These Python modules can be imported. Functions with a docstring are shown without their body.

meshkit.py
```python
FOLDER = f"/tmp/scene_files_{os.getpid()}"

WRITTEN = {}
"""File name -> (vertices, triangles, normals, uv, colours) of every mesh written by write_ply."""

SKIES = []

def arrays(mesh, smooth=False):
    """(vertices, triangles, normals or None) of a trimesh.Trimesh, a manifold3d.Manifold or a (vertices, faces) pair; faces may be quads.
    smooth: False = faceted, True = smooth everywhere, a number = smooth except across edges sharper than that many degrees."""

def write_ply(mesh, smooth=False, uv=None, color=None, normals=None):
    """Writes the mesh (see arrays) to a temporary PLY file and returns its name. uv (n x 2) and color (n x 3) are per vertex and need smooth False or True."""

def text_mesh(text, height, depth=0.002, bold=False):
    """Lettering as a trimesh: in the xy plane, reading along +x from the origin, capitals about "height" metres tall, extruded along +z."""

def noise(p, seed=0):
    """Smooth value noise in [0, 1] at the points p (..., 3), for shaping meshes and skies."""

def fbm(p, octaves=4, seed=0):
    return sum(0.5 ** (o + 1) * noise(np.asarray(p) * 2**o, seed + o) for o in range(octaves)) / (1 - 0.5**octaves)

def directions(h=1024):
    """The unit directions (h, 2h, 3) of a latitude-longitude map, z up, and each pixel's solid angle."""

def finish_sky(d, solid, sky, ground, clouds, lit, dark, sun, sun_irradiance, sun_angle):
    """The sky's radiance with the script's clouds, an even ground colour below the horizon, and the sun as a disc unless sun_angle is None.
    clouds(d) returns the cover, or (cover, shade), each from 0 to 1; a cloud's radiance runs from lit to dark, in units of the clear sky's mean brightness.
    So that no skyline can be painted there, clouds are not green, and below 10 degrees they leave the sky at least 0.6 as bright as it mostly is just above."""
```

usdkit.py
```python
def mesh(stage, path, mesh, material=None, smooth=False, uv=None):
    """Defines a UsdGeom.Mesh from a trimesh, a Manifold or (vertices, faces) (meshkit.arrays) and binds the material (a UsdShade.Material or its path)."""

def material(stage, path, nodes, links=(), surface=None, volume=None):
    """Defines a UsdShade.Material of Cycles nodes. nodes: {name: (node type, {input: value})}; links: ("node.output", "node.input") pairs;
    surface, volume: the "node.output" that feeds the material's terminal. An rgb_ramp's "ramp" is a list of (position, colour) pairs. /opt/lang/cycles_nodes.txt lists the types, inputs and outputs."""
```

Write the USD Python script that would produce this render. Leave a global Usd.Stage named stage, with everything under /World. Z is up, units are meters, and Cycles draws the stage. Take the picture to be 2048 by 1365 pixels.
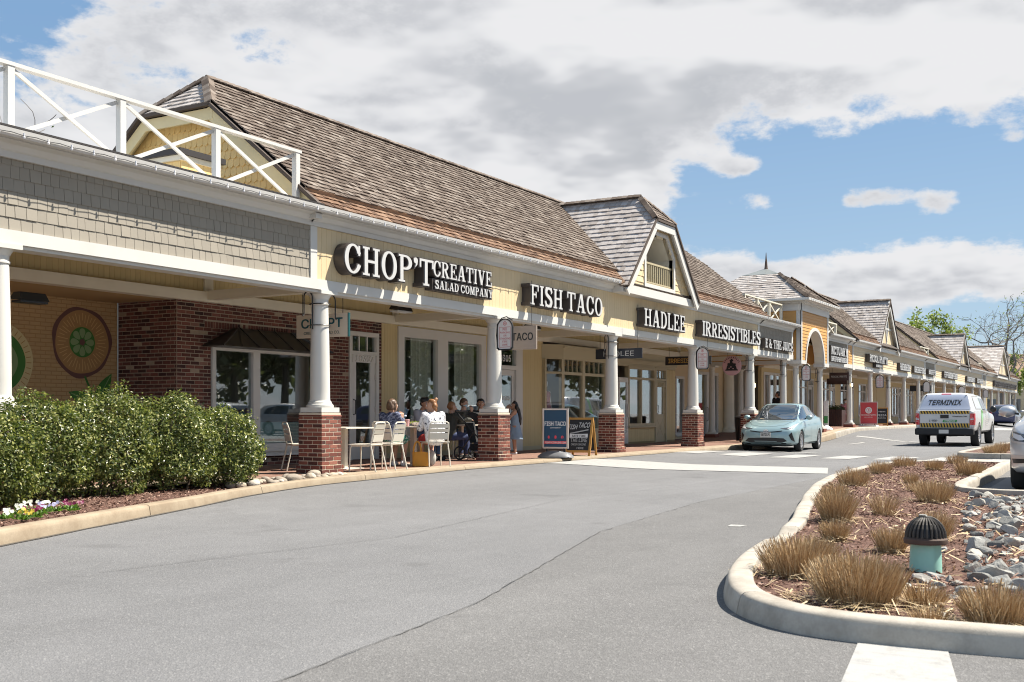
import math, random
import numpy as np, trimesh, manifold3d as m3, shapely
from shapely.geometry import Polygon, LineString, Point, box as sbox
from shapely import affinity
from shapely.ops import unary_union
import usdkit, meshkit
from pxr import Usd, UsdGeom, UsdLux, UsdShade, Sdf, Gf, Vt

stage = Usd.Stage.CreateInMemory()
UsdGeom.SetStageUpAxis(stage, 'Z')
UsdGeom.SetStageMetersPerUnit(stage, 1.0)
stage.DefinePrim('/World', 'Xform')
stage.DefinePrim('/World/Looks', 'Scope')
RNG = random.Random(7)
NPR = np.random.RandomState(7)

# ---------------------------------------------------------------- camera, sky, sun, exposure
EYE = 1.12
HEAD = 30.308                       # degrees between the view axis and the shop front (+x)
cam = UsdGeom.Camera.Define(stage, '/World/camera')
cam.CreateHorizontalApertureAttr(36.0)
cam.CreateFocalLengthAttr(2200 / 2048 * 36.0)
cam.CreateHorizontalApertureOffsetAttr(0.0)
cam.CreateVerticalApertureOffsetAttr(144.5 / 2048 * 36.0)
cam.CreateClippingRangeAttr(Gf.Vec2f(0.1, 3000))
cam.CreateExposureAttr(1.14)
cam.CreateFStopAttr(5.6)
cam.CreateFocusDistanceAttr(24.0)
cam.AddTranslateOp().Set(Gf.Vec3d(0, 0, EYE))
cam.AddRotateXYZOp().Set(Gf.Vec3f(90, 0, HEAD - 90))

SUN_DIR = np.array([0.47, -0.52, 1.0]); SUN_DIR /= np.linalg.norm(SUN_DIR)
SUN_EL = math.asin(SUN_DIR[2]); SUN_ROT = math.atan2(SUN_DIR[0], SUN_DIR[1])
SKY_STRENGTH = 0.05
sun = UsdLux.DistantLight.Define(stage, '/World/sun')
sun.CreateIntensityAttr(1.25); sun.CreateAngleAttr(0.5); sun.CreateColorAttr(Gf.Vec3f(1.0, 0.93, 0.82))
sun.CreateNormalizeAttr(True)
sun.AddRotateXYZOp().Set(Gf.Vec3f(math.degrees(math.acos(SUN_DIR[2])), 0, math.degrees(math.atan2(SUN_DIR[0], -SUN_DIR[1]))))

class NG:
    """a node graph written tersely: n(kind, input=value or 'node.output') returns the node's name"""
    def __init__(s): s.nodes, s.links, s.k = {}, [], 0
    def n(s, kind, **inp):
        s.k += 1; name = f'n{s.k}'; vals = {}
        for a, b in inp.items():
            if isinstance(b, str) and '.' in b: s.links.append((b, f'{name}.{a}'))
            else: vals[a] = b
        s.nodes[name] = (kind, vals); return name
    def m(s, op, a, b=0.0, c=None):
        d = dict(math_type=op, value1=a, value2=b)
        if c is not None: d['value3'] = c
        return s.n('math', **d) + '.value'
    def ramp(s, fac, stops): return s.n('rgb_ramp', fac=fac, ramp=stops) + '.color'
    def mixc(s, f, a, b, t='mix'): return s.n('mix', mix_type=t, fac=f, color1=a, color2=b) + '.color'
    def noise(s, v, scale, detail=3, rough=.55, dist=0.0): return s.n('noise_texture', vector=v, scale=scale, detail=detail, roughness=rough, distortion=dist) + '.fac'
    def out(s, name, surface=None, volume=None): return usdkit.material(stage, '/World/Looks/' + name, s.nodes, s.links, surface=surface, volume=volume)

def pix_dir(x, y):
    """direction of the sky seen at a place of the photograph, used once to lay out where the clouds of that day stood"""
    th = math.radians(HEAD); a = np.array([math.cos(th), math.sin(th), 0]); r = np.array([math.sin(th), -math.cos(th), 0])
    d = a + r * (x - 1024) / 2200 + np.array([0, 0, 1.]) * (827 - y) / 2200
    return d / np.linalg.norm(d)

def make_sky():
    g = NG()
    d = g.n('texture_coordinate') + '.generated'
    sky = g.n('sky_texture', sky_type='single_scattering', sun_disc=False, sun_elevation=SUN_EL, sun_rotation=SUN_ROT, altitude=100.0, air_density=1.0, aerosol_density=0.6, ozone_density=1.6) + '.color'
    def cover(d, hi):
        """how much cloud stands in the direction d: drawn-out banks, heaped detail, and the banks and openings of that day"""
        sep = g.n('separate_xyz', vector=d); zz = g.m('maximum', sep + '.z', 0.0); inv = g.m('divide', 1.0, g.m('add', zz, 0.22))
        flat = g.n('combine_xyz', x=g.m('multiply', sep + '.x', inv), y=g.m('multiply', sep + '.y', inv), z=g.m('multiply', zz, 3.2)) + '.vector'
        c = g.m('add', g.m('multiply', g.noise(flat, 1.15, 4, .55, .2), .50), g.m('multiply', g.noise(flat, 3.3, hi, .60, .15), .50))
        c = g.m('add', c, g.m('multiply', g.m('subtract', g.noise(g.n('mapping', vector=d, scale=(1, 1, 1.7)) + '.vector', 19.0, hi, .62, .1), .5), .58))
        for (px, py, sg, am, fl) in CLOUDS:
            q = pix_dir(px, py); e = g.n('vector_math', math_type='subtract', vector1=d, vector2=tuple(q)) + '.vector'
            e = g.n('vector_math', math_type='multiply', vector1=e, vector2=(1., 1., fl)) + '.vector'; l = g.n('vector_math', math_type='length', vector1=e) + '.value'
            c = g.m('add', c, g.m('multiply', g.m('exponent', g.m('multiply', g.m('power', g.m('divide', l, sg), 2.0), -1.0)), am))
        return c, zz
    c0, zz = cover(d, 6)
    def low(d):
        sep = g.n('separate_xyz', vector=d); zz = g.m('maximum', sep + '.z', 0.0); inv = g.m('divide', 1.0, g.m('add', zz, 0.22))
        flat = g.n('combine_xyz', x=g.m('multiply', sep + '.x', inv), y=g.m('multiply', sep + '.y', inv), z=g.m('multiply', zz, 3.2)) + '.vector'
        return g.m('add', g.m('multiply', g.noise(flat, 1.15, 3, .55, .2), .50), g.m('multiply', g.noise(flat, 3.3, 3, .60, .15), .50))
    rise = g.m('subtract', low(g.n('vector_math', math_type='normalize', vector1=g.n('vector_math', math_type='add', vector1=d, vector2=(.012, -.014, .040)) + '.vector') + '.vector'), low(d))
    cov = g.n('map_range', range_type='smoothstep', value=c0, from_min=.490, from_max=.625, to_min=0., to_max=1., clamp=True) + '.result'
    thick = g.n('map_range', value=c0, from_min=.52, from_max=.80, to_min=0., to_max=1., clamp=True) + '.result'
    rel = g.n('map_range', range_type='smoothstep', value=rise, from_min=-.075, from_max=.105, to_min=0., to_max=1., clamp=True) + '.result'   # 0 where the side towards the sun is open, 1 under more cloud
    sh = g.m('multiply', thick, rel)
    cloud = g.ramp(sh, [(0, (7.61, 7.65, 7.78)), (.2, (6.97, 7.05, 7.25)), (.55, (5.67, 5.79, 6.08)), (1., (4.86, 5.02, 5.35))])
    blue = g.n('map_range', value=zz, from_min=0., from_max=.30, to_min=0., to_max=1., clamp=True) + '.result'
    sky = g.mixc(.72, sky, g.ramp(blue, [(0, (5.99, 7.05, 7.94)), (.25, (4.05, 5.75, 7.53)), (1., (2.35, 4.13, 6.64))]))
    col = g.mixc(cov, sky, cloud)
    bg = g.n('background_shader', color=col, strength=SKY_STRENGTH)
    mat = g.out('sky_air', surface=bg + '.background')
    dome = UsdLux.DomeLight.Define(stage, '/World/sky')
    UsdShade.MaterialBindingAPI.Apply(dome.GetPrim()).Bind(mat)
    dome.GetPrim().SetCustomDataByKey('kind', 'structure')

# (place, spread, amount, flattening)
CLOUDS = [(450, 260, .24, .22, 1.), (1050, 200, .22, .24, 1.), (1750, 60, .20, .28, 1.4), (1300, 330, .08, .16, 1.2), (1600, 370, .12, -.34, 1.3), (1980, 345, .11, -.36, 1.8), (1450, 410, .065, -.30, 1.3),
          (30, 20, .05, -.22, 1.6), (500, 110, .03, -.05, 1.8), (1510, 405, .030, .46, 1.8), (1480, 335, .027, .40, 2.), (1720, 400, .026, .40, 1.9), (1790, 392, .02, .22, 2.), (1885, 405, .026, .40, 1.6), (2030, 275, .02, .3, 2.),
          (1640, 575, .11, .25, 2.4), (1950, 555, .09, .24, 2.6), (1450, 530, .05, .2, 2.), (1940, 650, .07, -.20, 2.), (1560, 470, .06, -.1, 2.)]
make_sky()

# ---------------------------------------------------------------- helpers: meshes and things
class MB:
    """collects polygons and is then put into the scene as ONE mesh"""
    def __init__(s): s.v, s.c, s.i, s.k, s.t = [], [], [], 0, []
    def add(s, v, f, tone=None):
        v = np.asarray(v, float)
        if isinstance(f, np.ndarray): c, i = np.full(len(f), f.shape[1], np.int32), f.ravel()
        else: c = np.fromiter(map(len, f), np.int32, len(f)); i = np.fromiter((j for q in f for j in q), np.int64, int(c.sum()))
        s.v.append(v); s.c.append(c); s.i.append(np.asarray(i, np.int64) + s.k); s.k += len(v)
        if tone is not None: s.t.append(np.full(len(c), tone, np.float32))
        return s
    @property
    def f(s):
        i = np.concatenate(s.i); e = np.cumsum(np.concatenate(s.c)); return [i[a:b].tolist() for a, b in zip(np.r_[0, e[:-1]], e)]
    def box(s, x0, x1, y0, y1, z0, z1):
        v = [(x0, y0, z0), (x1, y0, z0), (x1, y1, z0), (x0, y1, z0), (x0, y0, z1), (x1, y0, z1), (x1, y1, z1), (x0, y1, z1)]
        return s.add(v, BOXF)
    def obox(s, c, size, ax=(1, 0, 0), up=(0, 0, 1)):
        ax = nrm(ax); up = np.asarray(up, float); sd = nrm(np.cross(up, ax)); up = np.cross(ax, sd)
        h = np.asarray(size, float) / 2; c = np.asarray(c, float)
        v = [c + ax * (h[0] * i) + sd * (h[1] * j) + up * (h[2] * k) for k in (-1, 1) for (i, j) in ((-1, -1), (1, -1), (1, 1), (-1, 1))]
        return s.add(v, BOXF)
    def bar(s, a, b, w, h, up=(0, 0, 1)):
        a, b = np.asarray(a, float), np.asarray(b, float)
        return s.obox((a + b) / 2, (np.linalg.norm(b - a), w, h), b - a, up)
    def tube(s, pts, r, n=8, cap=True):
        p = np.asarray(pts, float); r = np.broadcast_to(np.asarray(r, float), (len(p),))
        t = np.gradient(p, axis=0); t /= np.linalg.norm(t, axis=1, keepdims=True) + 1e-12
        up = np.array([0, 0, 1.]) if abs(t[0, 2]) < .9 else np.array([1., 0, 0])
        a = nrm(np.cross(t[0], up)); A = []
        for i in range(len(p)):
            a = nrm(a - t[i] * np.dot(a, t[i])); A.append(a)
        A = np.array(A); B = np.cross(t, A); ang = np.arange(n) * 2 * np.pi / n
        v = p[:, None] + r[:, None, None] * (np.cos(ang)[None, :, None] * A[:, None] + np.sin(ang)[None, :, None] * B[:, None])
        f = []
        for i in range(len(p) - 1):
            for j in range(n): f.append((i * n + j, i * n + (j + 1) % n, (i + 1) * n + (j + 1) % n, (i + 1) * n + j))
        if cap: f += [tuple(range(n - 1, -1, -1)), tuple(range((len(p) - 1) * n, len(p) * n))]
        return s.add(v.reshape(-1, 3), f)
    def lathe(s, prof, c=(0, 0, 0), n=24):
        """prof: (radius, z) pairs from the bottom up"""
        c = np.asarray(c, float); ang = np.arange(n) * 2 * np.pi / n; v = []
        for r, z in prof: v += [(c[0] + r * math.cos(a), c[1] + r * math.sin(a), c[2] + z) for a in ang]
        f = [(i * n + j, i * n + (j + 1) % n, (i + 1) * n + (j + 1) % n, (i + 1) * n + j) for i in range(len(prof) - 1) for j in range(n)]
        f += [tuple(range(n - 1, -1, -1)), tuple(range((len(prof) - 1) * n, len(prof) * n))]
        return s.add(v, f)
    def ext(s, poly, o, ux, uy, d):
        """shapely polygon in the plane o + x ux + y uy, thickened by the vector d (the front face is at +d)"""
        o, ux, uy, d = (np.asarray(q, float) for q in (o, ux, uy, d))
        for g in (getattr(poly, 'geoms', [poly])):
            if g.is_empty or g.geom_type != 'Polygon': continue
            v2, tri = tri2d(g); n = len(v2)
            base = o + v2[:, :1] * ux + v2[:, 1:] * uy
            flip = np.dot(np.cross(ux, uy), d) < 0
            tri = [tuple(t[::-1]) for t in tri] if flip else [tuple(t) for t in tri]
            f = [tuple(i + n for i in t) for t in tri] + [tuple(t[::-1]) for t in tri]
            v = np.vstack([base, base + d]); s.add(v, f)
            for ring in [g.exterior] + list(g.interiors):
                c = np.array(ring.coords)[:-1]; m = len(c)
                if ring.is_ccw != (ring is g.exterior): c = c[::-1]
                b = o + c[:, :1] * ux + c[:, 1:] * uy
                q = [(i, (i + 1) % m, (i + 1) % m + m, i + m) for i in range(m)]
                if flip: q = [t[::-1] for t in q]
                s.add(np.vstack([b, b + d]), q)
        return s
    def sheet(s, poly, o, ux, uy):
        o, ux, uy = (np.asarray(q, float) for q in (o, ux, uy))
        for g in (getattr(poly, 'geoms', [poly])):
            if g.is_empty or g.geom_type != 'Polygon': continue
            v2, tri = tri2d(g); s.add(o + v2[:, :1] * ux + v2[:, 1:] * uy, tri)
        return s
    def tm(s, m, M=None):
        if hasattr(m, 'to_mesh'):
            q = m.to_mesh(); v, f = q.vert_properties[:, :3], q.tri_verts
        else: v, f = np.array(m.vertices), np.array(m.faces)
        if M is not None: v = v @ np.asarray(M)[:3, :3].T + np.asarray(M)[:3, 3]
        return s.add(v, np.asarray(f, np.int64))
    def pts(s): return np.vstack(s.v) if s.v else np.zeros((0, 3))

BOXF = np.array([(3, 2, 1, 0), (4, 5, 6, 7), (0, 1, 5, 4), (1, 2, 6, 5), (2, 3, 7, 6), (3, 0, 4, 7)])
def nrm(v): v = np.asarray(v, float); return v / (np.linalg.norm(v) + 1e-12)
def tri2d(g):
    v, f = trimesh.creation.triangulate_polygon(g, engine='earcut')
    v, f = np.asarray(v)[:, :2], np.asarray(f)
    a = v[f]; area = (a[:, 1, 0] - a[:, 0, 0]) * (a[:, 2, 1] - a[:, 0, 1]) - (a[:, 1, 1] - a[:, 0, 1]) * (a[:, 2, 0] - a[:, 0, 0])
    f = np.where(area[:, None] < 0, f[:, ::-1], f)
    return v, f[np.abs(area) > 1e-12].tolist()
def S(a, b, x):
    t = np.clip((np.asarray(x, float) - a) / (b - a), 0, 1); return t * t * (3 - 2 * t)

USED = {}
PIECES = {**{k: 4 for k in ('leaf_holly', 'leaf_spring', 'leaf_dark', 'leaf_pansy', 'petal_white', 'petal_lilac', 'petal_wine', 'petal_yellow', 'mulch_chip', 'straw_light')}, 'straw': 6}
def numbered(path):
    k = USED.get(path, 0); USED[path] = k + 1
    if k: 
        q = f'{path}_{k:03d}'; USED[q] = 1; return q
    return path

def put_mesh(path, mb, mat, off=(0, 0, 0), smooth=False):
    path = numbered(path)
    if smooth is not False:
        v, f, cc, ii = mb.pts(), [], np.concatenate(mb.c), np.concatenate(mb.i); st = np.cumsum(cc) - cc
        for m_ in np.unique(cc):
            q = ii[st[cc == m_][:, None] + np.arange(m_)]
            for i in range(1, m_ - 1): f.append(q[:, [0, i, i + 1]])
        v, f, n = meshkit.arrays(trimesh.Trimesh(v, np.vstack(f), process=(smooth is True)), smooth)
        counts, idx = np.full(len(f), 3, np.int32), f.astype(np.int32).ravel()
    else:
        v, n = mb.pts(), None
        counts = np.concatenate(mb.c); idx = np.concatenate(mb.i).astype(np.int32)
    m = UsdGeom.Mesh.Define(stage, path)
    m.CreatePointsAttr(Vt.Vec3fArray.FromNumpy(np.ascontiguousarray(v - np.asarray(off, float), np.float32)))
    m.CreateFaceVertexCountsAttr(Vt.IntArray.FromNumpy(counts)); m.CreateFaceVertexIndicesAttr(Vt.IntArray.FromNumpy(idx))
    m.CreateSubdivisionSchemeAttr('none')
    if n is not None:
        m.CreateNormalsAttr(Vt.Vec3fArray.FromNumpy(n.astype(np.float32))); m.SetNormalsInterpolation('vertex')
    if smooth is False:
        if mat in PIECES:                                    # leaves, blades and chips: a tone for each
            k = PIECES[mat]; cc = np.concatenate(mb.c); first = np.concatenate(mb.i)[np.cumsum(cc) - cc] // k; rt = np.random.RandomState(len(cc)).rand(int(first.max()) + 1).astype(np.float32)
            UsdGeom.PrimvarsAPI(m).CreatePrimvar('tone', Sdf.ValueTypeNames.FloatArray, 'uniform').Set(Vt.FloatArray.FromNumpy(rt[first]))
        elif len(mb.t) == len(mb.c) and mb.t and len(mb.t) > 1:
            UsdGeom.PrimvarsAPI(m).CreatePrimvar('tone', Sdf.ValueTypeNames.FloatArray, 'uniform').Set(Vt.FloatArray.FromNumpy(np.concatenate(mb.t)))
        else:
            UsdGeom.PrimvarsAPI(m).CreatePrimvar('tone', Sdf.ValueTypeNames.FloatArray, 'constant').Set(Vt.FloatArray([float(mb.t[0][0]) if mb.t else RNG.random()]))
    UsdShade.MaterialBindingAPI.Apply(m.GetPrim()).Bind(MAT[mat] if isinstance(mat, str) else mat)
    return m.GetPrim()

def tag(prim, label=None, cat=None, group=None, kind=None):
    for k, v in (('label', label), ('category', cat), ('group', group), ('kind', kind)):
        if v: prim.SetCustomDataByKey(k, v)
    return prim

class Thing:
    """an Xform at the thing's base; its parts are given in world coordinates (or local ones, when local)"""
    def __init__(s, name, label, cat, loc=(0, 0, 0), rot=0.0, group=None, kind=None, local=False):
        s.path = numbered('/World/' + name); s.loc = np.asarray(loc, float); s.local = local
        x = UsdGeom.Xform.Define(stage, s.path); x.AddTranslateOp().Set(Gf.Vec3d(*map(float, loc)))
        if rot or local: x.AddRotateZOp().Set(float(rot))
        s.prim = tag(x.GetPrim(), label, cat, group, kind)
    def part(s, name, mb, mat, smooth=False, under=None, label=None, kind=None):
        p = put_mesh((str(under.GetPath()) if under else s.path) + '/' + name, mb, mat, (0, 0, 0) if s.local else s.loc, smooth)
        return tag(p, label, None, None, kind)

def single(name, mb, mat, label, cat, group=None, kind=None, smooth=False, loc=None):
    """a top-level thing that is one mesh"""
    if loc is None:
        p = mb.pts(); loc = (*((p[:, :2].min(0) + p[:, :2].max(0)) / 2), p[:, 2].min())
    pr = put_mesh('/World/' + name, mb, mat, loc, smooth)
    UsdGeom.Xformable(pr).AddTranslateOp().Set(Gf.Vec3d(*map(float, loc)))
    return tag(pr, label, cat, group, kind)

def structure(name, mb, mat, smooth=False, label=None): return tag(put_mesh('/World/' + name, mb, mat, (0, 0, 0), smooth), label, None, None, 'structure')

def copy_of(src, name, loc, rot, label, group=None, scale=None):
    """an instanceable copy of a thing built in local coordinates"""
    path = numbered('/World/' + name); x = UsdGeom.Xform.Define(stage, path); pr = x.GetPrim()
    pr.GetReferences().AddInternalReference(src.prim.GetPath())
    x.ClearXformOpOrder(); x.GetXformOpOrderAttr()
    ops = {o.GetOpName(): o for o in UsdGeom.Xformable(src.prim).GetOrderedXformOps()}
    for nm in ('xformOp:translate', 'xformOp:rotateZ'):
        pass
    pr.GetAttribute('xformOp:translate').Set(Gf.Vec3d(*map(float, loc)))
    pr.GetAttribute('xformOp:rotateZ').Set(float(rot))
    order = ['xformOp:translate', 'xformOp:rotateZ']
    if scale is not None:
        pr.CreateAttribute('xformOp:scale', Sdf.ValueTypeNames.Float3).Set(Gf.Vec3f(*([scale] * 3 if np.isscalar(scale) else scale))); order.append('xformOp:scale')
    x.GetXformOpOrderAttr().Set(Vt.TokenArray(order))
    pr.SetInstanceable(True)
    was = src.prim.GetCustomData()
    tag(pr, label, was.get('category'), group or was.get('group'))
    return pr
# ---------------------------------------------------------------- materials
MAT = {}
def _rand(g):
    """a number per piece: per object and per island, added"""
    return g.n('attribute', attribute='tone') + '.fac'

ALB = .87                             # keeps the whole range of colours a little darker than a fresh coat
def paint(name, col, rough=.5, var=.12, vs=2.0, fine=.0, fs=40., bump=0., bs=60., bd=.004, rand=0., metal=0., coat=0., spec=.5, stretch=None, dirt=None, dlo=.5, obj=False, island=True):
    """principled paint with broad and fine tone changes, wear and a little relief"""
    g = NG()
    v = (g.n('texture_coordinate') + '.object') if obj else (g.n('geometry') + '.position')
    if stretch: v = g.n('mapping', vector=v, scale=stretch) + '.vector'
    a = g.noise(v, vs, 4, .6)
    k = g.m('multiply_add', a, 2 * var, 1 - var)
    if fine: k = g.m('multiply', k, g.m('multiply_add', g.noise(v, fs, 3, .65), 2 * fine, 1 - fine))
    if rand:
        k = g.m('multiply', k, g.m('multiply_add', _rand(g), 2 * rand, 1 - rand))
    col = tuple(min(.8, q * ALB) for q in col)
    c = g.mixc(1.0, col, g.n('combine_color', r=k, g=k, b=k) + '.color', 'multiply')
    if dirt:
        dcol, amt, ds = dirt
        f = g.n('map_range', value=g.noise(v, ds, 6, .7), from_min=dlo, from_max=dlo + .22, to_min=0., to_max=amt, clamp=True) + '.result'
        c = g.mixc(f, c, tuple(dcol))
    p = g.n('principled_bsdf', base_color=c, roughness=rough, metallic=metal, specular_ior_level=spec, coat_weight=coat)
    if bump:
        h = g.noise(v, bs, 4, .6)
        g.links.append((g.n('bump', height=h, strength=bump, distance=bd) + '.normal', f'{p}.normal'))
    MAT[name] = g.out(name, surface=p + '.BSDF'); return MAT[name]

def multi(name, stops, rough=.8, vs=3., var=.15, bump=.3, bs=60., bd=.004, spec=.35, fine=0., fs=80., island=False):
    """pieces that differ in tone: each takes its own colour from the stops"""
    g = NG(); v = g.n('geometry') + '.position'
    c = g.ramp(_rand(g), [(a, tuple(q * ALB for q in b)) for a, b in stops])
    k = g.m('multiply_add', g.noise(v, vs, 4, .6), 2 * var, 1 - var)
    if fine: k = g.m('multiply', k, g.m('multiply_add', g.noise(v, fs, 3, .65), 2 * fine, 1 - fine))
    c = g.mixc(1.0, c, g.n('combine_color', r=k, g=k, b=k) + '.color', 'multiply')
    p = g.n('principled_bsdf', base_color=c, roughness=rough, specular_ior_level=spec)
    if bump: g.links.append((g.n('bump', height=g.noise(v, bs, 4, .6), strength=bump, distance=bd) + '.normal', f'{p}.normal'))
    MAT[name] = g.out(name, surface=p + '.BSDF')

# walls and trim
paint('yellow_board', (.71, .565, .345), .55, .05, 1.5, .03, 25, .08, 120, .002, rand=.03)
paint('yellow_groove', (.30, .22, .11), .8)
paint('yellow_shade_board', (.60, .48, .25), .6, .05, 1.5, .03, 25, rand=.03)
paint('scallop_yellow', (.80, .58, .25), .6, .06, 2, .03, 30, .1, 90, rand=.05)
paint('cream_shingle', (.72, .575, .35), .6, .06, 2, .03, 30, .1, 90, rand=.05)
paint('orange_siding', (.62, .33, .10), .55, .06, 1.5, .03, 20, rand=.03)
paint('cream_siding', (.70, .56, .36), .55, .05, 1.5, .02, 20, rand=.02)
paint('grey_shingle', (.305, .275, .225), .7, .05, 2, .04, 45, .15, 150, .002, rand=.035, stretch=(1, 1, .25))
paint('white_trim', (.64, .63, .60), .45, .04, 1.2, .02, 30, dirt=((.5, .47, .4), .25, 2.2))
paint('cream_trim', (.76, .72, .60), .45, .04, 1.2, .02, 30, dirt=((.5, .45, .34), .25, 2.2))
paint('column_white', (.66, .645, .60), .4, .03, 1.0, .02, 25, dirt=((.55, .52, .45), .2, 2.5))
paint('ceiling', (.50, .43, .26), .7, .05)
paint('taupe_trim', (.46, .40, .26), .5, .05, 2)
paint('dark_trim', (.035, .03, .028), .5)
paint('gutter', (.60, .59, .57), .35, .04)
# roof
multi('shake', [(0, (.085, .062, .048)), (.25, (.12, .091, .072)), (.5, (.155, .121, .098)), (.75, (.19, .154, .127)), (1, (.25, .212, .18))], .85, 6., .18, .5, 40., .006, .25, .25, 30.)
multi('shake_sheen', [(0, (.34, .30, .27)), (.4, (.44, .40, .375)), (1, (.54, .50, .475))], .8, 6., .14, .5, 40., .006, .3, .2, 30.)  # paler stops put the grazing-sun sheen of left-facing slopes into the colour
multi('shake_fresh', [(0, (.085, .045, .026)), (.35, (.135, .073, .043)), (.7, (.19, .108, .064)), (1, (.27, .17, .11))], .8, 6., .18, .5, 40., .006, .3, .25, 30.)
paint('roof_membrane', (.62, .60, .56), .8, .1, 1.5)
paint('rake_yellow', (.76, .64, .37), .5, .04, 1.2, .02, 30, dirt=((.5, .42, .28), .25, 2.2))
paint('roof_edge_brown', (.085, .062, .048), .8, .15, 4)
paint('gutter_dirt', (.075, .066, .055), .95, .35, 3, .4, 40)
paint('roof_under', (.06, .045, .036), .9)
paint('roof_board', (.34, .22, .14), .8, .2, 4)
paint('copper_grey', (.28, .30, .29), .5, .15, 5, metal=.4)
paint('spike', (.10, .06, .04), .5)
# masonry
multi('brick', [(0, (.055, .024, .022)), (.18, (.115, .040, .032)), (.5, (.18, .060, .044)), (.8, (.23, .080, .056)), (1, (.28, .115, .083))], .85, 14., .2, .5, 130., .003, .3, .25, 160.)
multi('brick_old', [(0, (.045, .024, .022)), (.2, (.095, .038, .031)), (.55, (.145, .055, .042)), (.85, (.19, .074, .054)), (.965, (.22, .09, .07)), (.968, (.34, .26, .19)), (1, (.40, .32, .24))], .85, 14., .22, .5, 130., .003, .3, .25, 160.)
paint('mortar', (.62, .53, .41), .95, .15, 8, .15, 120, .4, 150, .002)
paint('mortar_dark', (.42, .345, .265), .95, .15, 8, .15, 120, .4, 150, .002)
paint('mural_ground', (.52, .355, .18), .75, .07, 1.5, .05, 60, .3, 90, .003, rand=.035)
paint('mural_mortar', (.40, .25, .11), .9, .1)
paint('mural_purple', (.15, .07, .06), .7, .05)
paint('mural_orange', (.42, .25, .10), .7, .05)
paint('mural_ray', (.66, .44, .20), .7, .05)
paint('mural_green', (.05, .20, .035), .7, .05)
paint('mural_pale_green', (.24, .36, .17), .7, .05)
paint('mural_cream', (.66, .56, .30), .7, .05)
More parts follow.
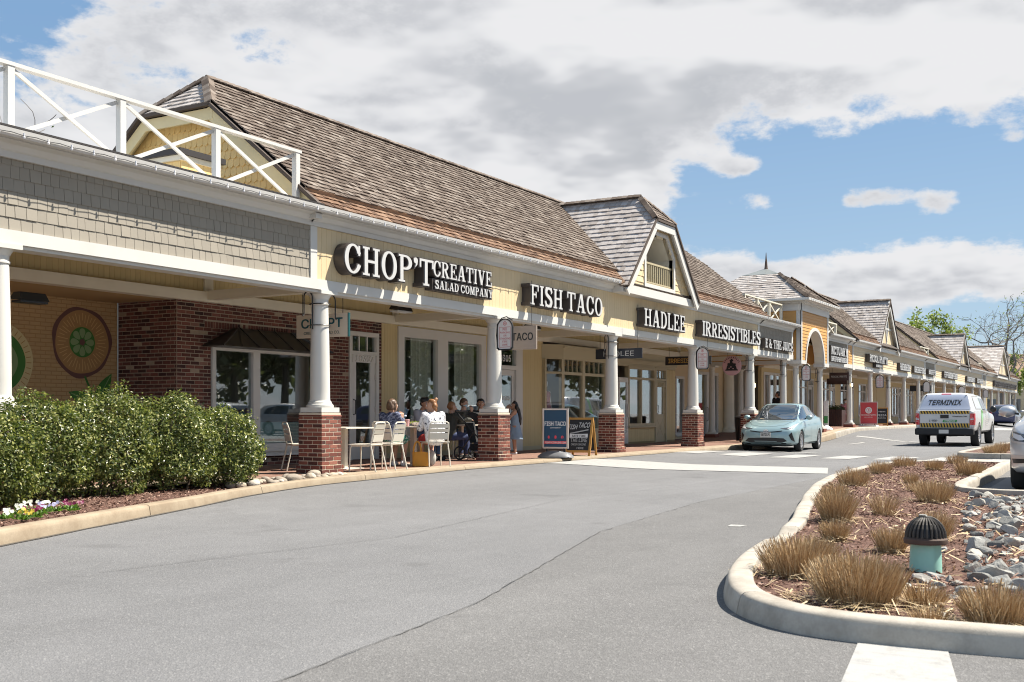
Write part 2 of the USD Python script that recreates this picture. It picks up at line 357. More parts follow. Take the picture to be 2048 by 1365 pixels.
# ground
def asphalt(name='asphalt', base=(.140, .140, .143), lift=1.0):
    g = NG(); v = g.n('geometry') + '.position'
    big = g.noise(v, .22, 5, .6, .6); mid = g.noise(v, 2.2, 4, .65)
    grit = g.noise(v, 95, 3, .75); st = g.n('voronoi_texture', vector=v, scale=120.0, randomness=1.0)
    k = g.m('multiply', g.m('multiply_add', big, .42, .80), g.m('multiply_add', mid, .30, .85))
    k = g.m('multiply', k, g.m('multiply_add', grit, 1.1, .47))
    k = g.m('multiply', k, g.m('multiply_add', g.noise(v, 34, 3, .8), .75, .62))
    sp = g.n('map_range', value=g.n('separate_color', color=st + '.color') + '.r', from_min=.84, from_max=1.0, to_min=0., to_max=.34, clamp=True) + '.result'
    lane = g.n('separate_xyz', vector=v)
    tr = g.n('mapping', vector=v, scale=(.05, .8, 1.)) + '.vector'
    k = g.m('multiply', k, g.m('multiply_add', g.noise(tr, 1.1, 4, .55), .44, .78))
    c = g.mixc(1.0, base, g.n('combine_color', r=k, g=k, b=k) + '.color', 'multiply')
    c = g.mixc(sp, c, (.36, .355, .345))
    stain = g.n('map_range', value=g.noise(v, .9, 6, .72, .4), from_min=.58, from_max=.70, to_min=0., to_max=.42, clamp=True) + '.result'
    c = g.mixc(stain, c, (.085, .084, .084))
    vo = g.n('voronoi_texture', vector=v, scale=.8, randomness=1.0); pick = g.m('greater_than', g.n('separate_color', color=vo + '.color') + '.g', .62)
    drip = g.m('multiply', g.n('map_range', value=g.m('add', vo + '.distance', g.m('multiply', mid, .09)), from_min=.075, from_max=.17, to_min=.42, to_max=0., clamp=True) + '.result', pick)
    c = g.mixc(drip, c, (.06, .058, .056))
    p = g.n('principled_bsdf', base_color=c, roughness=.88, specular_ior_level=.35)
    g.links.append((g.n('bump', height=g.m('add', grit, g.m('multiply', st + '.distance', 1.2)), strength=.55, distance=.006) + '.normal', f'{p}.normal'))
    MAT[name] = g.out(name, surface=p + '.BSDF')
asphalt(); asphalt('asphalt_near', (.126, .124, .123))
paint('crack', (.075, .074, .073), .95, .3, 6)
def worn_paint():
    g = NG(); v = g.n('geometry') + '.position'
    f = g.n('map_range', value=g.noise(v, 9, 7, .75), from_min=.50, from_max=.70, to_min=0., to_max=.75, clamp=True) + '.result'
    c = g.mixc(f, (.33, .325, .31), (.18, .18, .18))
    scuff = g.n('mapping', vector=v, scale=(5., .7, 1.), rotation=(0, 0, .35)) + '.vector'
    f2 = g.n('map_range', value=g.noise(scuff, 2.4, 5, .7), from_min=.60, from_max=.70, to_min=0., to_max=.55, clamp=True) + '.result'
    c = g.mixc(f2, c, (.22, .22, .23))
    p = g.n('principled_bsdf', base_color=c, roughness=.7)
    g.links.append((g.n('bump', height=g.noise(v, 90, 3, .7), strength=.35, distance=.004) + '.normal', f'{p}.normal'))
    MAT['road_paint'] = g.out('road_paint', surface=p + '.BSDF')
worn_paint()
paint('concrete', (.45, .41, .35), .85, .12, 1.6, .14, 70, .4, 110, .003, dlo=.43, dirt=((.19, .17, .14), .62, 3.4), rand=.05)
paint('concrete_tan', (.36, .29, .205), .88, .14, 1.8, .25, 75, .5, 110, .003, dlo=.45, dirt=((.19, .14, .09), .6, 3.0), rand=.05)
paint('concrete_dark', (.20, .19, .18), .85, .10, 1.6, .12, 70, .3, 110, .003)
def pavers():
    g = NG(); v = g.n('geometry') + '.position'
    b = g.n('brick_texture', vector=g.n('mapping', vector=v, rotation=(0, 0, 1.5708)) + '.vector', color1=(.22, .115, .08), color2=(.165, .082, .06), mortar=(.25, .19, .14), scale=1.0, brick_width=.205, row_height=.103, mortar_size=.005, offset=.5)
    k = g.m('multiply', g.m('multiply_add', g.noise(v, 1.2, 4, .6), .4, .8), g.m('multiply_add', g.noise(v, 60, 3, .6), .4, .8))
    c = g.mixc(1.0, b + '.color', g.n('combine_color', r=k, g=k, b=k) + '.color', 'multiply')
    p = g.n('principled_bsdf', base_color=c, roughness=.85)
    g.links.append((g.n('bump', height=b + '.fac', strength=.4, distance=.004, invert=True) + '.normal', f'{p}.normal'))
    MAT['pavers'] = g.out('pavers', surface=p + '.BSDF')
pavers()
paint('mulch', (.135, .070, .050), .95, .3, 7, .5, 60, .9, 70, .02)
multi('mulch_chip', [(0, (.06, .03, .022)), (.4, (.15, .078, .056)), (.75, (.25, .145, .108)), (1, (.46, .32, .25))], .95, 20, .2, 0, island=True)
multi('straw', [(0, (.26, .155, .07)), (.4, (.42, .275, .135)), (.75, (.56, .40, .22)), (1, (.70, .56, .37))], .8, 10, .15, 0, island=True)
multi('straw_light', [(0, (.50, .36, .18)), (1, (.74, .60, .40))], .8, 10, .15, 0, island=True)
multi('rock_grey', [(0, (.13, .13, .125)), (.3, (.24, .24, .225)), (.6, (.33, .33, .31)), (.8, (.38, .355, .31)), (1, (.46, .44, .40))], .8, 5., .35, .6, 45., .012, .4, .25, 35.)
multi('rock_river', [(0, (.24, .20, .16)), (.4, (.38, .33, .27)), (.7, (.46, .385, .29)), (1, (.52, .47, .41))], .75, 6., .2, .4, 60., .006, .4, .2, 60.)
# metal, plastic, cloth
paint('black_metal', (.022, .022, .024), .4, .1, 6, .1, 60)
paint('dark_bronze', (.030, .028, .025), .45, .1, 4)
paint('letter_side', (.058, .047, .043), .45, .12, 4)
paint('letter_face', (.56, .56, .555), .35, .04, 3)
paint('cream_metal', (.72, .67, .57), .4, .05, 6)
paint('sign_cream', (.64, .55, .45), .6, .06, 3)
paint('sign_taupe', (.33, .27, .225), .65, .15, 3, .1, 30, stretch=(1, 1, 6))
paint('sign_navy', (.022, .026, .036), .45)
paint('sign_black', (.013, .013, .015), .45)
paint('sign_brown', (.055, .028, .026), .5)
paint('sign_pink', (.62, .36, .37), .55)
paint('sign_white', (.80, .78, .77), .4)
paint('sign_red', (.55, .045, .055), .45)
paint('sign_blue', (.006, .055, .115), .4)
paint('ink_teal', (.012, .085, .10), .5)
paint('teal_edge', (.006, .075, .08), .5)
paint('ink_black', (.012, .012, .013), .5)
paint('ink_red', (.55, .07, .08), .5)
paint('ink_white', (.78, .78, .77), .5)
paint('ink_grey', (.50, .50, .49), .5)
paint('ink_gold', (.58, .34, .09), .4, metal=.3)
paint('ink_hot', (.72, .06, .09), .5)
paint('ink_green', (.06, .30, .09), .5)
paint('alu', (.62, .56, .52), .35, .05, 5, metal=.55)
paint('base_grey', (.17, .175, .185), .5, .05)
paint('base_light', (.62, .62, .65), .5, .05)
paint('wood_orange', (.52, .26, .06), .5, .12, 5, .1, 40, stretch=(3, 3, .4))
paint('chalkboard', (.022, .022, .024), .7, .3, 8)
paint('standpipe', (.30, .58, .50), .55, .08, 3, .06, 30, dirt=((.42, .55, .50), .5, 7))
paint('rust', (.085, .052, .038), .75, .25, 9, .2, 60)
paint('grate_iron', (.05, .043, .036), .65, .25, 9, .2, 60)
paint('rubber', (.02, .02, .021), .75, .1, 8)
paint('rim', (.55, .55, .57), .28, .04, 6, metal=.8)
paint('car_dark', (.012, .012, .014), .35)
paint('under', (.015, .015, .015), .8)
def carpaint(name, col, metal=.35, rough=.32):
    g = NG(); v = g.n('texture_coordinate') + '.object'
    k = g.m('multiply_add', g.noise(v, 350, 2, .6), .16, .92)
    c = g.mixc(1.0, col, g.n('combine_color', r=k, g=k, b=k) + '.color', 'multiply')
    p = g.n('principled_bsdf', base_color=c, roughness=rough, metallic=metal, coat_weight=.9, coat_roughness=.04)
    MAT[name] = g.out(name, surface=p + '.BSDF')
carpaint('paint_mint', (.26, .37, .385)); carpaint('paint_white', (.54, .54, .54), 0.0, .4); carpaint('paint_silver', (.52, .52, .53), .55, .3)
carpaint('paint_navy', (.03, .04, .11), .3); carpaint('paint_cap', (.36, .40, .50), .1, .35); carpaint('paint_lime', (.22, .62, .16), 0.0, .4); carpaint('paint_graphite', (.03, .03, .033), .2)
def glassy(name, tint, rough=.03, spec=.8):
    g = NG(); p = g.n('principled_bsdf', base_color=tint, roughness=rough, specular_ior_level=spec, coat_weight=1.0, coat_roughness=.02)
    MAT[name] = g.out(name, surface=p + '.BSDF')
glassy('car_glass', (.018, .026, .034)); glassy('lamp_red', (.50, .018, .03), .12); glassy('lamp_clear', (.55, .55, .57), .08); glassy('lamp_dark', (.06, .06, .065), .06); glassy('chrome_dark', (.16, .16, .17), .1)
paint('hazard_yellow', (.68, .42, .06), .5); paint('plate', (.66, .64, .60), .5)
def pane(name='pane', tint=(.90, .94, .93)):
    g = NG(); f = g.m('multiply_add', g.m('power', g.n('layer_weight', blend=.5) + '.facing', 3.0), .80, .11)
    mx = g.n('mix_closure', fac=f, closure1=g.n('transparent_bsdf', color=tint) + '.BSDF', closure2=g.n('glossy_bsdf', color=(.95, .97, 1.0), roughness=.012) + '.BSDF')
    MAT[name] = g.out(name, surface=mx + '.closure')
pane()
paint('interior', (.42, .39, .34), .9, .2, 1.0)
paint('interior_floor', (.12, .09, .07), .7)
paint('curtain', (.66, .64, .56), .9, .08, 3)
paint('frosted', (.20, .34, .34), .4)
# plants
def leafmat(name, stops, trans=.35, rough=.45, spec=.5):
    g = NG(); r = _rand(g); c = g.ramp(r, stops)
    p = g.n('principled_bsdf', base_color=c, roughness=rough, specular_ior_level=spec)
    t = g.n('translucent_bsdf', color=g.mixc(1.0, c, (1.35, 1.5, .8), 'multiply'))
    MAT[name] = g.out(name, surface=g.n('mix_closure', fac=trans, closure1=p + '.BSDF', closure2=t + '.BSDF') + '.closure')
leafmat('leaf_holly', [(0, (.026, .046, .012)), (.3, (.062, .090, .022)), (.62, (.135, .160, .042)), (.85, (.27, .285, .09)), (1, (.46, .44, .18))], .26, .34, .5)
leafmat('leaf_spring', [(0, (.10, .14, .03)), (.6, (.17, .21, .06)), (1, (.28, .30, .11))], .4)
leafmat('leaf_dark', [(0, (.05, .06, .028)), (1, (.13, .14, .06))], .3)
leafmat('leaf_pansy', [(0, (.05, .13, .02)), (1, (.16, .26, .05))], .35)
leafmat('petal_white', [(0, (.70, .70, .62)), (1, (.80, .79, .74))], .3); leafmat('petal_lilac', [(0, (.40, .38, .66)), (1, (.55, .53, .76))], .3); leafmat('petal_wine', [(0, (.13, .012, .05)), (1, (.24, .02, .09))], .3); leafmat('petal_yellow', [(0, (.7, .5, .06)), (1, (.75, .6, .1))], .3)
paint('bark', (.12, .095, .07), .9, .25, 6, .2, 40, .6, 40, .01)
paint('bark_far', (.17, .15, .13), .9, .2, 3)
paint('stem_brown', (.10, .07, .05), .9, .2, 10)
# people
def skin(name, c): paint(name, c, .5, .05, 20, spec=.4, obj=True)
skin('skin_a', (.50, .29, .20)); skin('skin_b', (.42, .23, .15)); skin('skin_c', (.33, .17, .10))
paint('hair_brown', (.11, .062, .035), .5, .25, 60, obj=True, stretch=(1, 1, .15)); paint('hair_red', (.27, .12, .045), .5, .25, 60, obj=True, stretch=(1, 1, .15)); paint('hair_black', (.012, .010, .010), .4, .2, 60, obj=True, stretch=(1, 1, .15))
def print_cloth(name, a, b, sc, lo=.5, hi=.54, stretch=(1, 1, 1), dist=1.0):
    g = NG(); v = g.n('mapping', vector=g.n('texture_coordinate') + '.object', scale=stretch) + '.vector'
    f = g.n('map_range', value=g.noise(v, sc, 3, .6, dist), from_min=lo, from_max=hi, to_min=0., to_max=1., clamp=True) + '.result'
    p = g.n('principled_bsdf', base_color=g.mixc(f, a, b), roughness=.85)
    MAT[name] = g.out(name, surface=p + '.BSDF')
print_cloth('cloth_navy', (.028, .034, .075), (.22, .24, .34), 34, .50, .60)
print_cloth('cloth_whiteprint', (.74, .74, .76), (.035, .04, .07), 13, .56, .575, (1.6, 1.6, .8), 2.2)
print_cloth('cloth_green', (.03, .16, .11), (.62, .63, .55), 22, .55, .6)
for nm, c in (('cloth_grey', (.36, .36, .40)), ('cloth_denim', (.24, .33, .43)), ('cloth_jeans', (.06, .09, .15)), ('cloth_red', (.48, .035, .035)), ('cloth_olive', (.055, .055, .045)), ('cloth_black', (.014, .014, .017)), ('cloth_wine', (.16, .012, .03)), ('cloth_pink', (.60, .26, .28)), ('cloth_white', (.72, .72, .72)), ('cloth_coral', (.62, .15, .13)), ('mask_blue', (.42, .58, .66)), ('shoe_white', (.68, .68, .70)), ('leather_orange', (.60, .27, .035)), ('canvas', (.50, .49, .46)), ('cloth_blue', (.05, .07, .16))):
    paint(nm, c, .8, .1, 12, .06, 60, .15, 90, obj=True)
def lampglow():
    g = NG(); MAT['warm_glow'] = g.out('warm_glow', surface=g.n('emission', color=(1., .75, .4), strength=3.0) + '.emission')
lampglow()
# ---------------------------------------------------------------- the ground, roads and kerbs
YF, YC, YW = 11.75, 11.92, 14.5          # fascia face, column line, shop front
EYEP = np.array([0, 0, EYE])
def G(x, y):
    x, y = np.asarray(x, float), np.asarray(y, float); e = S(8.3, 11.0, y)
    return e * (.035 + .035 * S(14, 18, x) - .075 * S(28, 33, x) + .36 * S(42, 50, x)) + (1 - e) * (-.04 * S(24, 34, x) + .15 * S(50, 90, x)) + .05 * S(60, 110, x)
def SW(x): return .136 + .364 * S(40, 49, x)
def axis(lo, hi, fine, step, far):
    a = list(np.arange(fine[0], fine[1] + 1e-6, step)); s = step; x = a[-1]
    while x < hi: s *= 1.6; x += s; a.append(min(x, hi))
    s = step; x = a[0]
    while x > lo: s *= 1.6; x -= s; a.insert(0, max(x, lo))
    return np.array(a)
gx, gy = axis(-700, 1400, (0, 120), 1.0, 0), axis(-900, 900, (-4, 15), .6, 0)
GX, GY = np.meshgrid(gx, gy, indexing='ij'); nx_, ny_ = GX.shape
def grid_faces(n, m): return [(i * m + j, (i + 1) * m + j, (i + 1) * m + j + 1, i * m + j + 1) for i in range(n - 1) for j in range(m - 1)]
mb = MB().add(np.stack([GX, GY, G(GX, GY)], -1).reshape(-1, 3), np.array(grid_faces(nx_, ny_))); structure('parking_lot_asphalt', mb, 'asphalt', True)

from scipy.spatial import Delaunay
def drape(poly, z, edge=.8):
    """a sheet over a polygon, cut fine enough to follow the height function z(x, y)"""
    P = []
    for g in getattr(poly, 'geoms', [poly]):
        for ring in [g.exterior] + list(g.interiors):
            q = ring.segmentize(edge) if hasattr(ring, 'segmentize') else shapely.segmentize(ring, edge); P += list(q.coords)[:-1]
    x0, y0, x1, y1 = poly.bounds; xs, ys = np.meshgrid(np.arange(x0, x1, edge), np.arange(y0, y1, edge)); xs[1::2] += edge / 2
    inn = poly.buffer(-edge * .35); k = shapely.contains_xy(inn, xs.ravel(), ys.ravel()) if not inn.is_empty else np.zeros(xs.size, bool)
    P = np.vstack([np.array(P)[:, :2], np.c_[xs.ravel()[k], ys.ravel()[k]]]); t = Delaunay(P).simplices; c = P[t].mean(1); t = t[shapely.contains_xy(poly, c[:, 0], c[:, 1])]
    a = P[t]; ar = (a[:, 1, 0] - a[:, 0, 0]) * (a[:, 2, 1] - a[:, 0, 1]) - (a[:, 1, 1] - a[:, 0, 1]) * (a[:, 2, 0] - a[:, 0, 0]); t = np.where(ar[:, None] < 0, t[:, ::-1], t)[np.abs(ar) > 1e-9]
    return MB().add(np.c_[P, z(P[:, 0], P[:, 1])], t)
SEAM = [(60, 5.6), (30, 5.2), (19.04, 4.98), (13.1, 4.94), (9.36, 4.51), (5.445, 3.43), (3.47, 3.145), (0.5, 2.9), (-3, 2.7)]
structure('asphalt_patch', drape(Polygon(SEAM + [(-3, -6), (60, -6)]), lambda x, y: G(x, y) + .004, 1.5), 'asphalt_near')
def ribbon(pts, w, dz, seed=0, amp=.014):
    r = np.random.RandomState(seed); ls = LineString(pts); n = int(ls.length / .12) + 2; q = []
    for i in range(n):
        p = ls.interpolate(i / (n - 1), normalized=True); q.append((p.x + r.normal(0, amp * .4), p.y + r.normal(0, amp * .4)))
    return drape(LineString(q).buffer(w / 2, cap_style=2), lambda x, y: G(x, y) + dz, .5)
for i, (pts, w) in enumerate([(SEAM[2:], .009), ([(5.2, 6.4), (8.0, 5.9), (12.5, 6.6), (17.8, 6.1)], .006)]):
    structure('asphalt_crack', ribbon(pts, w, .008, 10 + i), 'crack')
def mark(name, pts, dz=.008): structure(name, drape(Polygon(pts), lambda x, y: G(x, y) + dz, .5), 'road_paint')
mark('stop_line', [(20.2, 11.0), (22.7, 11.05), (22.6, 5.75), (20.4, 5.2)])
for yc in (10.75, 9.5, 8.15, 6.85, 5.6, 4.4, 3.1, 1.8): mark('crossing_stripe', [(27.5, yc - .36), (30.0, yc - .36), (30.0, yc + .36), (27.5, yc + .36)])
mark('crossing_edge_line', [(31.6, 11.0), (31.9, 11.0), (31.9, 8.4), (31.6, 8.4)])
mark('lane_mark', [(5.43, 1.24), (5.49, .84), (4.45, .62), (4.2, 1.06)], .010)
mark('lane_mark', [(46.0, 10.6), (46.4, 10.6), (46.4, 3.0), (46.0, 3.0)])
mark('lane_mark', [(41, 9.6), (43.4, 9.6), (43.4, 9.75), (41, 9.75)])
mark('lane_mark', [(10.45, 3.52), (10.62, 3.50), (10.60, 3.66), (10.44, 3.64)])
mark('lane_mark', [(56, 8.6), (60, 8.6), (60, 9.6), (56, 9.6)]); mark('lane_mark', [(74, 5.5), (80, 5.5), (80, 9), (74, 9)])

def offset_line(pts, d):
    p = np.asarray(pts, float); t = np.gradient(p, axis=0); t /= np.linalg.norm(t, axis=1, keepdims=True); return p + d * np.c_[-t[:, 1], t[:, 0]]
def smooth_line(pts, step=.12, soft=3):
    p = np.asarray(pts, float)
    for _ in range(soft):
        q = [p[0]]
        for a, b in zip(p[:-1], p[1:]): q += [a * .75 + b * .25, a * .25 + b * .75]
        q.append(p[-1]); p = np.array(q)
    ls = LineString(p); n = max(2, int(ls.length / step)); return np.array([ls.interpolate(i / n, normalized=True).coords[0] for i in range(n + 1)])
def kerb(label, pts, side, height, zb, mat, stone=2.4, w=.18, batter=.02):
    """a line of kerb stones along pts (the foot of their road side); height(x, y) above zb(x, y)"""
    X = UsdGeom.Xform.Define(stage, numbered('/World/kerb')); tag(X.GetPrim(), label, None, None, 'structure')
    p = np.asarray(pts, float); d = np.r_[0, np.cumsum(np.linalg.norm(np.diff(p, axis=0), axis=1))]; n = max(1, round(d[-1] / stone))
    prof = [(0, -.25, 0), (0, 0, 0), (batter * .6, .62, 0), (batter, .86, 0), (batter + .02, .97, 0), (batter + .05, 1., 0), (w - .03, 1., 0), (w - .008, .95, 0), (w, .8, 0), (w, -.25, 0)]
    for k in range(n):
        a, b = d[-1] * k / n + .006, d[-1] * (k + 1) / n - .006
        s = np.unique(np.r_[a, d[(d > a + .03) & (d < b - .03)], b]); q = np.c_[np.interp(s, d, p[:, 0]), np.interp(s, d, p[:, 1])]
        t = np.gradient(q, axis=0); t /= np.linalg.norm(t, axis=1, keepdims=True); nn = side * np.c_[-t[:, 1], t[:, 0]]
        v = []
        for i in range(len(q)):
            hh, z0 = float(height(*q[i])), float(zb(*q[i])); wob = .006 * math.sin(q[i, 0] * 3.1) + .004 * math.sin(q[i, 1] * 7)
            for (o, z, _) in prof: v.append((*(q[i] + nn[i] * (o + wob)), z0 + (z * hh if z > 0 else z)))
        m = len(prof); f = [(i * m + j, i * m + j + 1, (i + 1) * m + j + 1, (i + 1) * m + j) for i in range(len(q) - 1) for j in range(m - 1)]
        if side > 0: f = [x[::-1] for x in f]
        f += [tuple(range(m)), tuple(range(len(v) - 1, len(v) - 1 - m, -1))]
        put_mesh(str(X.GetPath()) + '/kerb_stone', MB().add(v, f), mat, (0, 0, 0), 40)
# shop side: round the planted bed and on along the arcade
KL = smooth_line([(-6, 3.6), (0, 6.1), (3.2, 7.4), (5.86, 8.42), (7.83, 9.2), (9.2, 9.68), (10.6, 10.28), (12.3, 10.80), (13.9, 11.03), (15.5, 11.08), (18, 11.1), (28, 11.1), (45, 11.12)], .35)
kerb('tan concrete kerb along the planted bed and the arcade walk', KL, 1, lambda x, y: SW(x) - G(x, y) - .002, G, 'concrete_tan', 3.0)
kerb('far pale kerb before the distant arcades', smooth_line([(45, 11.12), (60, 11.1), (120, 11.1)], 1.5), 1, lambda x, y: SW(x) - G(x, y) - .002, G, 'concrete', 6.0)
KI = offset_line(KL, .18)
for L_ in (KL,):
    w_ = .03 + .035 * meshkit.noise(np.c_[L_ * 2.3, 0 * L_[:, 0]], 3); nn_ = offset_line(L_, 1.) - L_; structure('gutter_dirt', drape(Polygon(np.vstack([L_ + nn_ * .02, (L_ - nn_ * w_[:, None])[::-1]])).buffer(0), lambda x, y: G(x, y) + .0065, .5), 'gutter_dirt')
def strip(name, xs, y0, y1, z, mat, under=.3):
    v, f = [], []
    for i, x in enumerate(xs):
        a, b = y0(x), y1(x); n = 4
        for j in range(n): yy = a + (b - a) * j / (n - 1); v.append((x, yy, float(z(x))))
    return structure(name, MB().add(v, grid_faces(len(xs), 4)), mat)
kin = lambda x: float(np.interp(x, KI[:, 0], KI[:, 1]))
xs = np.r_[np.arange(12.4, 52, .5), np.arange(52, 124, 4.)]
strip('sidewalk_edge', xs, lambda x: kin(x) if x < 44 else 11.28, lambda x: 11.62, lambda x: SW(x) - .004, 'concrete_tan')
strip('concrete_walk', np.arange(-8, 12.9, .5), lambda x: 11.62, lambda x: 12.5, lambda x: SW(x) + .004, 'concrete_tan')
strip('sidewalk', np.r_[np.arange(-8, 52, .5), np.arange(52, 124, 4.)], lambda x: 11.62, lambda x: 17.4, lambda x: SW(x) - .002, 'pavers')
bed = Polygon([(a, b) for a, b in KI if a < 12.5] + [(12.4, 11.6), (-8, 11.6), (-8, 3.2)]).buffer(0)
bedz = lambda x, y: .108 + .05 * meshkit.fbm(np.stack([np.asarray(x) * 1.3, np.asarray(y) * 1.3, 0 * np.asarray(x)], -1), 3, 3) * S(0, .3, np.asarray(y) - np.interp(x, KI[:, 0], KI[:, 1])) - .03
structure('mulch_bed', drape(bed, bedz, .18), 'mulch')

# the island of tan grass between the drives
ISL = [(24.6, 2.6), (24.9, 3.6), (24.2, 4.75), (21.5, 4.85), (18.42, 4.66), (15.6, 4.22), (13.4, 3.75), (11.77, 3.35), (9.82, 2.90), (8.32, 2.70), (7.0, 2.46), (6.34, 2.25), (5.95, 2.06), (5.62, 1.74), (5.48, 1.42), (5.445, 1.1), (5.47, .8), (5.50, .5), (5.56, -.6), (5.7, -3.5)]
IO = smooth_line(ISL, .09, 2)
kh = lambda x, y: .126 - .050 * float(S(8.55, 8.75, x) * (1 - S(9.35, 9.55, x)))
kerb('pale rounded concrete kerb round the island of tan grass', IO, 1, kh, G, 'concrete', 1.9, .185, .028)
II = offset_line(IO, .18)
bedp = Polygon(list(map(tuple, II)) + [(15.2, -3.5), (15.2, 1.95), (16.9, 2.35), (24.4, 2.55)]).buffer(0)
def islz(x, y):
    x, y = np.asarray(x, float), np.asarray(y, float)
    dip = np.exp(-((x - 8.6) / 3.4) ** 2 - ((y - .5) / 1.15) ** 2)
    return np.maximum(.095 + .05 * (meshkit.fbm(np.stack([x * 1.1, y * 1.1, 0 * x], -1), 3, 5) - .5) - .068 * dip, .02) + G(x, y)
structure('island_mulch', drape(bedp, islz, .16), 'mulch', True)
kerb('grey kerb stub in front of the parked silver car', smooth_line([(24.4, 2.5), (20, 2.32), (17.0, 2.28), (15.6, 2.16), (15.2, 1.85), (15.2, 1.2), (15.2, -3.5)], .15), -1, lambda x, y: .16, G, 'concrete', 2.6, .18)
structure('parking_bay', drape(Polygon([(15.4, -3.5), (15.4, 1.7), (16.4, 2.1), (24.5, 2.3), (24.5, -3.5)]), lambda x, y: G(x, y) + .006), 'concrete_dark')
I2 = smooth_line([(29.6, -2), (29.5, 2.5), (29.55, 3.9), (30.1, 4.5), (33.5, 4.6), (40, 4.5), (50, 4.3)], .25, 2)
kerb('grey kerb round the far island beyond the crossing', I2, -1, lambda x, y: .15, G, 'concrete', 2.6)
structure('far_island_mulch', drape(Polygon(list(map(tuple, offset_line(I2, -.17))) + [(50, -2)]).buffer(0), lambda x, y: G(x, y) + .12, .6), 'mulch')
structure('crossing_apron', drape(Polygon([(25.1, -3), (25.1, 4.4), (29.3, 4.1), (29.3, -3)]), lambda x, y: G(x, y) + .006), 'concrete')

def chips(poly, n, z, seed, size=(.018, .048), mat='mulch_chip', lift=.004):
    r = np.random.RandomState(seed); x0, y0, x1, y1 = poly.bounds; P = []
    while len(P) < n:
        q = np.c_[r.uniform(x0, x1, 4000), r.uniform(y0, y1, 4000)]; P += q[shapely.contains_xy(poly, q[:, 0], q[:, 1])].tolist()
    P = np.array(P[:n]); zz = z(P[:, 0], P[:, 1]); mb = MB(); V = []; F = []
    for i in range(n):
        a, l, w, t = r.uniform(0, 6.28), r.uniform(*size), r.uniform(.005, .013), r.normal(0, .35)
        dx, dy = math.cos(a) * l / 2, math.sin(a) * l / 2; ex, ey = -math.sin(a) * w / 2, math.cos(a) * w / 2; c = (P[i, 0], P[i, 1], zz[i] + lift + r.uniform(0, .014)); dz = t * l / 2; b = len(V)
        V += [(c[0] - dx - ex, c[1] - dy - ey, c[2] - dz), (c[0] + dx - ex, c[1] + dy - ey, c[2] + dz), (c[0] + dx + ex, c[1] + dy + ey, c[2] + dz + .004), (c[0] - dx + ex, c[1] - dy + ey, c[2] - dz + .004)]
        F.append((b, b + 1, b + 2, b + 3))
    return mb.add(V, np.array(F))
tag(put_mesh('/World/mulch_chips', chips(bedp.intersection(sbox(5, .3, 25, 5)), 21000, islz, 21), 'mulch_chip'), 'dark brown shredded bark mulch on the island', 'mulch', None, 'stuff')
tag(put_mesh('/World/mulch_chips', chips(bed.intersection(sbox(5, 8, 13, 11.6)), 9000, bedz, 22), 'mulch_chip'), 'dark brown shredded bark mulch before the hedge', 'mulch', None, 'stuff')
tag(put_mesh('/World/loose_straw', chips(bedp.intersection(sbox(5, .3, 18, 5)), 650, islz, 23, (.04, .15), 'straw_light', .012), 'straw_light'), 'pale cut grass stalks scattered over the island mulch', 'straw', None, 'stuff')
# ---------------------------------------------------------------- building helpers
def clip_convex(quad, poly):
    """Sutherland-Hodgman, both convex and counter-clockwise"""
    out = [tuple(q) for q in quad]
    for (ax, ay), (bx, by) in zip(poly, poly[1:] + poly[:1]):
        src, out = out, []
        if not src: return []
        for i in range(len(src)):
            p, q = src[i - 1], src[i]
            dp = (bx - ax) * (p[1] - ay) - (by - ay) * (p[0] - ax); dq = (bx - ax) * (q[1] - ay) - (by - ay) * (q[0] - ax)
            if (dp >= 0) != (dq >= 0):
                t = dp / (dp - dq); out.append((p[0] + (q[0] - p[0]) * t, p[1] + (q[1] - p[1]) * t))
            if dq >= 0: out.append(q)
    return out
def shingles(T, under, O, U, V, poly, mat, single=0, exposure=.15, w=(.10, .19), t=.02, seed=1, skip=None, v0=0., name='shingle', ragged=.012, lift=0.0):
    """courses of separate shingles over the convex region poly (u along the eave, v up the slope); the nearest ones are parts, the rest one part"""
    O, U, V = np.asarray(O, float), nrm(U), nrm(V); N = np.cross(U, V); N = N if N[2] >= -.01 and np.dot(N, EYEP - O) > 0 else -N
    r = random.Random(seed); P = list(poly); a2 = sum(P[i - 1][0] * P[i][1] - P[i][0] * P[i - 1][1] for i in range(len(P)))
    if a2 < 0: P = P[::-1]
    us, vs = [p[0] for p in P], [p[1] for p in P]; items = []; v = v0; k = 0
    while v < max(vs):
        u = min(us) - r.random() * .15
        while u < max(us):
            ww = r.uniform(*w); dv = r.uniform(-ragged, ragged)
            q = clip_convex([(u + .003, v + dv), (u + ww - .003, v + dv), (u + ww - .003, v + exposure + .02), (u + .003, v + exposure + .02)], P)
            u += ww
            if len(q) < 3: continue
            cx, cy = sum(p[0] for p in q) / len(q), sum(p[1] for p in q) / len(q)
            if skip and skip(cx, cy): continue
            tt = t * r.uniform(.75, 1.3); tilt = r.uniform(-.004, .004)
            top = [O + U * p[0] + V * p[1] + N * (lift + tt * max(0.12, 1 - (p[1] - v) / (exposure + .03)) + tilt * (p[0] - cx) / ww) for p in q]
            bot = [O + U * p[0] + V * p[1] + N * (lift - .004) for p in q]
            n = len(q); flip = np.dot(np.cross(U, V), N) < 0
            f = [tuple(range(n, 2 * n))] + [(i, (i + 1) % n, (i + 1) % n + n, i + n) for i in range(n)]
            if flip: f = [g[::-1] for g in f]
            c = top[0]; items.append((np.linalg.norm(c - EYEP), bot + top, f))
        v += exposure; k += 1
    return emit(T, under, name, items, mat, single)
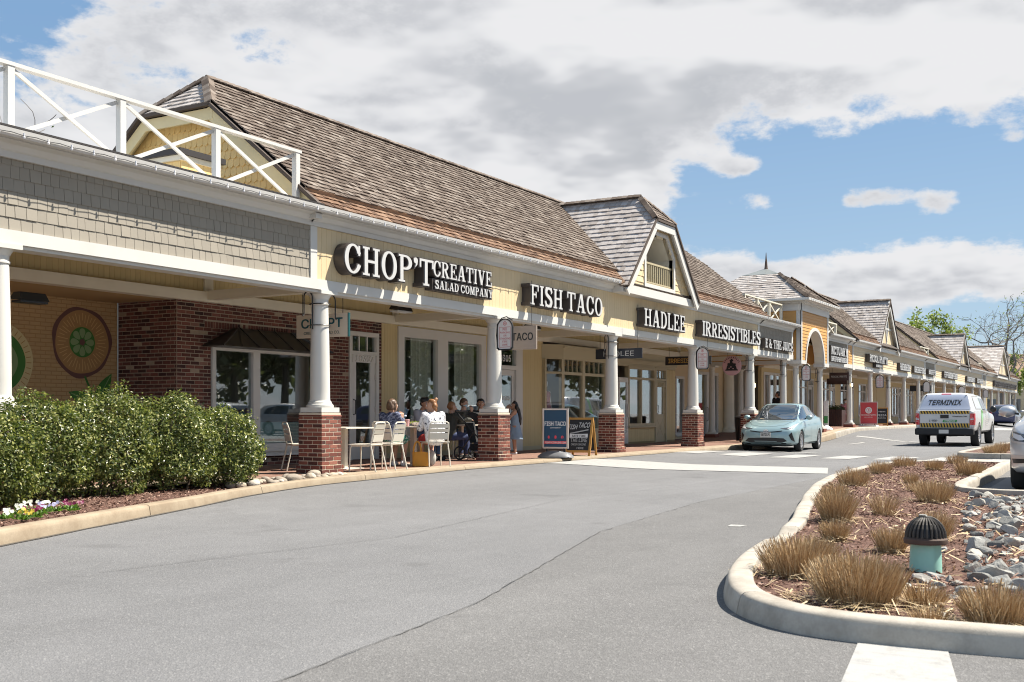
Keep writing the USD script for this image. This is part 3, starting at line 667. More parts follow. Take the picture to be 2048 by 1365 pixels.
def emit(T, under, name, items, mat, single):
    """items (distance, vertices, faces): the nearest as parts of their own, the rest joined"""
    items.sort(key=lambda q: q[0])
    for d, v, f in items[:single]: T.part(name, MB().add(v, f, RNG.random()), mat, under=under)
    if len(items) > single:
        mb = MB()
        for d, v, f in items[single:]: mb.add(v, f, RNG.random())
        T.part(name + '_field', mb, mat, under=under, kind='stuff')
def bricks(T, under, O, U, N, u1, z1, holes=(), mat='brick', single=300, L=.203, H=.0677, seed=3, z0=0., proud=.010, corner=True, bevel=True, soldier=()):
    """running bond over u in 0..u1, z in z0..z1 from O; holes (ua, ub, za, zb)"""
    O, U, N = np.asarray(O, float), nrm(U), nrm(N); r = random.Random(seed); items = []; k = 0; Z = np.array([0, 0, 1.])
    def brick(a, b, za, zb):
        p = proud * .6 * r.uniform(.6, 1.25); j = .0035
        v = []
        for d, s in ((-.004, 0), (p - .0025, 0), (p, .003)):
            v += [O + U * x + Z * zz + N * d for x, zz in ((a + s, za + s), (b - s, za + s), (b - s, zb - s), (a + s, zb - s))]
        f = [(i, (i + 1) % 4, (i + 1) % 4 + 4, i + 4) for i in range(4)] + [(4 + i, 4 + (i + 1) % 4, (i + 1) % 4 + 8, i + 8) for i in range(4)] + [(8, 9, 10, 11)]
        if np.dot(np.cross(U, Z), N) < 0: f = [q[::-1] for q in f]
        items.append((np.linalg.norm(v[0] - EYEP), v, f))
    z = z0
    while z < z1 - .02:
        a = -(L / 2 if k % 2 else 0) + (r.uniform(-.004, .004)); zt = min(z + H, z1)
        cuts = [(h[0], h[1]) for h in list(holes) + [s[:4] for s in soldier] if h[2] < (z + zt) / 2 < h[3]]
        while a < u1:
            seg = [(max(a, 0), min(a + L, u1))]
            for c0, c1 in cuts: seg = [q for s0, s1 in seg for q in ((s0, min(s1, c0)), (max(s0, c1), s1)) if q[1] - q[0] > .02]
            for s0, s1 in seg: brick(s0 + .0065, s1 - .0065, z + .0065, zt - .0065)
            a += L
        z += H; k += 1
    for (ua, ub, za, zb) in soldier:
        u = ua
        while u < ub - .03: brick(u + .004, u + .0677 - .006, za + .005, zb - .005); u += .0677
    emit(T, under, 'brick', items, mat, single)
def vboards(T, under, x0, x1, y, z0, z1, w, mat, single=300, seed=5, holes=(), name='board', t=.014, gap=.005):
    r = random.Random(seed); items = []; x = x0
    while x < x1 - .02:
        b = min(x + w, x1); spans = [(z0, z1)]
        for h in holes:
            if h[0] < (x + b) / 2 < h[1]: spans = [q for s in spans for q in ((s[0], min(s[1], h[2])), (max(s[0], h[3]), s[1])) if q[1] - q[0] > .02]
        for s0, s1 in spans:
            p = r.uniform(0, .002); m = MB().box(x + gap / 2, b - gap / 2, y - t - p, y, s0, s1); items.append((math.hypot(x, y), m.pts(), BOXF))
        x = b
    emit(T, under, name, items, mat, single)
def laps(T, under, O, U, N, u1, z0, z1, h, mat, clip=None, single=300, name='siding_board', t=.022):
    """horizontal lap boards; clip(z) -> list of (ua, ub)"""
    O, U, N = np.asarray(O, float), nrm(U), nrm(N); Z = np.array([0, 0, 1.]); z = z0; items = []
    while z < z1 - .01:
        zt = min(z + h, z1)
        for (ua, ub) in (clip((z + zt) / 2) if clip else [(0, u1)]):
            if ub - ua < .03: continue
            v = [O + U * u + Z * q + N * d for u in (ua, ub) for q, d in ((z, 0), (z, t), (zt + .004, .006), (zt + .004, 0))]
            f = [(0, 3, 2, 1), (4, 5, 6, 7), (0, 1, 5, 4), (1, 2, 6, 5), (2, 3, 7, 6), (3, 0, 4, 7)]
            if np.dot(np.cross(U, Z), N) < 0: f = [q[::-1] for q in f]
            items.append((np.linalg.norm(v[0] - EYEP), v, f))
        z += h
    emit(T, under, name, items, mat, single)
def window(T, x0, x1, z0, z1, y, fw=.09, mull=(), trans=(), mat='white_trim', depth=.10, name='window', mw=.06, panemat='pane', sill=0.05, label=None):
    """frame with panes facing the road; y is the frame's face"""
    poly = sbox(x0, z0, x1, z1); xsp = [x0 + fw] + [c for m in mull for c in (m - mw / 2, m + mw / 2)] + [x1 - fw]; zsp = [z0 + fw] + [c for m in trans for c in (m - mw / 2, m + mw / 2)] + [z1 - fw]
    holes = []
    for i in range(0, len(xsp), 2):
        for j in range(0, len(zsp), 2): holes.append((xsp[i], xsp[i + 1], zsp[j], zsp[j + 1])); poly = poly.difference(sbox(xsp[i], zsp[j], xsp[i + 1], zsp[j + 1]))
    mb = MB().ext(poly, (0, y + depth, 0), (1, 0, 0), (0, 0, 1), (0, -depth, 0))
    if sill: mb.box(x0 - .03, x1 + .03, y - sill, y - .002, z0 - .045, z0 - .002)
    fr = T.part(name, mb, mat, label=label)
    for h in holes: T.part('pane', MB().box(h[0] - .004, h[1] + .004, y + depth * .5, y + depth * .5 + .008, h[2] - .004, h[3] + .004), panemat, under=fr)
    return fr
def door(T, x0, x1, z0, z1, y, mat='white_trim', glass=(.16, .30, .14), trans=None, number=None, hinge=True, numz=None, cols=1):
    """a glazed door with its casing, transom panes and handle; glass: stile, bottom rail, top rail"""
    fw = .09; top = trans if trans else z1 - fw
    fm = MB().ext(sbox(x0, z0, x1, z1).difference(sbox(x0 + fw, z0 - 1, x1 - fw, top)).difference(sbox(x0 + fw, top + .07, x1 - fw, z1 - fw) if trans else Polygon()), (0, y + .12, 0), (1, 0, 0), (0, 0, 1), (0, -.12, 0))
    fr = T.part('door_frame', fm, mat)
    if trans:
        n = 3; w = (x1 - x0 - 2 * fw) / n
        for i in range(n): T.part('pane', MB().box(x0 + fw + i * w + .015, x0 + fw + (i + 1) * w - .015, y + .05, y + .058, top + .09, z1 - fw - .02), 'pane', under=fr)
        mm = MB()
        for i in range(n + 1): mm.box(x0 + fw + i * w - .015, x0 + fw + i * w + .015, y + .035, y + .075, top + .07, z1 - fw)
        T.part('muntin', mm, mat, under=fr)
    a, b = x0 + fw + .006, x1 - fw - .006; st, br, tr = glass
    dm = MB().ext(sbox(a, z0 + .01, b, top - .006).difference(sbox(a + st, z0 + br, b - st, top - tr)), (0, y + .085, 0), (1, 0, 0), (0, 0, 1), (0, -.045, 0))
    dr = T.part('door', dm, mat)
    T.part('pane', MB().box(a + st - .004, b - st + .004, y + .06, y + .066, z0 + br - .004, top - tr + .004), 'pane', under=dr)
    T.part('handle', MB().tube([(a + .07, y + .04, z0 + .95), (a + .07, y - .02, z0 + .97), (a + .07, y - .02, z0 + 1.25), (a + .07, y + .04, z0 + 1.27)], .012), 'black_metal', under=dr)
    if hinge:
        for hz in (.3, 1.0, 1.7): T.part('hinge', MB().box(b - .012, b + .014, y + .028, y + .042, z0 + hz, z0 + hz + .11), 'alu', under=dr)
    if number: T.part('number_panel', MB().box(a + .02, b - .02, y + .008, y + .035, number[1] - .02, number[1] + .17), mat, under=fr); lettering(T, number[0], (a + .10, y + .008, number[1]), (1, 0, 0), (0, 0, 1), .13, number[2] if len(number) > 2 else 'cream_trim', .016, width=b - a - .2, under=fr, name='door_number')
    return dr
def lettering(T, text, o, ux, uy, h, mat, depth=.004, width=None, center=False, under=None, name='lettering', bold=False, slant=0.):
    m = meshkit.text_mesh(text, h, depth, bold); v = np.array(m.vertices); f = np.array(m.faces)
    w0, w1 = v[:, 0].min(), v[:, 0].max(); v[:, 0] -= w0
    if width: v[:, 0] *= width / (w1 - w0)
    if slant: v[:, 0] += slant * v[:, 1]
    if center: v[:, 0] -= (v[:, 0].min() + v[:, 0].max()) / 2
    ux, uy = nrm(ux), nrm(uy); n = np.cross(ux, uy)
    p = np.asarray(o, float) + v[:, :1] * ux + v[:, 1:2] * uy + v[:, 2:] * n
    mb = MB().add(p, f)
    if T is None: return mb
    return T.part(name, mb, mat, under=under)

CAPZ = 3.135
def column(T, x, y=YC, z0=None, ztop=CAPZ, pier=True, single=150, rows=15):
    """tuscan column on a brick pier (or on a low brick plinth)"""
    zs = float(SW(x)) if z0 is None else z0
    if pier:
        h = 14.8 * .0677; zt = zs + h; hw = .2525
        core = T.part('brick_pier', MB().box(x - hw + .012, x + hw - .012, y - hw + .012, y + hw - .012, zs - .05, zt - .01).box(x - hw - .016, x + hw + .016, y - hw - .016, y + hw + .016, zs - .04, zs + .130), 'mortar')
        for sd, (O, U, N) in enumerate((((x - hw + .012, y + hw, zs), (0, -1, 0), (-1, 0, 0)), ((x - hw, y - hw + .012, zs), (1, 0, 0), (0, -1, 0)), ((x + hw - .012, y - hw, zs), (0, 1, 0), (1, 0, 0)), ((x + hw, y + hw - .012, zs), (-1, 0, 0), (0, 1, 0)))):
            bricks(T, core, O, U, N, 2 * hw, h - .0677, (), 'brick', single // 2 if sd < 2 else 0, z0=.135, seed=int(x * 10) + sd, proud=.012)
            O2 = np.array(O) + np.array(N) * .028 - np.array(U) * .028
            bricks(T, core, O2, U, N, 2 * hw + .056, .135, (), 'brick', 8 if sd < 2 else 0, seed=int(x * 7) + sd, proud=.012)
        tp = MB().ext(sbox(-hw, -hw, hw, hw), (x, y, zt - .0677), (1, 0, 0), (0, 1, 0), (0, 0, .01))
        v = [(x + sx * r_, y + sy * r_, z) for r_, z in ((hw + .004, zt - .0677), (hw - .045, zt)) for sx, sy in ((-1, -1), (1, -1), (1, 1), (-1, 1))]
        T.part('sloped_brick_course', MB().add(v, BOXF), 'brick', under=core)
        zc = zt
        T.part('pier_cap', MB().box(x - .225, x + .225, y - .225, y + .225, zc - .002, zc + .076), 'column_white'); zb = zc + .076
    else:
        T.part('brick_plinth', MB().box(x - .22, x + .22, y - .22, y + .22, zs - .05, zs + .12), 'brick'); zb = zs + .12
        T.part('pier_cap', MB().box(x - .185, x + .185, y - .185, y + .185, zb, zb + .06), 'column_white'); zb += .06
    H = ztop - zb; prof = [(.222, 0), (.228, .02), (.222, .042), (.205, .05), (.205, .06), (.190, .07), (.194, .082), (.186, .098), (.172, .11), (.166, .135)]
    prof += [(.166 - .030 * t ** 1.6, .135 + (H - .135 - .24) * t) for t in np.linspace(.1, 1, 9)]
    zz = H - .24; prof += [(.138, zz + .004), (.150, zz + .012), (.150, zz + .034), (.138, zz + .042), (.138, zz + .10), (.150, zz + .11), (.158, zz + .13), (.182, zz + .165), (.188, zz + .18)]
    if not pier: prof = [(r_ * .76, z_) for r_, z_ in prof]
    T.part('column', MB().lathe(prof, (x, y, zb), 32).box(x - .205, x + .205, y - .205, y + .205, zb + H - .06, zb + H - .001), 'column_white', 35)

CROWN = [(YF + .02, 4.15), (YF - .03, 4.15), (YF - .03, 4.225), (YF - .06, 4.24), (YF - .10, 4.30), (YF - .20, 4.325), (YF - .20, 4.345), (YF + .02, 4.345)]
GUT = [(YF - .21, 4.335), (YF - .30, 4.335), (YF - .32, 4.36), (YF - .33, 4.425), (YF - .21, 4.425)]
def along_x(prof, x0, x1):
    n = len(prof); v = [(x0, a, b) for a, b in prof] + [(x1, a, b) for a, b in prof]
    return MB().add(v, [(i, (i + 1) % n, (i + 1) % n + n, i + n) for i in range(n)] + [tuple(range(n - 1, -1, -1)), tuple(range(n, 2 * n))])
def fascia(T, x0, x1, kind, single=300, mat=None, gutter=True, ends=(True, True), seed=1, beam_mat='white_trim'):
    """the band over the columns: beam, boards or shingles, crown and gutter"""
    T.part('beam', MB().box(x0, x1, YF - .02, YC + .14, 3.135, 3.30).box(x0 + .001, x1 - .001, YF + .02, YC + .10, 3.09, 3.134), beam_mat)
    core = T.part('fascia', MB().box(x0 + .001, x1 - .001, YF + .022, YF + .12, 3.301, 4.149), 'yellow_groove' if kind != 'shingle' else 'grey_shingle')
    a, b = x0 + (.16 if ends[0] else 0), x1 - (.16 if ends[1] else 0)
    if kind == 'board': vboards(T, core, a, b, YF + .02, 3.302, 4.148, .128, mat or 'yellow_board', single, seed)
    elif kind == 'siding': laps(T, core, (a, YF + .022, 0), (1, 0, 0), (0, -1, 0), b - a, 3.302, 4.148, .125, mat or 'cream_siding', None, single)
    else:
        shingles(T, core, (a, YF + .02, 3.30), (1, 0, 0), (0, 0, 1), [(0, 0), (b - a, 0), (b - a, .85), (0, .85)], mat or 'grey_shingle', single, .155, (.115, .165), .013, seed, ragged=.001)
    tr = MB()
    if ends[0]: tr.box(x0, x0 + .158, YF - .012, YF + .06, 3.302, 4.148)
    if ends[1]: tr.box(x1 - .158, x1, YF - .012, YF + .06, 3.302, 4.148)
    if ends[0] or ends[1]: T.part('corner_trim', tr, beam_mat)
    T.part('crown', along_x(CROWN, x0, x1), beam_mat)
    if gutter: T.part('gutter', along_x(GUT, x0 - .05, x1 + .05), 'gutter')
def arcade_inside(T, x0, x1, beams, mat='yellow_shade_board', single=200, z=3.9, yw=YW, back=True):
    """ceiling, the boarded wall above the shop fronts, the inner beam and the cross beams"""
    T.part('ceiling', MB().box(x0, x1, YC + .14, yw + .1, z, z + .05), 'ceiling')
    w = T.part('upper_wall', MB().box(x0, x1, yw + .002, yw + .12, 3.26, z), 'yellow_groove')
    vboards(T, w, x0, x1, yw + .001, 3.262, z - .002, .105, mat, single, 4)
    T.part('inner_beam', MB().box(x0, x1, yw - .10, yw + .13, 3.08, 3.258), 'cream_trim')
    for x in beams: T.part('cross_beam', MB().box(x - .09, x + .09, YC + .142, yw - .102, 3.12, 3.28), 'cream_trim'); T.part('hanger_post', MB().box(x - .1, x + .1, yw - .05, yw - .016, 3.26, z - .002), 'cream_trim')
def interior(T, x0, x1, y0=YW + .3, y1=18.2, z0=None, z1=3.4, mat='interior'):
    z0 = float(SW((x0 + x1) / 2)) if z0 is None else z0
    v = [(x0, y0, z0), (x1, y0, z0), (x1, y1, z0), (x0, y1, z0), (x0, y0, z1), (x1, y0, z1), (x1, y1, z1), (x0, y1, z1)]
    T.part('shop_interior', MB().add(v, [(4, 7, 6, 5), (1, 5, 6, 2), (2, 6, 7, 3), (3, 7, 4, 0)]), mat); T.part('shop_floor', MB().add(v[:4], [(0, 1, 2, 3)]), 'interior_floor')
def string_lights(label, x0, x1, y=YF - .335, z=4.372, step=.31):
    n = min(300, int((x1 - x0) / step)); T = Thing('string_lights', label, 'string lights', (x0, y, z), group=None)
    T.part('wire', MB().tube([(x0 + (x1 - x0) * i / (2 * n), y - .012, z + (.0 if i % 2 == 0 else -.012)) for i in range(2 * n + 1)], .005, 4), 'black_metal')
    for i in range(n):
        x = x0 + (i + .5) * (x1 - x0) / n
        T.part('bulb', MB().lathe([(.004, -.052), (.014, -.045), (.018, -.03), (.010, -.012), (.012, -.004), (.012, .018)], (x, y - .014, z), 6), 'lamp_clear' if i % 3 else 'sign_white')
# ---------------------------------------------------------------- roofs
SL = math.atan(.81); CS, SN = math.cos(SL), math.sin(SL); EY, EZ = 11.44, 4.43; RY = 14.7; RZ = EZ + .81 * (RY - EY)
JY = 13.84; JZ = EZ + .81 * (JY - EY); VR = (RY - EY) / CS; VJ = (JY - EY) / CS; HV = .75
def caps(T, under, a, b, mat='shake', w=.15, seed=1, n_single=40, step=.16, side=(0, -1, .3)):
    a, b = np.asarray(a, float), np.asarray(b, float); L = np.linalg.norm(b - a); n = int(L / step); d = (b - a) / L; r = random.Random(seed); items = []
    h = nrm(np.cross(d, (0, 0, 1))); up = nrm(np.cross(h, d))
    for i in range(n):
        c = a + d * (i + .5) * step
        for s in (-1, 1):
            o = c + h * s * w * .42 + up * (.012 - .0); ax = d + up * .07; m = MB().obox(o, (step * 1.35, w, .018), ax, up - h * s * -.75 if False else up + h * s * .7)
            items.append((np.linalg.norm(c - EYEP), m.pts(), BOXF))
    emit(T, under, 'ridge_cap', items, mat, n_single)
def gable_roof(T, x0, x1, single=300, seed=1, dormer=None, jerk=True, pale='shake_sheen', exposure=.15, w=(.10, .19), wall_single=0, rake_mat='rake_yellow', cap_single=30, wallmat='scallop_yellow'):
    """the pitched roof over x0..x1 with clipped gables; dormer = (centre, half width, eave z, ridge z, front y, jerk height or None)"""
    L = x1 - x0; jv, hv = (VJ, HV) if jerk else (VR, 0.0)
    O = np.array([x0, EY, EZ]); U = np.array([1., 0, 0]); V = np.array([0, CS, SN]); N = np.array([0, -SN, CS])
    poly = [(0, 0), (L, 0), (L, jv), (L - hv, VR), (hv, VR), (0, jv)]
    base = MB().ext(Polygon(poly), O - N * .012, U, V, -N * .05)
    Vb = np.array([0, -CS, SN]); Ob = np.array([x0, 2 * RY - EY, EZ]); base.ext(Polygon(poly), Ob, U, Vb, np.array([0, -SN, -CS]) * .05)
    if jerk:
        for xx, s in ((x0, 1), (x1, -1)):
            a, b, c = (xx, JY, JZ), (xx, 2 * RY - JY, JZ), (xx + s * HV, RY, RZ); base.add([a, b, c], [(0, 1, 2)])
    roof = T.part('roof', base, 'roof_under')
    sk = None
    if dormer:
        dc, dw, de, dr, dfy, dj = dormer; ds = (dr - de) / dw
        sk = lambda u, v: abs(x0 + u - dc) < (dr - (EZ + v * SN)) / ds - .12
    shingles(T, roof, O, U, V, [(0, 0), (L, 0), (L, .44), (0, .44)], 'shake_fresh', int(single * .3), .14, (.09, .17), .022, seed, sk)
    sb = MB()
    for (a, b) in (((0, L),) if not dormer else ((0, dc - dw - x0 + .25), (dc + dw - x0 - .25, L))): sb.obox(O + U * (a + b) / 2 + V * .43 + N * .035, (b - a, .05, .075), U, N)
    T.part('snow_board', sb, 'roof_board', under=roof)
    shingles(T, roof, O, U, V, [(0, .40), (L, .40), (L, jv), (L - hv, VR), (hv, VR), (0, jv)], 'shake', single - int(single * .3), exposure, w, .024, seed + 1, sk, v0=.40, lift=.06, ragged=.016)
    caps(T, roof, (x0 + hv, RY, RZ + .07), (x1 - hv, RY, RZ + .07), 'shake', .15, seed, cap_single)
    if jerk:
        Lh = math.hypot(HV, RZ - JZ); hw = RY - JY
        shingles(T, roof, (x0 - .02, JY, JZ + .03), (0, 1, 0), (HV, 0, RZ - JZ), [(-.02, 0), (2 * hw + .02, 0), (hw, Lh)], pale, 30 if single > 100 else 0, exposure, w, .024, seed + 3)  # clipped gable end takes the painted sheen tone
        for yy in (JY, 2 * RY - JY): caps(T, roof, (x0, yy, JZ + .05), (x0 + HV, RY, RZ + .07), 'shake', .13, seed + 5, 10 if single > 100 else 0)
    # gable walls and rake boards
    for xx, s in ((x0, 1), (x1, -1)):
        xw = xx + s * .30; pl = [(EY + .36, 4.1), (EY + .36, EZ + .22), (JY + .02, JZ - .07), (2 * RY - JY - .02, JZ - .07), (2 * RY - EY - .36, EZ + .22), (2 * RY - EY - .36, 4.1)] if jerk else [(EY + .36, 4.1), (EY + .36, EZ + .22), (RY, RZ - .1), (2 * RY - EY - .36, EZ + .22), (2 * RY - EY - .36, 4.1)]
        gw = T.part('gable_wall', MB().ext(Polygon(pl), (xw, 0, 0), (0, 1, 0), (0, 0, 1), (s * .1, 0, 0)), wallmat)
        if s == 1 and wall_single: scallops(T, gw, xw, pl, wall_single)
        rk = MB(); corners = [(EY, EZ), (JY, JZ), (2 * RY - JY, JZ), (2 * RY - EY, EZ)] if jerk else [(EY, EZ), (RY, RZ), (2 * RY - EY, EZ)]
        for (ya, za), (yb, zb) in zip(corners[:-1], corners[1:]):
            d = nrm((0, yb - ya, zb - za)); nn = nrm(np.cross((1, 0, 0), d)); nn = nn if nn[2] > 0 else -nn
            c = np.array([xx + s * .05, (ya + yb) / 2, (za + zb) / 2]) - nn * .15 + d * (.13 if (ya, za) == corners[0] else -.13 if (yb, zb) == corners[-1] else 0); mid = abs(zb - za) < 1e-6; rk.obox(c - [s * .004 * mid, 0, 0], (math.hypot(yb - ya, zb - za) + (.02 if mid else -.14), .045, .20), d, nn)
            c2 = np.array([xx + s * .17, (ya + yb) / 2, (za + zb) / 2]) - nn * .075; rk.obox(c2, (math.hypot(yb - ya, zb - za), .20, .03), d, nn)
        T.part('rake_board', rk, rake_mat)
        ed = MB()
        for (ya, za), (yb, zb) in zip(corners[:-1], corners[1:]):
            d = nrm((0, yb - ya, zb - za)); nn = nrm(np.cross((1, 0, 0), d)); nn = nn if nn[2] > 0 else -nn
            ed.obox(np.array([xx - s * .02, (ya + yb) / 2, (za + zb) / 2]) + nn * -.005, (math.hypot(yb - ya, zb - za), .09, .055), d, nn)
        T.part('roof_edge', ed, 'roof_edge_brown')
    if dormer: build_dormer(T, dormer, single, seed + 9, pale, exposure, w)
    return roof
def scallops(T, under, xw, pl, single):
    P = Polygon(pl); items = []; z = 4.12; k = 0; w, h = .135, .15
    while z < JZ:
        y = EY + (w / 2 if k % 2 else 0)
        while y < 2 * RY - EY:
            if P.buffer(-.02).contains(Point(y + w / 2, z + h / 2)):
                c = [(y + .003, z + h + .01), (y + .003, z + .055)] + [(y + w / 2 - (w / 2 - .003) * math.cos(t), z + .055 - .055 * math.sin(t)) for t in np.linspace(.4, math.pi - .4, 5)] + [(y + w - .003, z + .055), (y + w - .003, z + h + .01)]
                n = len(c); v = [(xw - .002, a, b) for a, b in c] + [(xw - .004 - .018 * min(1, (z + h - b) / h + .1), a, b) for a, b in c]
                f = [tuple(range(n, 2 * n))[::-1]] + [((i + 1) % n, i, i + n, (i + 1) % n + n)[::-1] for i in range(n)]; items.append((np.linalg.norm(np.array(v[0]) - EYEP), v, f))
            y += w
        z += h; k += 1
    emit(T, under, 'scallop_shingle', items, 'scallop_yellow', single)
def build_dormer(T, dormer, single, seed, pale, exposure, w):
    dc, dw, de, dr, fy, dj = dormer; ds = (dr - de) / dw; Ls = math.hypot(dw, dr - de); yb = EY + (dr - EZ) / .81 + .12; near = single > 100
    jw = (dr - dj) / ds if dj else 0.; vj = Ls * (1 - jw / dw); hy = .75 if dj else 0.
    for s in (-1, 1):
        O = np.array([dc + s * dw, fy, de]); U = np.array([0, 1., 0]); V = nrm((-s * dw, 0, dr - de)); N = np.cross(U, V); N = N if N[2] > 0 else -N
        y0 = max(.1, EY + (de - EZ) / .81 - fy)
        poly = [(0, 0), (y0 + .1, 0), (yb - fy, Ls), (hy, Ls), (0, vj)]
        rf = T.part('dormer_roof', MB().ext(Polygon(poly), O - N * .012, U, V, -N * .05), 'roof_under')
        shingles(T, rf, O, U, V, poly, pale if s < 0 else 'shake', (150 if near else 0) if s < 0 else 0, exposure * 1.25, w, .024, seed + s)  # left slope takes the painted sheen tone, right slope the plain shake
        a = np.array([dc + s * dw, fy + y0, de]); b = np.array([dc, yb, dr])
        T.part('valley_flashing', MB().bar(a + N * .03 + np.array([s * .02, -.02, .04]), b + N * .03 + np.array([0, -.02, .05]), .10, .03, N), 'roof_board' if near else 'roof_under', under=rf)
        if dj: caps(T, rf, (dc + s * jw, fy, dj + .04), (dc, fy + hy, dr + .05), 'shake', .12, seed, 8 if near else 0)
    caps(T, rf, (dc, fy + hy, dr + .05), (dc, yb, dr + .05), 'shake', .14, seed + 4, 20 if near else 0)
    if dj:
        Lh = math.hypot(hy, dr - dj); hp = T.part('dormer_hip', MB().add([(dc - jw, fy, dj), (dc + jw, fy, dj), (dc, fy + hy, dr)], [(0, 1, 2)]), 'roof_under')
        shingles(T, hp, (dc - jw, fy - .02, dj + .02), (1, 0, 0), (0, hy, dr - dj), [(0, 0), (2 * jw, 0), (jw, Lh)], 'shake', 20 if near else 0, exposure, w, .022, seed + 7)
    yw = fy + .20; zb = 4.36
    hw = lambda z: (dr - z) / ds - .14
    top = (dj - .08) if dj else dr - .15
    wp = [(dc - hw(zb), zb), (dc + hw(zb), zb), (dc + max(hw(top), .01), top), (dc - max(hw(top), .01), top)]
    if dj:
        ow = .95; op = [(dc - ow, 4.52), (dc + ow, 4.52), (dc + ow, 5.34), (dc + .46, 5.86), (dc - .46, 5.86), (dc - ow, 5.34)]; OP = Polygon(op)
        wl = T.part('dormer_wall', MB().ext(Polygon(wp).difference(OP), (0, yw + .1, 0), (1, 0, 0), (0, 0, 1), (0, -.1, 0)), 'cream_shingle')
        r = []
        shingles(T, wl, (0, yw - .002, 0), (1, 0, 0), (0, 0, 1), [(a, b) for a, b in wp], 'cream_shingle', 60, .16, (.11, .19), .02, seed, lambda u, v: OP.buffer(.03).contains(Point(u, v)), v0=zb, ragged=.003)
        T.part('opening_trim', MB().ext(OP.buffer(.10, join_style=2).difference(OP), (0, yw, 0), (1, 0, 0), (0, 0, 1), (0, -.045, 0)), 'white_trim')
        rv = MB(); n = len(op); D = 1.15
        v = [(a, yw + .0, b) for a, b in op] + [(a, yw + D, b) for a, b in op]; rv.add(v, [(i, (i + 1) % n, (i + 1) % n + n, i + n) for i in range(n)])
        T.part('balcony_recess', rv, 'cream_trim')
        T.part('balcony_back_wall', MB().ext(OP.difference(sbox(dc - .78, 4.7, dc + .5, 5.7)), (0, yw + D, 0), (1, 0, 0), (0, 0, 1), (0, .05, 0)), 'yellow_shade_board')
        T.part('balcony_pane', MB().box(dc - .78, dc + .5, yw + D + .01, yw + D + .02, 4.7, 5.7), 'pane'); T.part('balcony_dark', MB().box(dc - .78, dc + .5, yw + D + .4, yw + D + .42, 4.7, 5.7), 'interior')
        rl = T.part('balcony_rail', MB().box(dc - ow + .005, dc + ow - .005, yw + .03, yw + .09, 5.06, 5.11).box(dc - ow + .005, dc + ow - .005, yw + .035, yw + .085, 4.56, 4.60), 'taupe_trim')
        for i in range(13): x = dc - ow + .08 + i * (2 * ow - .16) / 12; T.part('baluster', MB().box(x - .018, x + .018, yw + .042, yw + .078, 4.60, 5.06), 'taupe_trim', under=rl)
    else:
        wl = T.part('dormer_wall', MB().ext(Polygon(wp), (0, yw + .1, 0), (1, 0, 0), (0, 0, 1), (0, -.1, 0)), 'cream_siding')
        T.part('dormer_band', MB().box(dc - hw(5.35), dc + hw(5.35), yw - .03, yw - .001, 5.32, 5.42), 'white_trim')
        dm = Polygon([(dc, 4.9), (dc + .22, 5.5), (dc, 6.1), (dc - .22, 5.5)])
        T.part('louvre_frame', MB().ext(dm.buffer(.07, join_style=2).difference(dm), (0, yw - .001, 0), (1, 0, 0), (0, 0, 1), (0, -.05, 0)), 'white_trim')
        lv = MB().ext(dm, (0, yw - .002, 0), (1, 0, 0), (0, 0, 1), (0, -.008, 0)); T.part('louvre', lv, 'base_grey')
        T.part('dormer_post', MB().box(dc - .06, dc + .06, yw - .035, yw - .001, 4.36, 4.83), 'white_trim')
    rk = MB(); C = [(dc - dw, de), (dc - jw, dj), (dc + jw, dj), (dc + dw, de)] if dj else [(dc - dw, de), (dc, dr), (dc + dw, de)]
    ed = MB()
    for (xa, za), (xb, zb_) in zip(C[:-1], C[1:]):
        d = nrm((xb - xa, 0, zb_ - za)); nn = nrm(np.cross(d, (0, 1, 0))); nn = nn if nn[2] > 0 else -nn; l = math.hypot(xb - xa, zb_ - za)
        m_ = np.array([(xa + xb) / 2, 0, (za + zb_) / 2])
        mid = abs(zb_ - za) < 1e-6; rk.obox(m_ + np.array([0, fy + .03 - .004 * mid, 0]) - nn * .16, (l + (.02 if mid else .14), .05, .20), d, nn); rk.obox(m_ + np.array([0, fy + .14, 0]) - nn * .08, (l, .22, .03), d, nn)
        ed.obox(m_ + np.array([0, fy - .012, 0]) - nn * .02, (l, .05, .055), d, nn)
    T.part('dormer_rake_board', rk, 'white_trim'); T.part('dormer_roof_edge', ed, 'roof_edge_brown')
    T.part('dormer_base_band', MB().box(dc - dw + .02, dc + dw - .02, fy + .12, YF - .035, 4.152, 4.362), 'white_trim')

def railing(label, xs, y, z0, z1, mat='white_trim'):
    T = Thing('roof_railing', label, 'railing', (xs[0], y, z0), group=None)
    for x in xs: T.part('post', MB().box(x - .046, x + .046, y - .046, y + .046, z0, z1 - .035), mat)
    T.part('top_rail', MB().box(xs[0] - .08, xs[-1] + .08, y - .055, y + .055, z1 - .034, z1 + .012), mat)
    for a, b in zip(xs[:-1], xs[1:]):
        T.part('brace', MB().bar((a + .06, y - .012, z1 - .08), (b - .06, y - .012, z0 + .06), .03, .05), mat); T.part('brace', MB().bar((a + .06, y + .02, z0 + .06), (b - .06, y + .02, z1 - .08), .03, .05), mat)

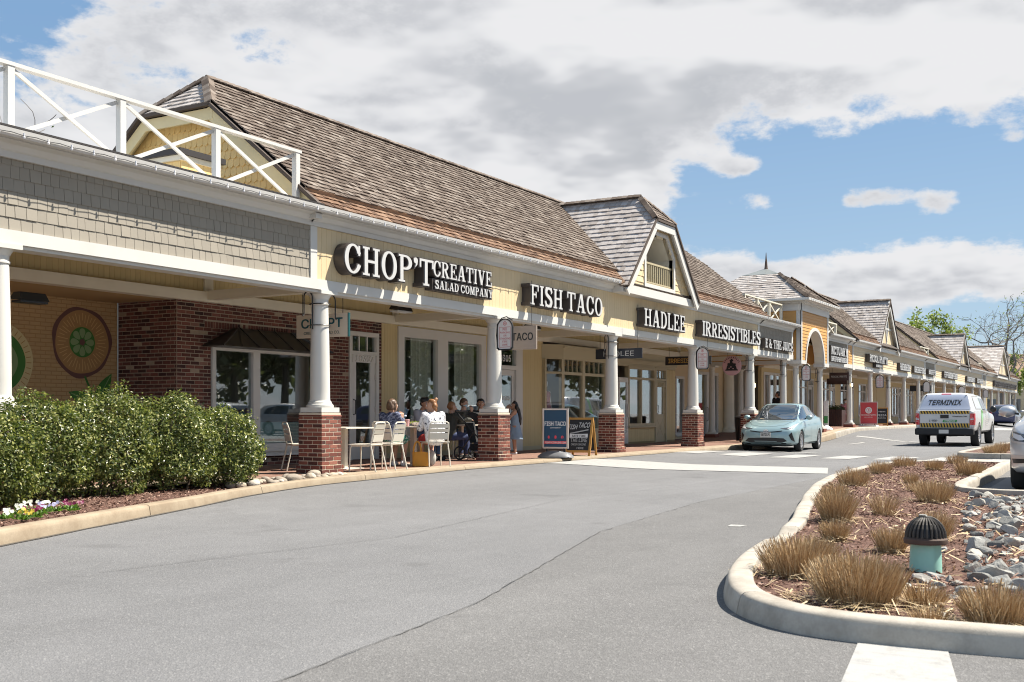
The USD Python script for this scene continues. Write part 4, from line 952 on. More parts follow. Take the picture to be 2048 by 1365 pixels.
# ---------------------------------------------------------------- grey arcade with the mural, at the left
A = Thing('grey_arcade', 'grey shingled flat-roofed arcade with a fruit flower mural behind the hedge', 'building', (8.45, YF, .136))
fascia(A, 4.0, 13.66, 'shingle', 300, seed=11, ends=(False, False)); arcade_inside(A, 4.0, 13.66, (8.22,), 'yellow_shade_board', 110)
A.part('flat_roof', MB().box(3.9, 13.9, YF - .22, 17.8, 4.35, 4.428), 'roof_membrane'); A.part('roof_edge', MB().box(3.9, 13.62, YF - .33, YF - .2, 4.43, 4.455), 'dark_trim')
column(A, 8.22); column(A, 2.6, single=0)
mw = A.part('mural_wall', MB().box(3.5, 13.385, 15.985, 16.2, .1, 3.12), 'mural_mortar')
bricks(A, mw, (3.5, 15.985, .136), (1, 0, 0), (0, -1, 0), 9.88, 2.95, (), 'mural_ground', 300, seed=12, proud=.006)
A.part('alcove_soffit', MB().box(3.5, 13.385, YW + .14, 15.98, 3.085, 3.12), 'mural_ground')
def flat(poly, c, mat, k, name='painted_shape'): A.part(name, MB().ext(poly, (c[0], 15.976 - .0012 * k, c[1]), (1, 0, 0), (0, 0, 1), (0, -.001, 0)), mat, under=mw)
def blob(rad, n=48, amp=.0, ph=0, sx=1.): return Polygon([(sx * rad * (1 + amp * math.sin(3 * t + ph) + amp * .6 * math.sin(7 * t + 1.3 * ph)) * math.cos(t), rad * (1 + amp * math.sin(3 * t + ph) + amp * .6 * math.sin(7 * t + 1.3 * ph)) * math.sin(t)) for t in np.linspace(0, 2 * math.pi, n, endpoint=False)])
fc = (12.64, 2.345)
flat(blob(.61, 60, .025, .7), fc, 'mural_purple', 0); flat(blob(.545, 60, .012, 2), fc, 'mural_orange', 1)
for i in range(44):
    t = i * 2 * math.pi / 44; r0, r1 = .30 + .04 * (i % 3), .47 + .03 * (i % 2); flat(LineString([(r0 * math.cos(t), r0 * math.sin(t)), (r1 * math.cos(t), r1 * math.sin(t))]).buffer(.006), fc, 'mural_ray', 2, 'painted_ray')
flat(blob(.262), fc, 'mural_green', 2)
for i in range(8):
    t = i * math.pi / 4 + math.pi / 8 * 0; p = affinity.rotate(affinity.translate(Polygon([(.075 * math.cos(u) * (1 + .35 * math.sin(u)) * .75, .085 * math.sin(u)) for u in np.linspace(0, 2 * math.pi, 20, endpoint=False)]), 0, .155), -45 * i, origin=(0, 0)); flat(p, fc, 'mural_pale_green', 3, 'painted_seed')
flat(blob(.065, 5), fc, 'mural_purple', 3)
flat(LineString([(.06, -.60), (.13, -.74), (.20, -.9), (.26, -1.1), (.28, -1.6)]).buffer(.02), fc, 'mural_green', 1)
for (bx, by, tx, ty, wd) in ((.30, -1.02, .62, -.52, .12), (.22, -1.05, -.28, -.86, .12)):
    d = np.array([tx - bx, ty - by]); l = np.linalg.norm(d); d /= l; n = np.array([-d[1], d[0]])
    flat(Polygon([tuple(np.array([bx, by]) + d * l * t + n * s * wd * math.sin(math.pi * t ** .8)) for s, ts in ((1, np.linspace(0, 1, 12)), (-1, np.linspace(1, 0, 12)[1:-1])) for t in ts]), fc, 'mural_green', 1)
    flat(LineString([(bx + d[0] * l * .1, by + d[1] * l * .1), (bx + d[0] * l * .9, by + d[1] * l * .9)]).buffer(.007), fc, 'mural_pale_green', 2)
f2 = (11.03, 1.95)
flat(blob(.645, 60, .006), f2, 'mural_cream', 0); flat(blob(.50, 60, .008, 1), f2, 'mural_green', 1); flat(blob(.36, 60, .01, 1), f2, 'mural_pale_green', 2)
for i in range(40):
    t = i * 2 * math.pi / 40; flat(LineString([(.53 * math.cos(t), .53 * math.sin(t)), (.61 * math.cos(t), .61 * math.sin(t))]).buffer(.006), f2, 'mural_orange', 1, 'painted_ray')
hb = A.part('roof_vent_box', MB().box(12.0, 12.75, 12.9, 14.2, 4.43, 5.0), 'scallop_yellow'); vboards(A, hb, 12.0, 12.75, 12.9, 4.43, 5.0, .15, 'scallop_yellow', 10)
for j in range(8): A.part('board', MB().box(11.987, 12.0, 12.9 + j * .1625 + .003, 12.9 + (j + 1) * .1625 - .003, 4.44, 4.985), 'scallop_yellow', under=hb)
A.part('vent_box_cap', MB().box(11.9, 12.85, 12.8, 14.3, 5.08, 5.17), 'dark_trim'); A.part('vent_box_trim', MB().box(11.95, 12.8, 12.85, 14.25, 5.0, 5.079), 'cream_trim')
railing('white cross-braced railing on the flat roof of the grey arcade at the left', [5.0, 6.7, 8.37, 10.03, 11.75, 13.49], 11.9, 4.43, 5.33)
string_lights('string of small bulbs along the gutter of the grey arcade at the left', 7.4, 13.6)

# ---------------------------------------------------------------- the yellow shop building
M = Thing('shop_building', 'long yellow boarded shop building with shake roof and balcony dormer nearest the camera', 'building', (25.4, YF, .136))
fascia(M, 13.66, 36.95, 'board', 300, gutter=False, seed=21)
for a, b in ((13.712, 24.95), (30.05, 36.98)): M.part('gutter', along_x(GUT, a, b), 'gutter')
arcade_inside(M, 13.66, 36.95, (14.1, 19.65, 25.4, 31.1, 36.4), 'yellow_shade_board', 200)
for x in (14.1, 19.65, 25.4, 31.1, 36.45): column(M, x, single=150 if x < 32 else 0)
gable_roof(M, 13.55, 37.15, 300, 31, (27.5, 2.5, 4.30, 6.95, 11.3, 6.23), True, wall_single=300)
for x0, x1, nm in ((13.75, 24.9, 'string of small bulbs under the eave of the yellow shop building left of its dormer'), (30.1, 36.9, 'string of small bulbs under the eave of the yellow shop building right of its dormer')): string_lights(nm, x0, x1)
M.part('corner_return', MB().box(13.56, 13.709, YF - .20, YF + .02, 4.24, 4.334), 'white_trim')
# brick shop front
bw = M.part('brick_wall', MB().ext(sbox(13.41, .1, 19.2, 3.09).difference(sbox(14.2, .36, 17.3, 2.34)).difference(sbox(18.08, .0, 19.08, 2.84)), (0, YW + .24, 0), (1, 0, 0), (0, 0, 1), (0, -.23, 0)).box(13.41, 13.6, YW + .245, 15.98, .1, 3.09), 'mortar_dark')
bricks(M, bw, (13.41, YW + .01, .136), (1, 0, 0), (0, -1, 0), 5.79, 2.95, [(14.2 - 13.41, 17.3 - 13.41, .225, 2.20), (18.08 - 13.41, 19.08 - 13.41, 0, 2.70)], 'brick_old', 240, seed=41, soldier=[(14.05 - 13.41, 17.45 - 13.41, 2.50, 2.62)])
bricks(M, bw, (13.41, 15.98, .136), (0, -1, 0), (-1, 0, 0), 1.47, 2.95, (), 'brick_old', 60, seed=42)
bricks(M, bw, (19.2, YW + .01, .136), (0, 1, 0), (1, 0, 0), .2, 2.95, (), 'brick_old', 0, seed=43)
window(M, 14.2, 17.3, .36, 2.34, YW - .03, .09, (15.32,), (), mw=.18, depth=.12)
M.part('window_sill', MB().box(14.18, 17.32, YW - .07, YW + .02, .40, .55), 'white_trim'); M.part('frosted_strip', MB().box(15.42, 17.2, YW + .06, YW + .07, .56, .95), 'frosted')
aw = M.part('awning', MB().add([(13.95, 13.95, 2.30), (16.9, 13.95, 2.30), (16.9, YW, 2.30), (13.95, YW, 2.30), (14.75, YW, 2.68), (16.2, YW, 2.68), (14.75, YW - .12, 2.66), (16.2, YW - .12, 2.66)], [(3, 2, 1, 0), (0, 1, 7, 6), (1, 2, 5, 7), (3, 0, 6, 4), (6, 7, 5, 4)]), 'dark_bronze')
for i in range(6): x = 14.35 + i * .45; xb = min(max(x, 14.75), 16.2); M.part('awning_seam', MB().bar((x + .05, 13.95, 2.31), (xb, YW - .12, 2.67), .018, .022), 'dark_bronze', under=aw)
for (a, b) in (((13.95, 13.95, 2.31), (14.75, YW - .12, 2.67)), ((16.9, 13.95, 2.31), (16.2, YW - .12, 2.67))): M.part('awning_seam', MB().bar(a, b, .03, .03), 'dark_bronze', under=aw)
door(M, 18.08, 19.08, .14, 2.84, YW - .02, trans=2.36, number=('10307', 2.215, 'column_white'))
# yellow front with the tall curtained windows and the next door
yw_ = M.part('yellow_front', MB().ext(sbox(19.205, .1, 26.5, 3.09).difference(sbox(19.8, .55, 23.45, 3.04)).difference(sbox(23.9, 0, 25.32, 2.9)), (0, YW + .2, 0), (1, 0, 0), (0, 0, 1), (0, -.18, 0)), 'yellow_groove')
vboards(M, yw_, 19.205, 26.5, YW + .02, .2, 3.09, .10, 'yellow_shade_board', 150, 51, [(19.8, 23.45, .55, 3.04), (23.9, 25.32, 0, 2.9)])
M.part('base_board', MB().box(19.21, 23.88, YW - .005, YW + .015, .1, .24).box(25.34, 26.4, YW - .005, YW + .015, .1, .24), 'taupe_trim')
window(M, 19.78, 23.47, .55, 3.05, YW - .03, .22, (21.54,), (), mw=.42, depth=.14)
door(M, 23.9, 25.32, .14, 2.92, YW - .02, trans=None, glass=(.14, .3, .14)) if False else None
dfr = M.part('door_frame', MB().ext(sbox(23.9, .13, 25.32, 2.9).difference(sbox(24.04, 0, 24.98, 2.25)).difference(sbox(24.04, 2.36, 24.98, 2.78)), (0, YW + .1, 0), (1, 0, 0), (0, 0, 1), (0, -.13, 0)), 'white_trim')
M.part('pane', MB().box(24.03, 24.99, YW + .03, YW + .038, 2.35, 2.79), 'pane', under=dfr); lettering(M, '0305', (24.22, YW + .022, 2.46), (1, 0, 0), (0, 0, 1), .17, 'ink_white', .004, under=dfr, name='door_number')
dl = M.part('door', MB().ext(sbox(24.046, .15, 24.974, 2.244).difference(sbox(24.19, .45, 24.84, 2.10)), (0, YW + .07, 0), (1, 0, 0), (0, 0, 1), (0, -.05, 0)), 'white_trim')
M.part('pane', MB().box(24.185, 24.845, YW + .04, YW + .046, .445, 2.105), 'pane', under=dl); lettering(M, 'FISH TACO', (24.26, YW + .035, 1.46), (1, 0, 0), (0, 0, 1), .10, 'ink_white', .003, width=.50, under=dl, bold=True)
M.part('handle', MB().tube([(24.12, YW + .03, 1.0), (24.12, YW - .05, 1.02), (24.12, YW - .05, 1.9), (24.12, YW + .03, 1.92)], .014), 'black_metal', under=dl)
for (xa, xb) in ((20.0, 21.36), (21.76, 23.26)):
    n = 40; v = []
    for i in range(n + 1):
        x = xa + (xb - xa) * i / n; y = YW + .20 + .035 * math.sin(i * 1.9) + .012 * math.sin(i * .7); v += [(x, y, .6), (x, y, 3.0)]
    M.part('curtain', MB().add(v, [(2 * i, 2 * i + 2, 2 * i + 3, 2 * i + 1) for i in range(n) if not (10 < i < 17)]), 'curtain')
lettering(M, 'BURRITOS', (20.3, YW + .015, .93), (1, 0, 0), (0, 0, 1), .14, 'ink_white', .003, width=.75, name='window_lettering')
# bay window shop front
bf = YW - .32
by = M.part('bay_window', MB().add([(26.5, YW, .12), (27.0, bf, .12), (29.9, bf, .12), (29.9, YW, .12), (26.5, YW, .62), (27.0, bf, .62), (29.9, bf, .62), (29.9, YW, .62)], BOXF).box(26.98, 29.93, bf - .03, bf + .1, .621, .68), 'taupe_trim')
M.part('bay_cornice', MB().add([(26.42, YW, 2.62), (26.98, bf - .06, 2.62), (29.92, bf - .06, 2.62), (29.92, YW, 2.62), (26.42, YW, 3.02), (26.98, bf - .06, 3.02), (29.92, bf - .06, 3.02), (29.92, YW, 3.02)], BOXF).box(26.98, 29.93, bf - .09, bf - .061, 2.93, 3.0), 'taupe_trim', under=by)
for x in (27.0, 28.28, 29.74): M.part('mullion', MB().box(x, x + .16, bf, bf + .1, .681, 2.619), 'taupe_trim', under=by)
M.part('mullion', MB().box(27.16, 29.74, bf + .005, bf + .09, 2.20, 2.28), 'taupe_trim', under=by)
for xa, xb in ((27.16, 28.28), (28.44, 29.74)):
    M.part('pane', MB().box(xa, xb, bf + .05, bf + .056, .68, 2.2), 'pane', under=by); M.part('pane', MB().box(xa, xb, bf + .05, bf + .056, 2.28, 2.62), 'pane', under=by)
    for i in range(1, 4): x = xa + (xb - xa) * i / 4; M.part('muntin', MB().box(x - .012, x + .012, bf + .03, bf + .07, 2.281, 2.619), 'taupe_trim', under=by)
M.part('pane', MB().add([(26.56, YW - .04, .66), (26.99, bf + .01, .66), (26.99, bf + .01, 2.6), (26.56, YW - .04, 2.6)], [(0, 1, 2, 3)]), 'pane', under=by); M.part('mullion', MB().box(26.46, 26.56, YW - .08, YW + .02, .62, 2.62), 'taupe_trim', under=by); M.part('mullion', MB().bar((26.55, YW - .05, 2.24), (27.0, bf + .01, 2.24), .05, .06), 'taupe_trim', under=by)
M.part('shop_wall', MB().box(29.93, 36.14, YW, YW + .15, 2.62, 3.09).box(29.93, 31.3, YW + 1.0, YW + 1.1, .1, 2.62).box(29.93, 29.99, YW + .002, YW + 1.0, .1, 2.62), 'taupe_trim')
M.part('recessed_door', MB().box(30.25, 31.1, YW + .96, YW + .995, .14, 2.2), 'car_dark')
M.part('white_door_leaf', MB().ext(sbox(31.36, .16, 32.1, 2.25).difference(sbox(31.48, .5, 31.98, 2.1)), (0, YW + .02, 0), (1, 0, 0), (0, 0, 1), (0, -.045, 0)), 'white_trim'); M.part('pane', MB().box(31.475, 31.985, YW - .002, YW + .002, .495, 2.105), 'pane'); M.part('lock', MB().box(32.02, 32.07, YW - .05, YW - .026, 1.0, 1.4), 'alu')
window(M, 32.12, 34.3, .70, 2.64, YW - .03, .09, (33.15,), (2.25,), 'taupe_trim', .14, mw=.07)
pn = M.part('yellow_panel', MB().box(32.12, 34.3, YW + .02, YW + .12, .1, .68), 'yellow_groove'); vboards(M, pn, 32.12, 34.3, YW + .02, .2, .66, .1, 'yellow_shade_board', 30, 8)
dd = door(M, 34.34, 35.32, .14, 2.66, YW - .02, 'taupe_trim', (.14, .95, .14), 2.22, ('10301', 2.03, 'taupe_trim'))
for (a, b) in (((34.5, .3), (35.15, 1.0)), ((35.15, .3), (34.5, 1.0))): M.part('door_cross', MB().bar((a[0], YW - .0, a[1]), (b[0], YW - .0, b[1]), .03, .045, (0, -1, 0)) if False else MB().bar((a[0], YW + .03, a[1]), (b[0], YW + .03, b[1]), .03, .045), 'taupe_trim', under=dd)
ye = M.part('yellow_end', MB().box(35.33, 36.14, YW + .02, YW + .2, .1, 3.09).box(36.0, 36.14, YW + .2, 15.9, .1, 3.09), 'yellow_groove'); vboards(M, ye, 35.33, 36.14, YW + .02, .2, 2.61, .1, 'yellow_shade_board', 20, 9)
M.part('cornice', MB().box(29.93, 36.16, YW - .06, YW - .002, 2.70, 2.85), 'taupe_trim')
for (a, b) in ((13.7, 19.15), (19.25, 26.4), (26.5, 36.0)): interior(M, a, b)
# ---------------------------------------------------------------- second grey link, tower and beyond
C2 = Thing('grey_link_building', 'short grey shingled link between the yellow shops and the orange tower', 'building', (39, YF, .15))
fascia(C2, 36.955, 41.0, 'shingle', 60, seed=61, ends=(False, True)); arcade_inside(C2, 36.955, 46, (40.3,), 'yellow_shade_board', 0, yw=15.6)
column(C2, 40.35, pier=False, z0=float(SW(40.3)))
C2.part('flat_roof', MB().box(37.2, 41.45, YF - .2, 17.8, 4.35, 4.42), 'roof_under')
cw = C2.part('siding_wall', MB().ext(sbox(36.14, .1, 46.0, 3.09).difference(sbox(39.4, .3, 40.2, 2.5)).difference(sbox(41.6, 0, 44.1, 2.75)), (0, 15.9, 0), (1, 0, 0), (0, 0, 1), (0, -.1, 0)), 'cream_siding')
laps(C2, cw, (36.2, 15.8, 0), (1, 0, 0), (0, -1, 0), 9.8, .2, 3.08, .11, 'cream_siding', lambda z: [(0, 3.2 if .3 < z < 2.5 else 5.3)] + ([(4.1, 5.3)] if .3 < z < 2.5 else []) + [(8.0 if z < 2.75 else 5.3, 9.8)], 120)
window(C2, 39.35, 40.25, .28, 2.55, 15.77, .1, (), ()); window(C2, 41.6, 44.1, .16, 2.8, 15.77, .12, (42.85,), (), mw=.30, depth=.12, label='pair of tall glazed white doors')
for x in (42.66, 43.04): C2.part('handle', MB().tube([(x, 15.75, .8), (x, 15.70, .83), (x, 15.70, 1.35), (x, 15.75, 1.38)], .014), 'black_metal')
C2.part('inner_column', MB().lathe([(.32, 0), (.32, .1), (.27, .11), (.24, .2), (.22, 2.5), (.27, 2.6), (.27, 2.75)], (44.9, 15.6, .36), 20).box(44.5, 45.3, 15.3, 15.75, .1, .36), 'cream_trim')
interior(C2, 36.3, 46, 16.1, 18.5, .15)
railing('cream cross-braced railing on the roof of the grey link before the tower', [36.7, 38.1, 39.5, 41.04], 12.2, 4.43, 5.22, 'cream_trim')
string_lights('string of small bulbs along the gutter of the grey link before the tower', 37.0, 41.0)

TW = Thing('tower_pavilion', 'orange clapboard tower with a tall white arch and a spiked shake roof', 'building', (43.5, 13.55, .2))
x0, x1, y0, y1, zb, zt = 41.5, 45.5, 11.6, 15.5, 3.14, 5.22
arch = lambda r: Polygon([(43.5 - r, zb - .2)] + [(43.5 - r * math.cos(t), 3.06 + r * math.sin(t)) for t in np.linspace(0, math.pi, 25)] + [(43.5 + r, zb - .2)])
front = TW.part('front_wall', MB().ext(sbox(x0, zb, x1, zt).difference(arch(1.30)), (0, y0 + .35, 0), (1, 0, 0), (0, 0, 1), (0, -.35, 0)), 'cream_trim')
def archclip(z):
    h = z - 3.06; 
    if h >= 1.40: return [(.16, 3.84)]
    q = math.sqrt(max(0, 1.40 ** 2 - h * h)); return [(.16, 2 - q), (2 + q, 3.84)]
laps(TW, front, (x0, y0, 0), (1, 0, 0), (0, -1, 0), 4, zb + .02, zt - .2, .125, 'orange_siding', archclip, 80)
TW.part('arch_trim', MB().ext(arch(1.42).difference(arch(1.30)).intersection(sbox(40, 3.06, 47, 6)), (0, y0 + .002, 0), (1, 0, 0), (0, 0, 1), (0, -.06, 0)), 'white_trim')
left = TW.part('side_wall', MB().box(x0, x0 + .15, y0 + .35, y1, zb, zt), 'orange_siding'); laps(TW, left, (x0, y1, 0), (0, -1, 0), (-1, 0, 0), y1 - y0 - .16, zb + .02, zt - .2, .125, 'orange_siding', None, 40)
TW.part('side_wall', MB().box(x1 - .15, x1, y0 + .35, y1, zb, zt), 'orange_siding'); TW.part('back_wall', MB().box(x0, x1, y1, y1 + .15, zb, zt), 'orange_siding')
TW.part('corner_trim', MB().box(x0 - .03, x0 + .15, y0 - .035, y0 - .002, zb, zt).box(x0 - .03, x0 - .002, y0 - .035, y0 + .15, zb, zt).box(x1 - .15, x1 + .03, y0 - .035, y0 - .002, zb, zt), 'white_trim')
TW.part('tower_frieze', MB().box(x0 - .05, x1 + .05, y0 - .06, y0 - .036, zt - .2, zt + .1).box(x0 - .05, x0 - .031, y0 - .06, y1, zt - .2, zt + .1), 'white_trim')
TW.part('tower_beam', MB().box(x0 - .05, 42.18, y0 - .05, y0 + .4, 3.0, zb - .001).box(44.82, x1 + .05, y0 - .05, y0 + .4, 3.0, zb - .001).box(x0 - .05, x0 + .3, y0 + .401, y1, 3.0, zb - .001), 'white_trim')
TW.part('tower_ceiling', MB().box(x0, x1, y0 + .36, y1, zt - .1, zt), 'ceiling')
for (x, y) in ((41.75, 11.85), (45.25, 11.85), (41.75, 15.2), (45.25, 15.2)): column(TW, x, y, float(SW(x)), 3.0, pier=False)
cx, cy = 43.5, 13.55; prof = [(2.32, 5.46), (1.78, 5.83), (1.22, 6.28), (.74, 6.62)]
rf = TW.part('tower_roof', MB().add([(cx + a * h, cy + b * h, z - .03) for h, z in prof + [(0.01, 6.7)] for a, b in ((-1, -1), (1, -1), (1, 1), (-1, 1))], [(4 * i + j, 4 * i + (j + 1) % 4, 4 * i + 4 + (j + 1) % 4, 4 * i + 4 + j) for i in range(4) for j in range(4)] + [(3, 2, 1, 0)]), 'roof_under')
for (h0, z0), (h1, z1) in zip(prof[:-1], prof[1:]):
    for nx, ny in ((-1, 0), (0, -1), (1, 0)):
        U = np.array([-ny, nx, 0.]) if True else None; c = np.array([cx + nx * h0, cy + ny * h0, z0]); O = c - U * h0; V = np.array([-nx * (h0 - h1), -ny * (h0 - h1), z1 - z0]); lv = np.linalg.norm(V)
        shingles(TW, rf, O, U, V, [(0, 0), (2 * h0, 0), (h0 + h1, lv), (h0 - h1, lv)], 'shake_sheen' if nx < 0 else 'shake', 50 if nx <= 0 and ny <= 0 else 0, .15, (.11, .2), .024, int(h0 * 10 + nx), None)  # left face wears the painted sun sheen
for sx in (-1, 1):
    for (h0, z0), (h1, z1) in zip(prof[:-1], prof[1:]): caps(TW, rf, (cx + sx * h0, cy - h0, z0 + .05), (cx + sx * h1, cy - h1, z1 + .05), 'shake', .11, 3, 8)
TW.part('metal_cap', MB().add([(cx - .76, cy - .76, 6.63), (cx + .76, cy - .76, 6.63), (cx + .76, cy + .76, 6.63), (cx - .76, cy + .76, 6.63), (cx, cy, 6.96)], [(0, 1, 4), (1, 2, 4), (2, 3, 4), (3, 0, 4), (3, 2, 1, 0)]), 'copper_grey'); TW.part('spike', MB().lathe([(.09, 0), (.06, .12), (.045, .3), (.008, .70)], (cx, cy, 6.90), 10), 'spike')
TW.part('tower_gutter', MB().box(cx - 2.36, cx + 2.36, cy - 2.38, cy - 2.30, 5.38, 5.47).box(cx - 2.38, cx - 2.30, cy - 2.30, cy + 2.36, 5.38, 5.47).box(cx - 2.3, cx + 2.3, cy - 2.3, cy + 2.3, 5.36, 5.40).box(cx - 2.15, cx + 2.15, cy - 2.15, cy + 2.15, 5.30, 5.359), 'white_trim')
string_lights('string of small bulbs along the eave of the orange tower', cx - 2.3, cx + 2.3, cy - 2.40, 5.42, .3)

C3 = Thing('grey_link_building', 'narrow grey shingled link just beyond the orange tower', 'building', (47.6, YF, .4))
fascia(C3, 45.9, 49.6, 'shingle', 0, seed=63, ends=(False, True)); arcade_inside(C3, 45.9, 50.4, (49.3,), 'yellow_shade_board', 0)
C3.part('flat_roof', MB().box(45.6, 50.3, YF - .2, 17.8, 4.35, 4.42), 'roof_under')
q = C3.part('shop_front', MB().ext(sbox(45.9, .1, 50.4, 3.09).difference(sbox(46.2, .3, 49.5, 2.9)), (0, YW + .15, 0), (1, 0, 0), (0, 0, 1), (0, -.15, 0)), 'yellow_shade_board')
window(C3, 46.2, 49.5, .42, 2.9, YW - .03, .12, (47.0, 47.9, 48.7), (), mw=.16); interior(C3, 45.9, 50.4)
op = C3.part('orange_panel', MB().box(49.75, 50.4, YF + .02, YF + .2, 3.301, 4.149), 'orange_siding'); laps(C3, op, (49.75, YF + .02, 0), (1, 0, 0), (0, -1, 0), .65, 3.302, 4.148, .125, 'orange_siding'); C3.part('beam', MB().box(49.61, 50.4, YF - .02, YC + .1, 3.13, 3.30), 'white_trim'); C3.part('crown', along_x(CROWN, 49.61, 50.4), 'white_trim')
railing('short cream railing on the link roof right of the orange tower', [45.9, 47.0, 48.4], 12.0, 4.43, 5.0, 'cream_trim')

def far_shops(label, x0, x1, cols, dormer, seed, near, colkind=False, rail=None):
    T = Thing('shop_building', label, 'building', ((x0 + x1) / 2, YF, .5)); ex = .15 if near else .22; w = (.10, .19) if near else (.18, .30)
    fascia(T, x0, x1, 'siding', 20 if near else 0, gutter=False, seed=seed); dc, dw = dormer[0], dormer[1]
    for a, b in ((x0 - .05, dc - dw), (dc + dw, x1 + .05)): T.part('gutter', along_x(GUT, a, b), 'gutter')
    arcade_inside(T, x0, x1, cols, 'yellow_shade_board', 0)
    for x in cols: column(T, x, pier=False, z0=.5)
    gable_roof(T, x0 - .1, x1 + .2, 60 if near else 0, seed, dormer, False, exposure=ex, w=w, cap_single=0, wallmat='cream_siding')
    n = len(cols) - 1; spans = [(a + .5, b - .5) for a, b in zip(cols[:-1], cols[1:])]; wall = sbox(x0, .3, x1, 3.09); hol = []
    for i, (a, b) in enumerate(spans):
        m = a + (b - a) * .62; hol += [('w', a, m - .1, .95, 2.8), ('d', m + .1, min(b, m + 1.1), .5, 2.8)]
    for h in hol: wall = wall.difference(sbox(h[1], h[3], h[2], h[4]))
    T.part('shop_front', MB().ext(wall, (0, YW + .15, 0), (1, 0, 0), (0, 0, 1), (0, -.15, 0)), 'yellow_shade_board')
    for h in hol:
        if h[0] == 'w': window(T, h[1], h[2], h[3], h[4], YW - .03, .09, ((h[1] + h[2]) / 2,), (2.35,))
        else: door(T, h[1], h[2], h[3], h[4], YW - .02, trans=2.42, hinge=False)
    interior(T, x0 + .1, x1 - .1, z0=.5); return T
B3 = far_shops('yellow shop building with a steep gabled dormer just beyond the orange tower', 50.45, 68.4, (50.6, 54.75, 58.95, 63.1, 67.3), (57.4, 2.45, 4.30, 6.78, 11.5, None), 71, True)
def far_link(x0, x1, label, seed, rails):
    T = Thing('grey_link_building', label, 'building', ((x0 + x1) / 2, YF, .5)); fascia(T, x0, x1, 'shingle', 0, seed=seed, ends=(True, True)); arcade_inside(T, x0, x1, (), 'yellow_shade_board', 0)
    T.part('flat_roof', MB().box(x0, x1, YF - .2, 17.8, 4.35, 4.42), 'roof_under'); T.part('shop_front', MB().box(x0, x1, YW, YW + .2, .3, 3.09), 'yellow_shade_board'); column(T, x1 - .3, pier=False, z0=.5)
    railing(rails, [x0 + .3, (x0 + x1) / 2, x1 - .3], 12.1, 4.43, 5.1, 'cream_trim'); return T
far_link(68.45, 71.9, 'grey shingled link between the second and the third yellow shop buildings', 73, 'small cream railing on the link roof after the second yellow building')
B4 = far_shops('third yellow shop building along the row, half hidden by the pickup', 71.95, 93.4, (72.2, 76.4, 80.7, 85, 89.2, 93.1), (82.6, 2.6, 4.30, 6.62, 11.5, None), 75, False)
far_link(93.45, 95.6, 'grey shingled link before the last yellow shop building', 77, 'small cream railing on the link roof before the last yellow building')
B5 = far_shops('last yellow shop building at the far end of the row', 95.65, 119, (96, 100.5, 105, 109.5, 114, 118.6), (105.0, 4.6, 4.30, 7.0, 11.4, None), 79, False)
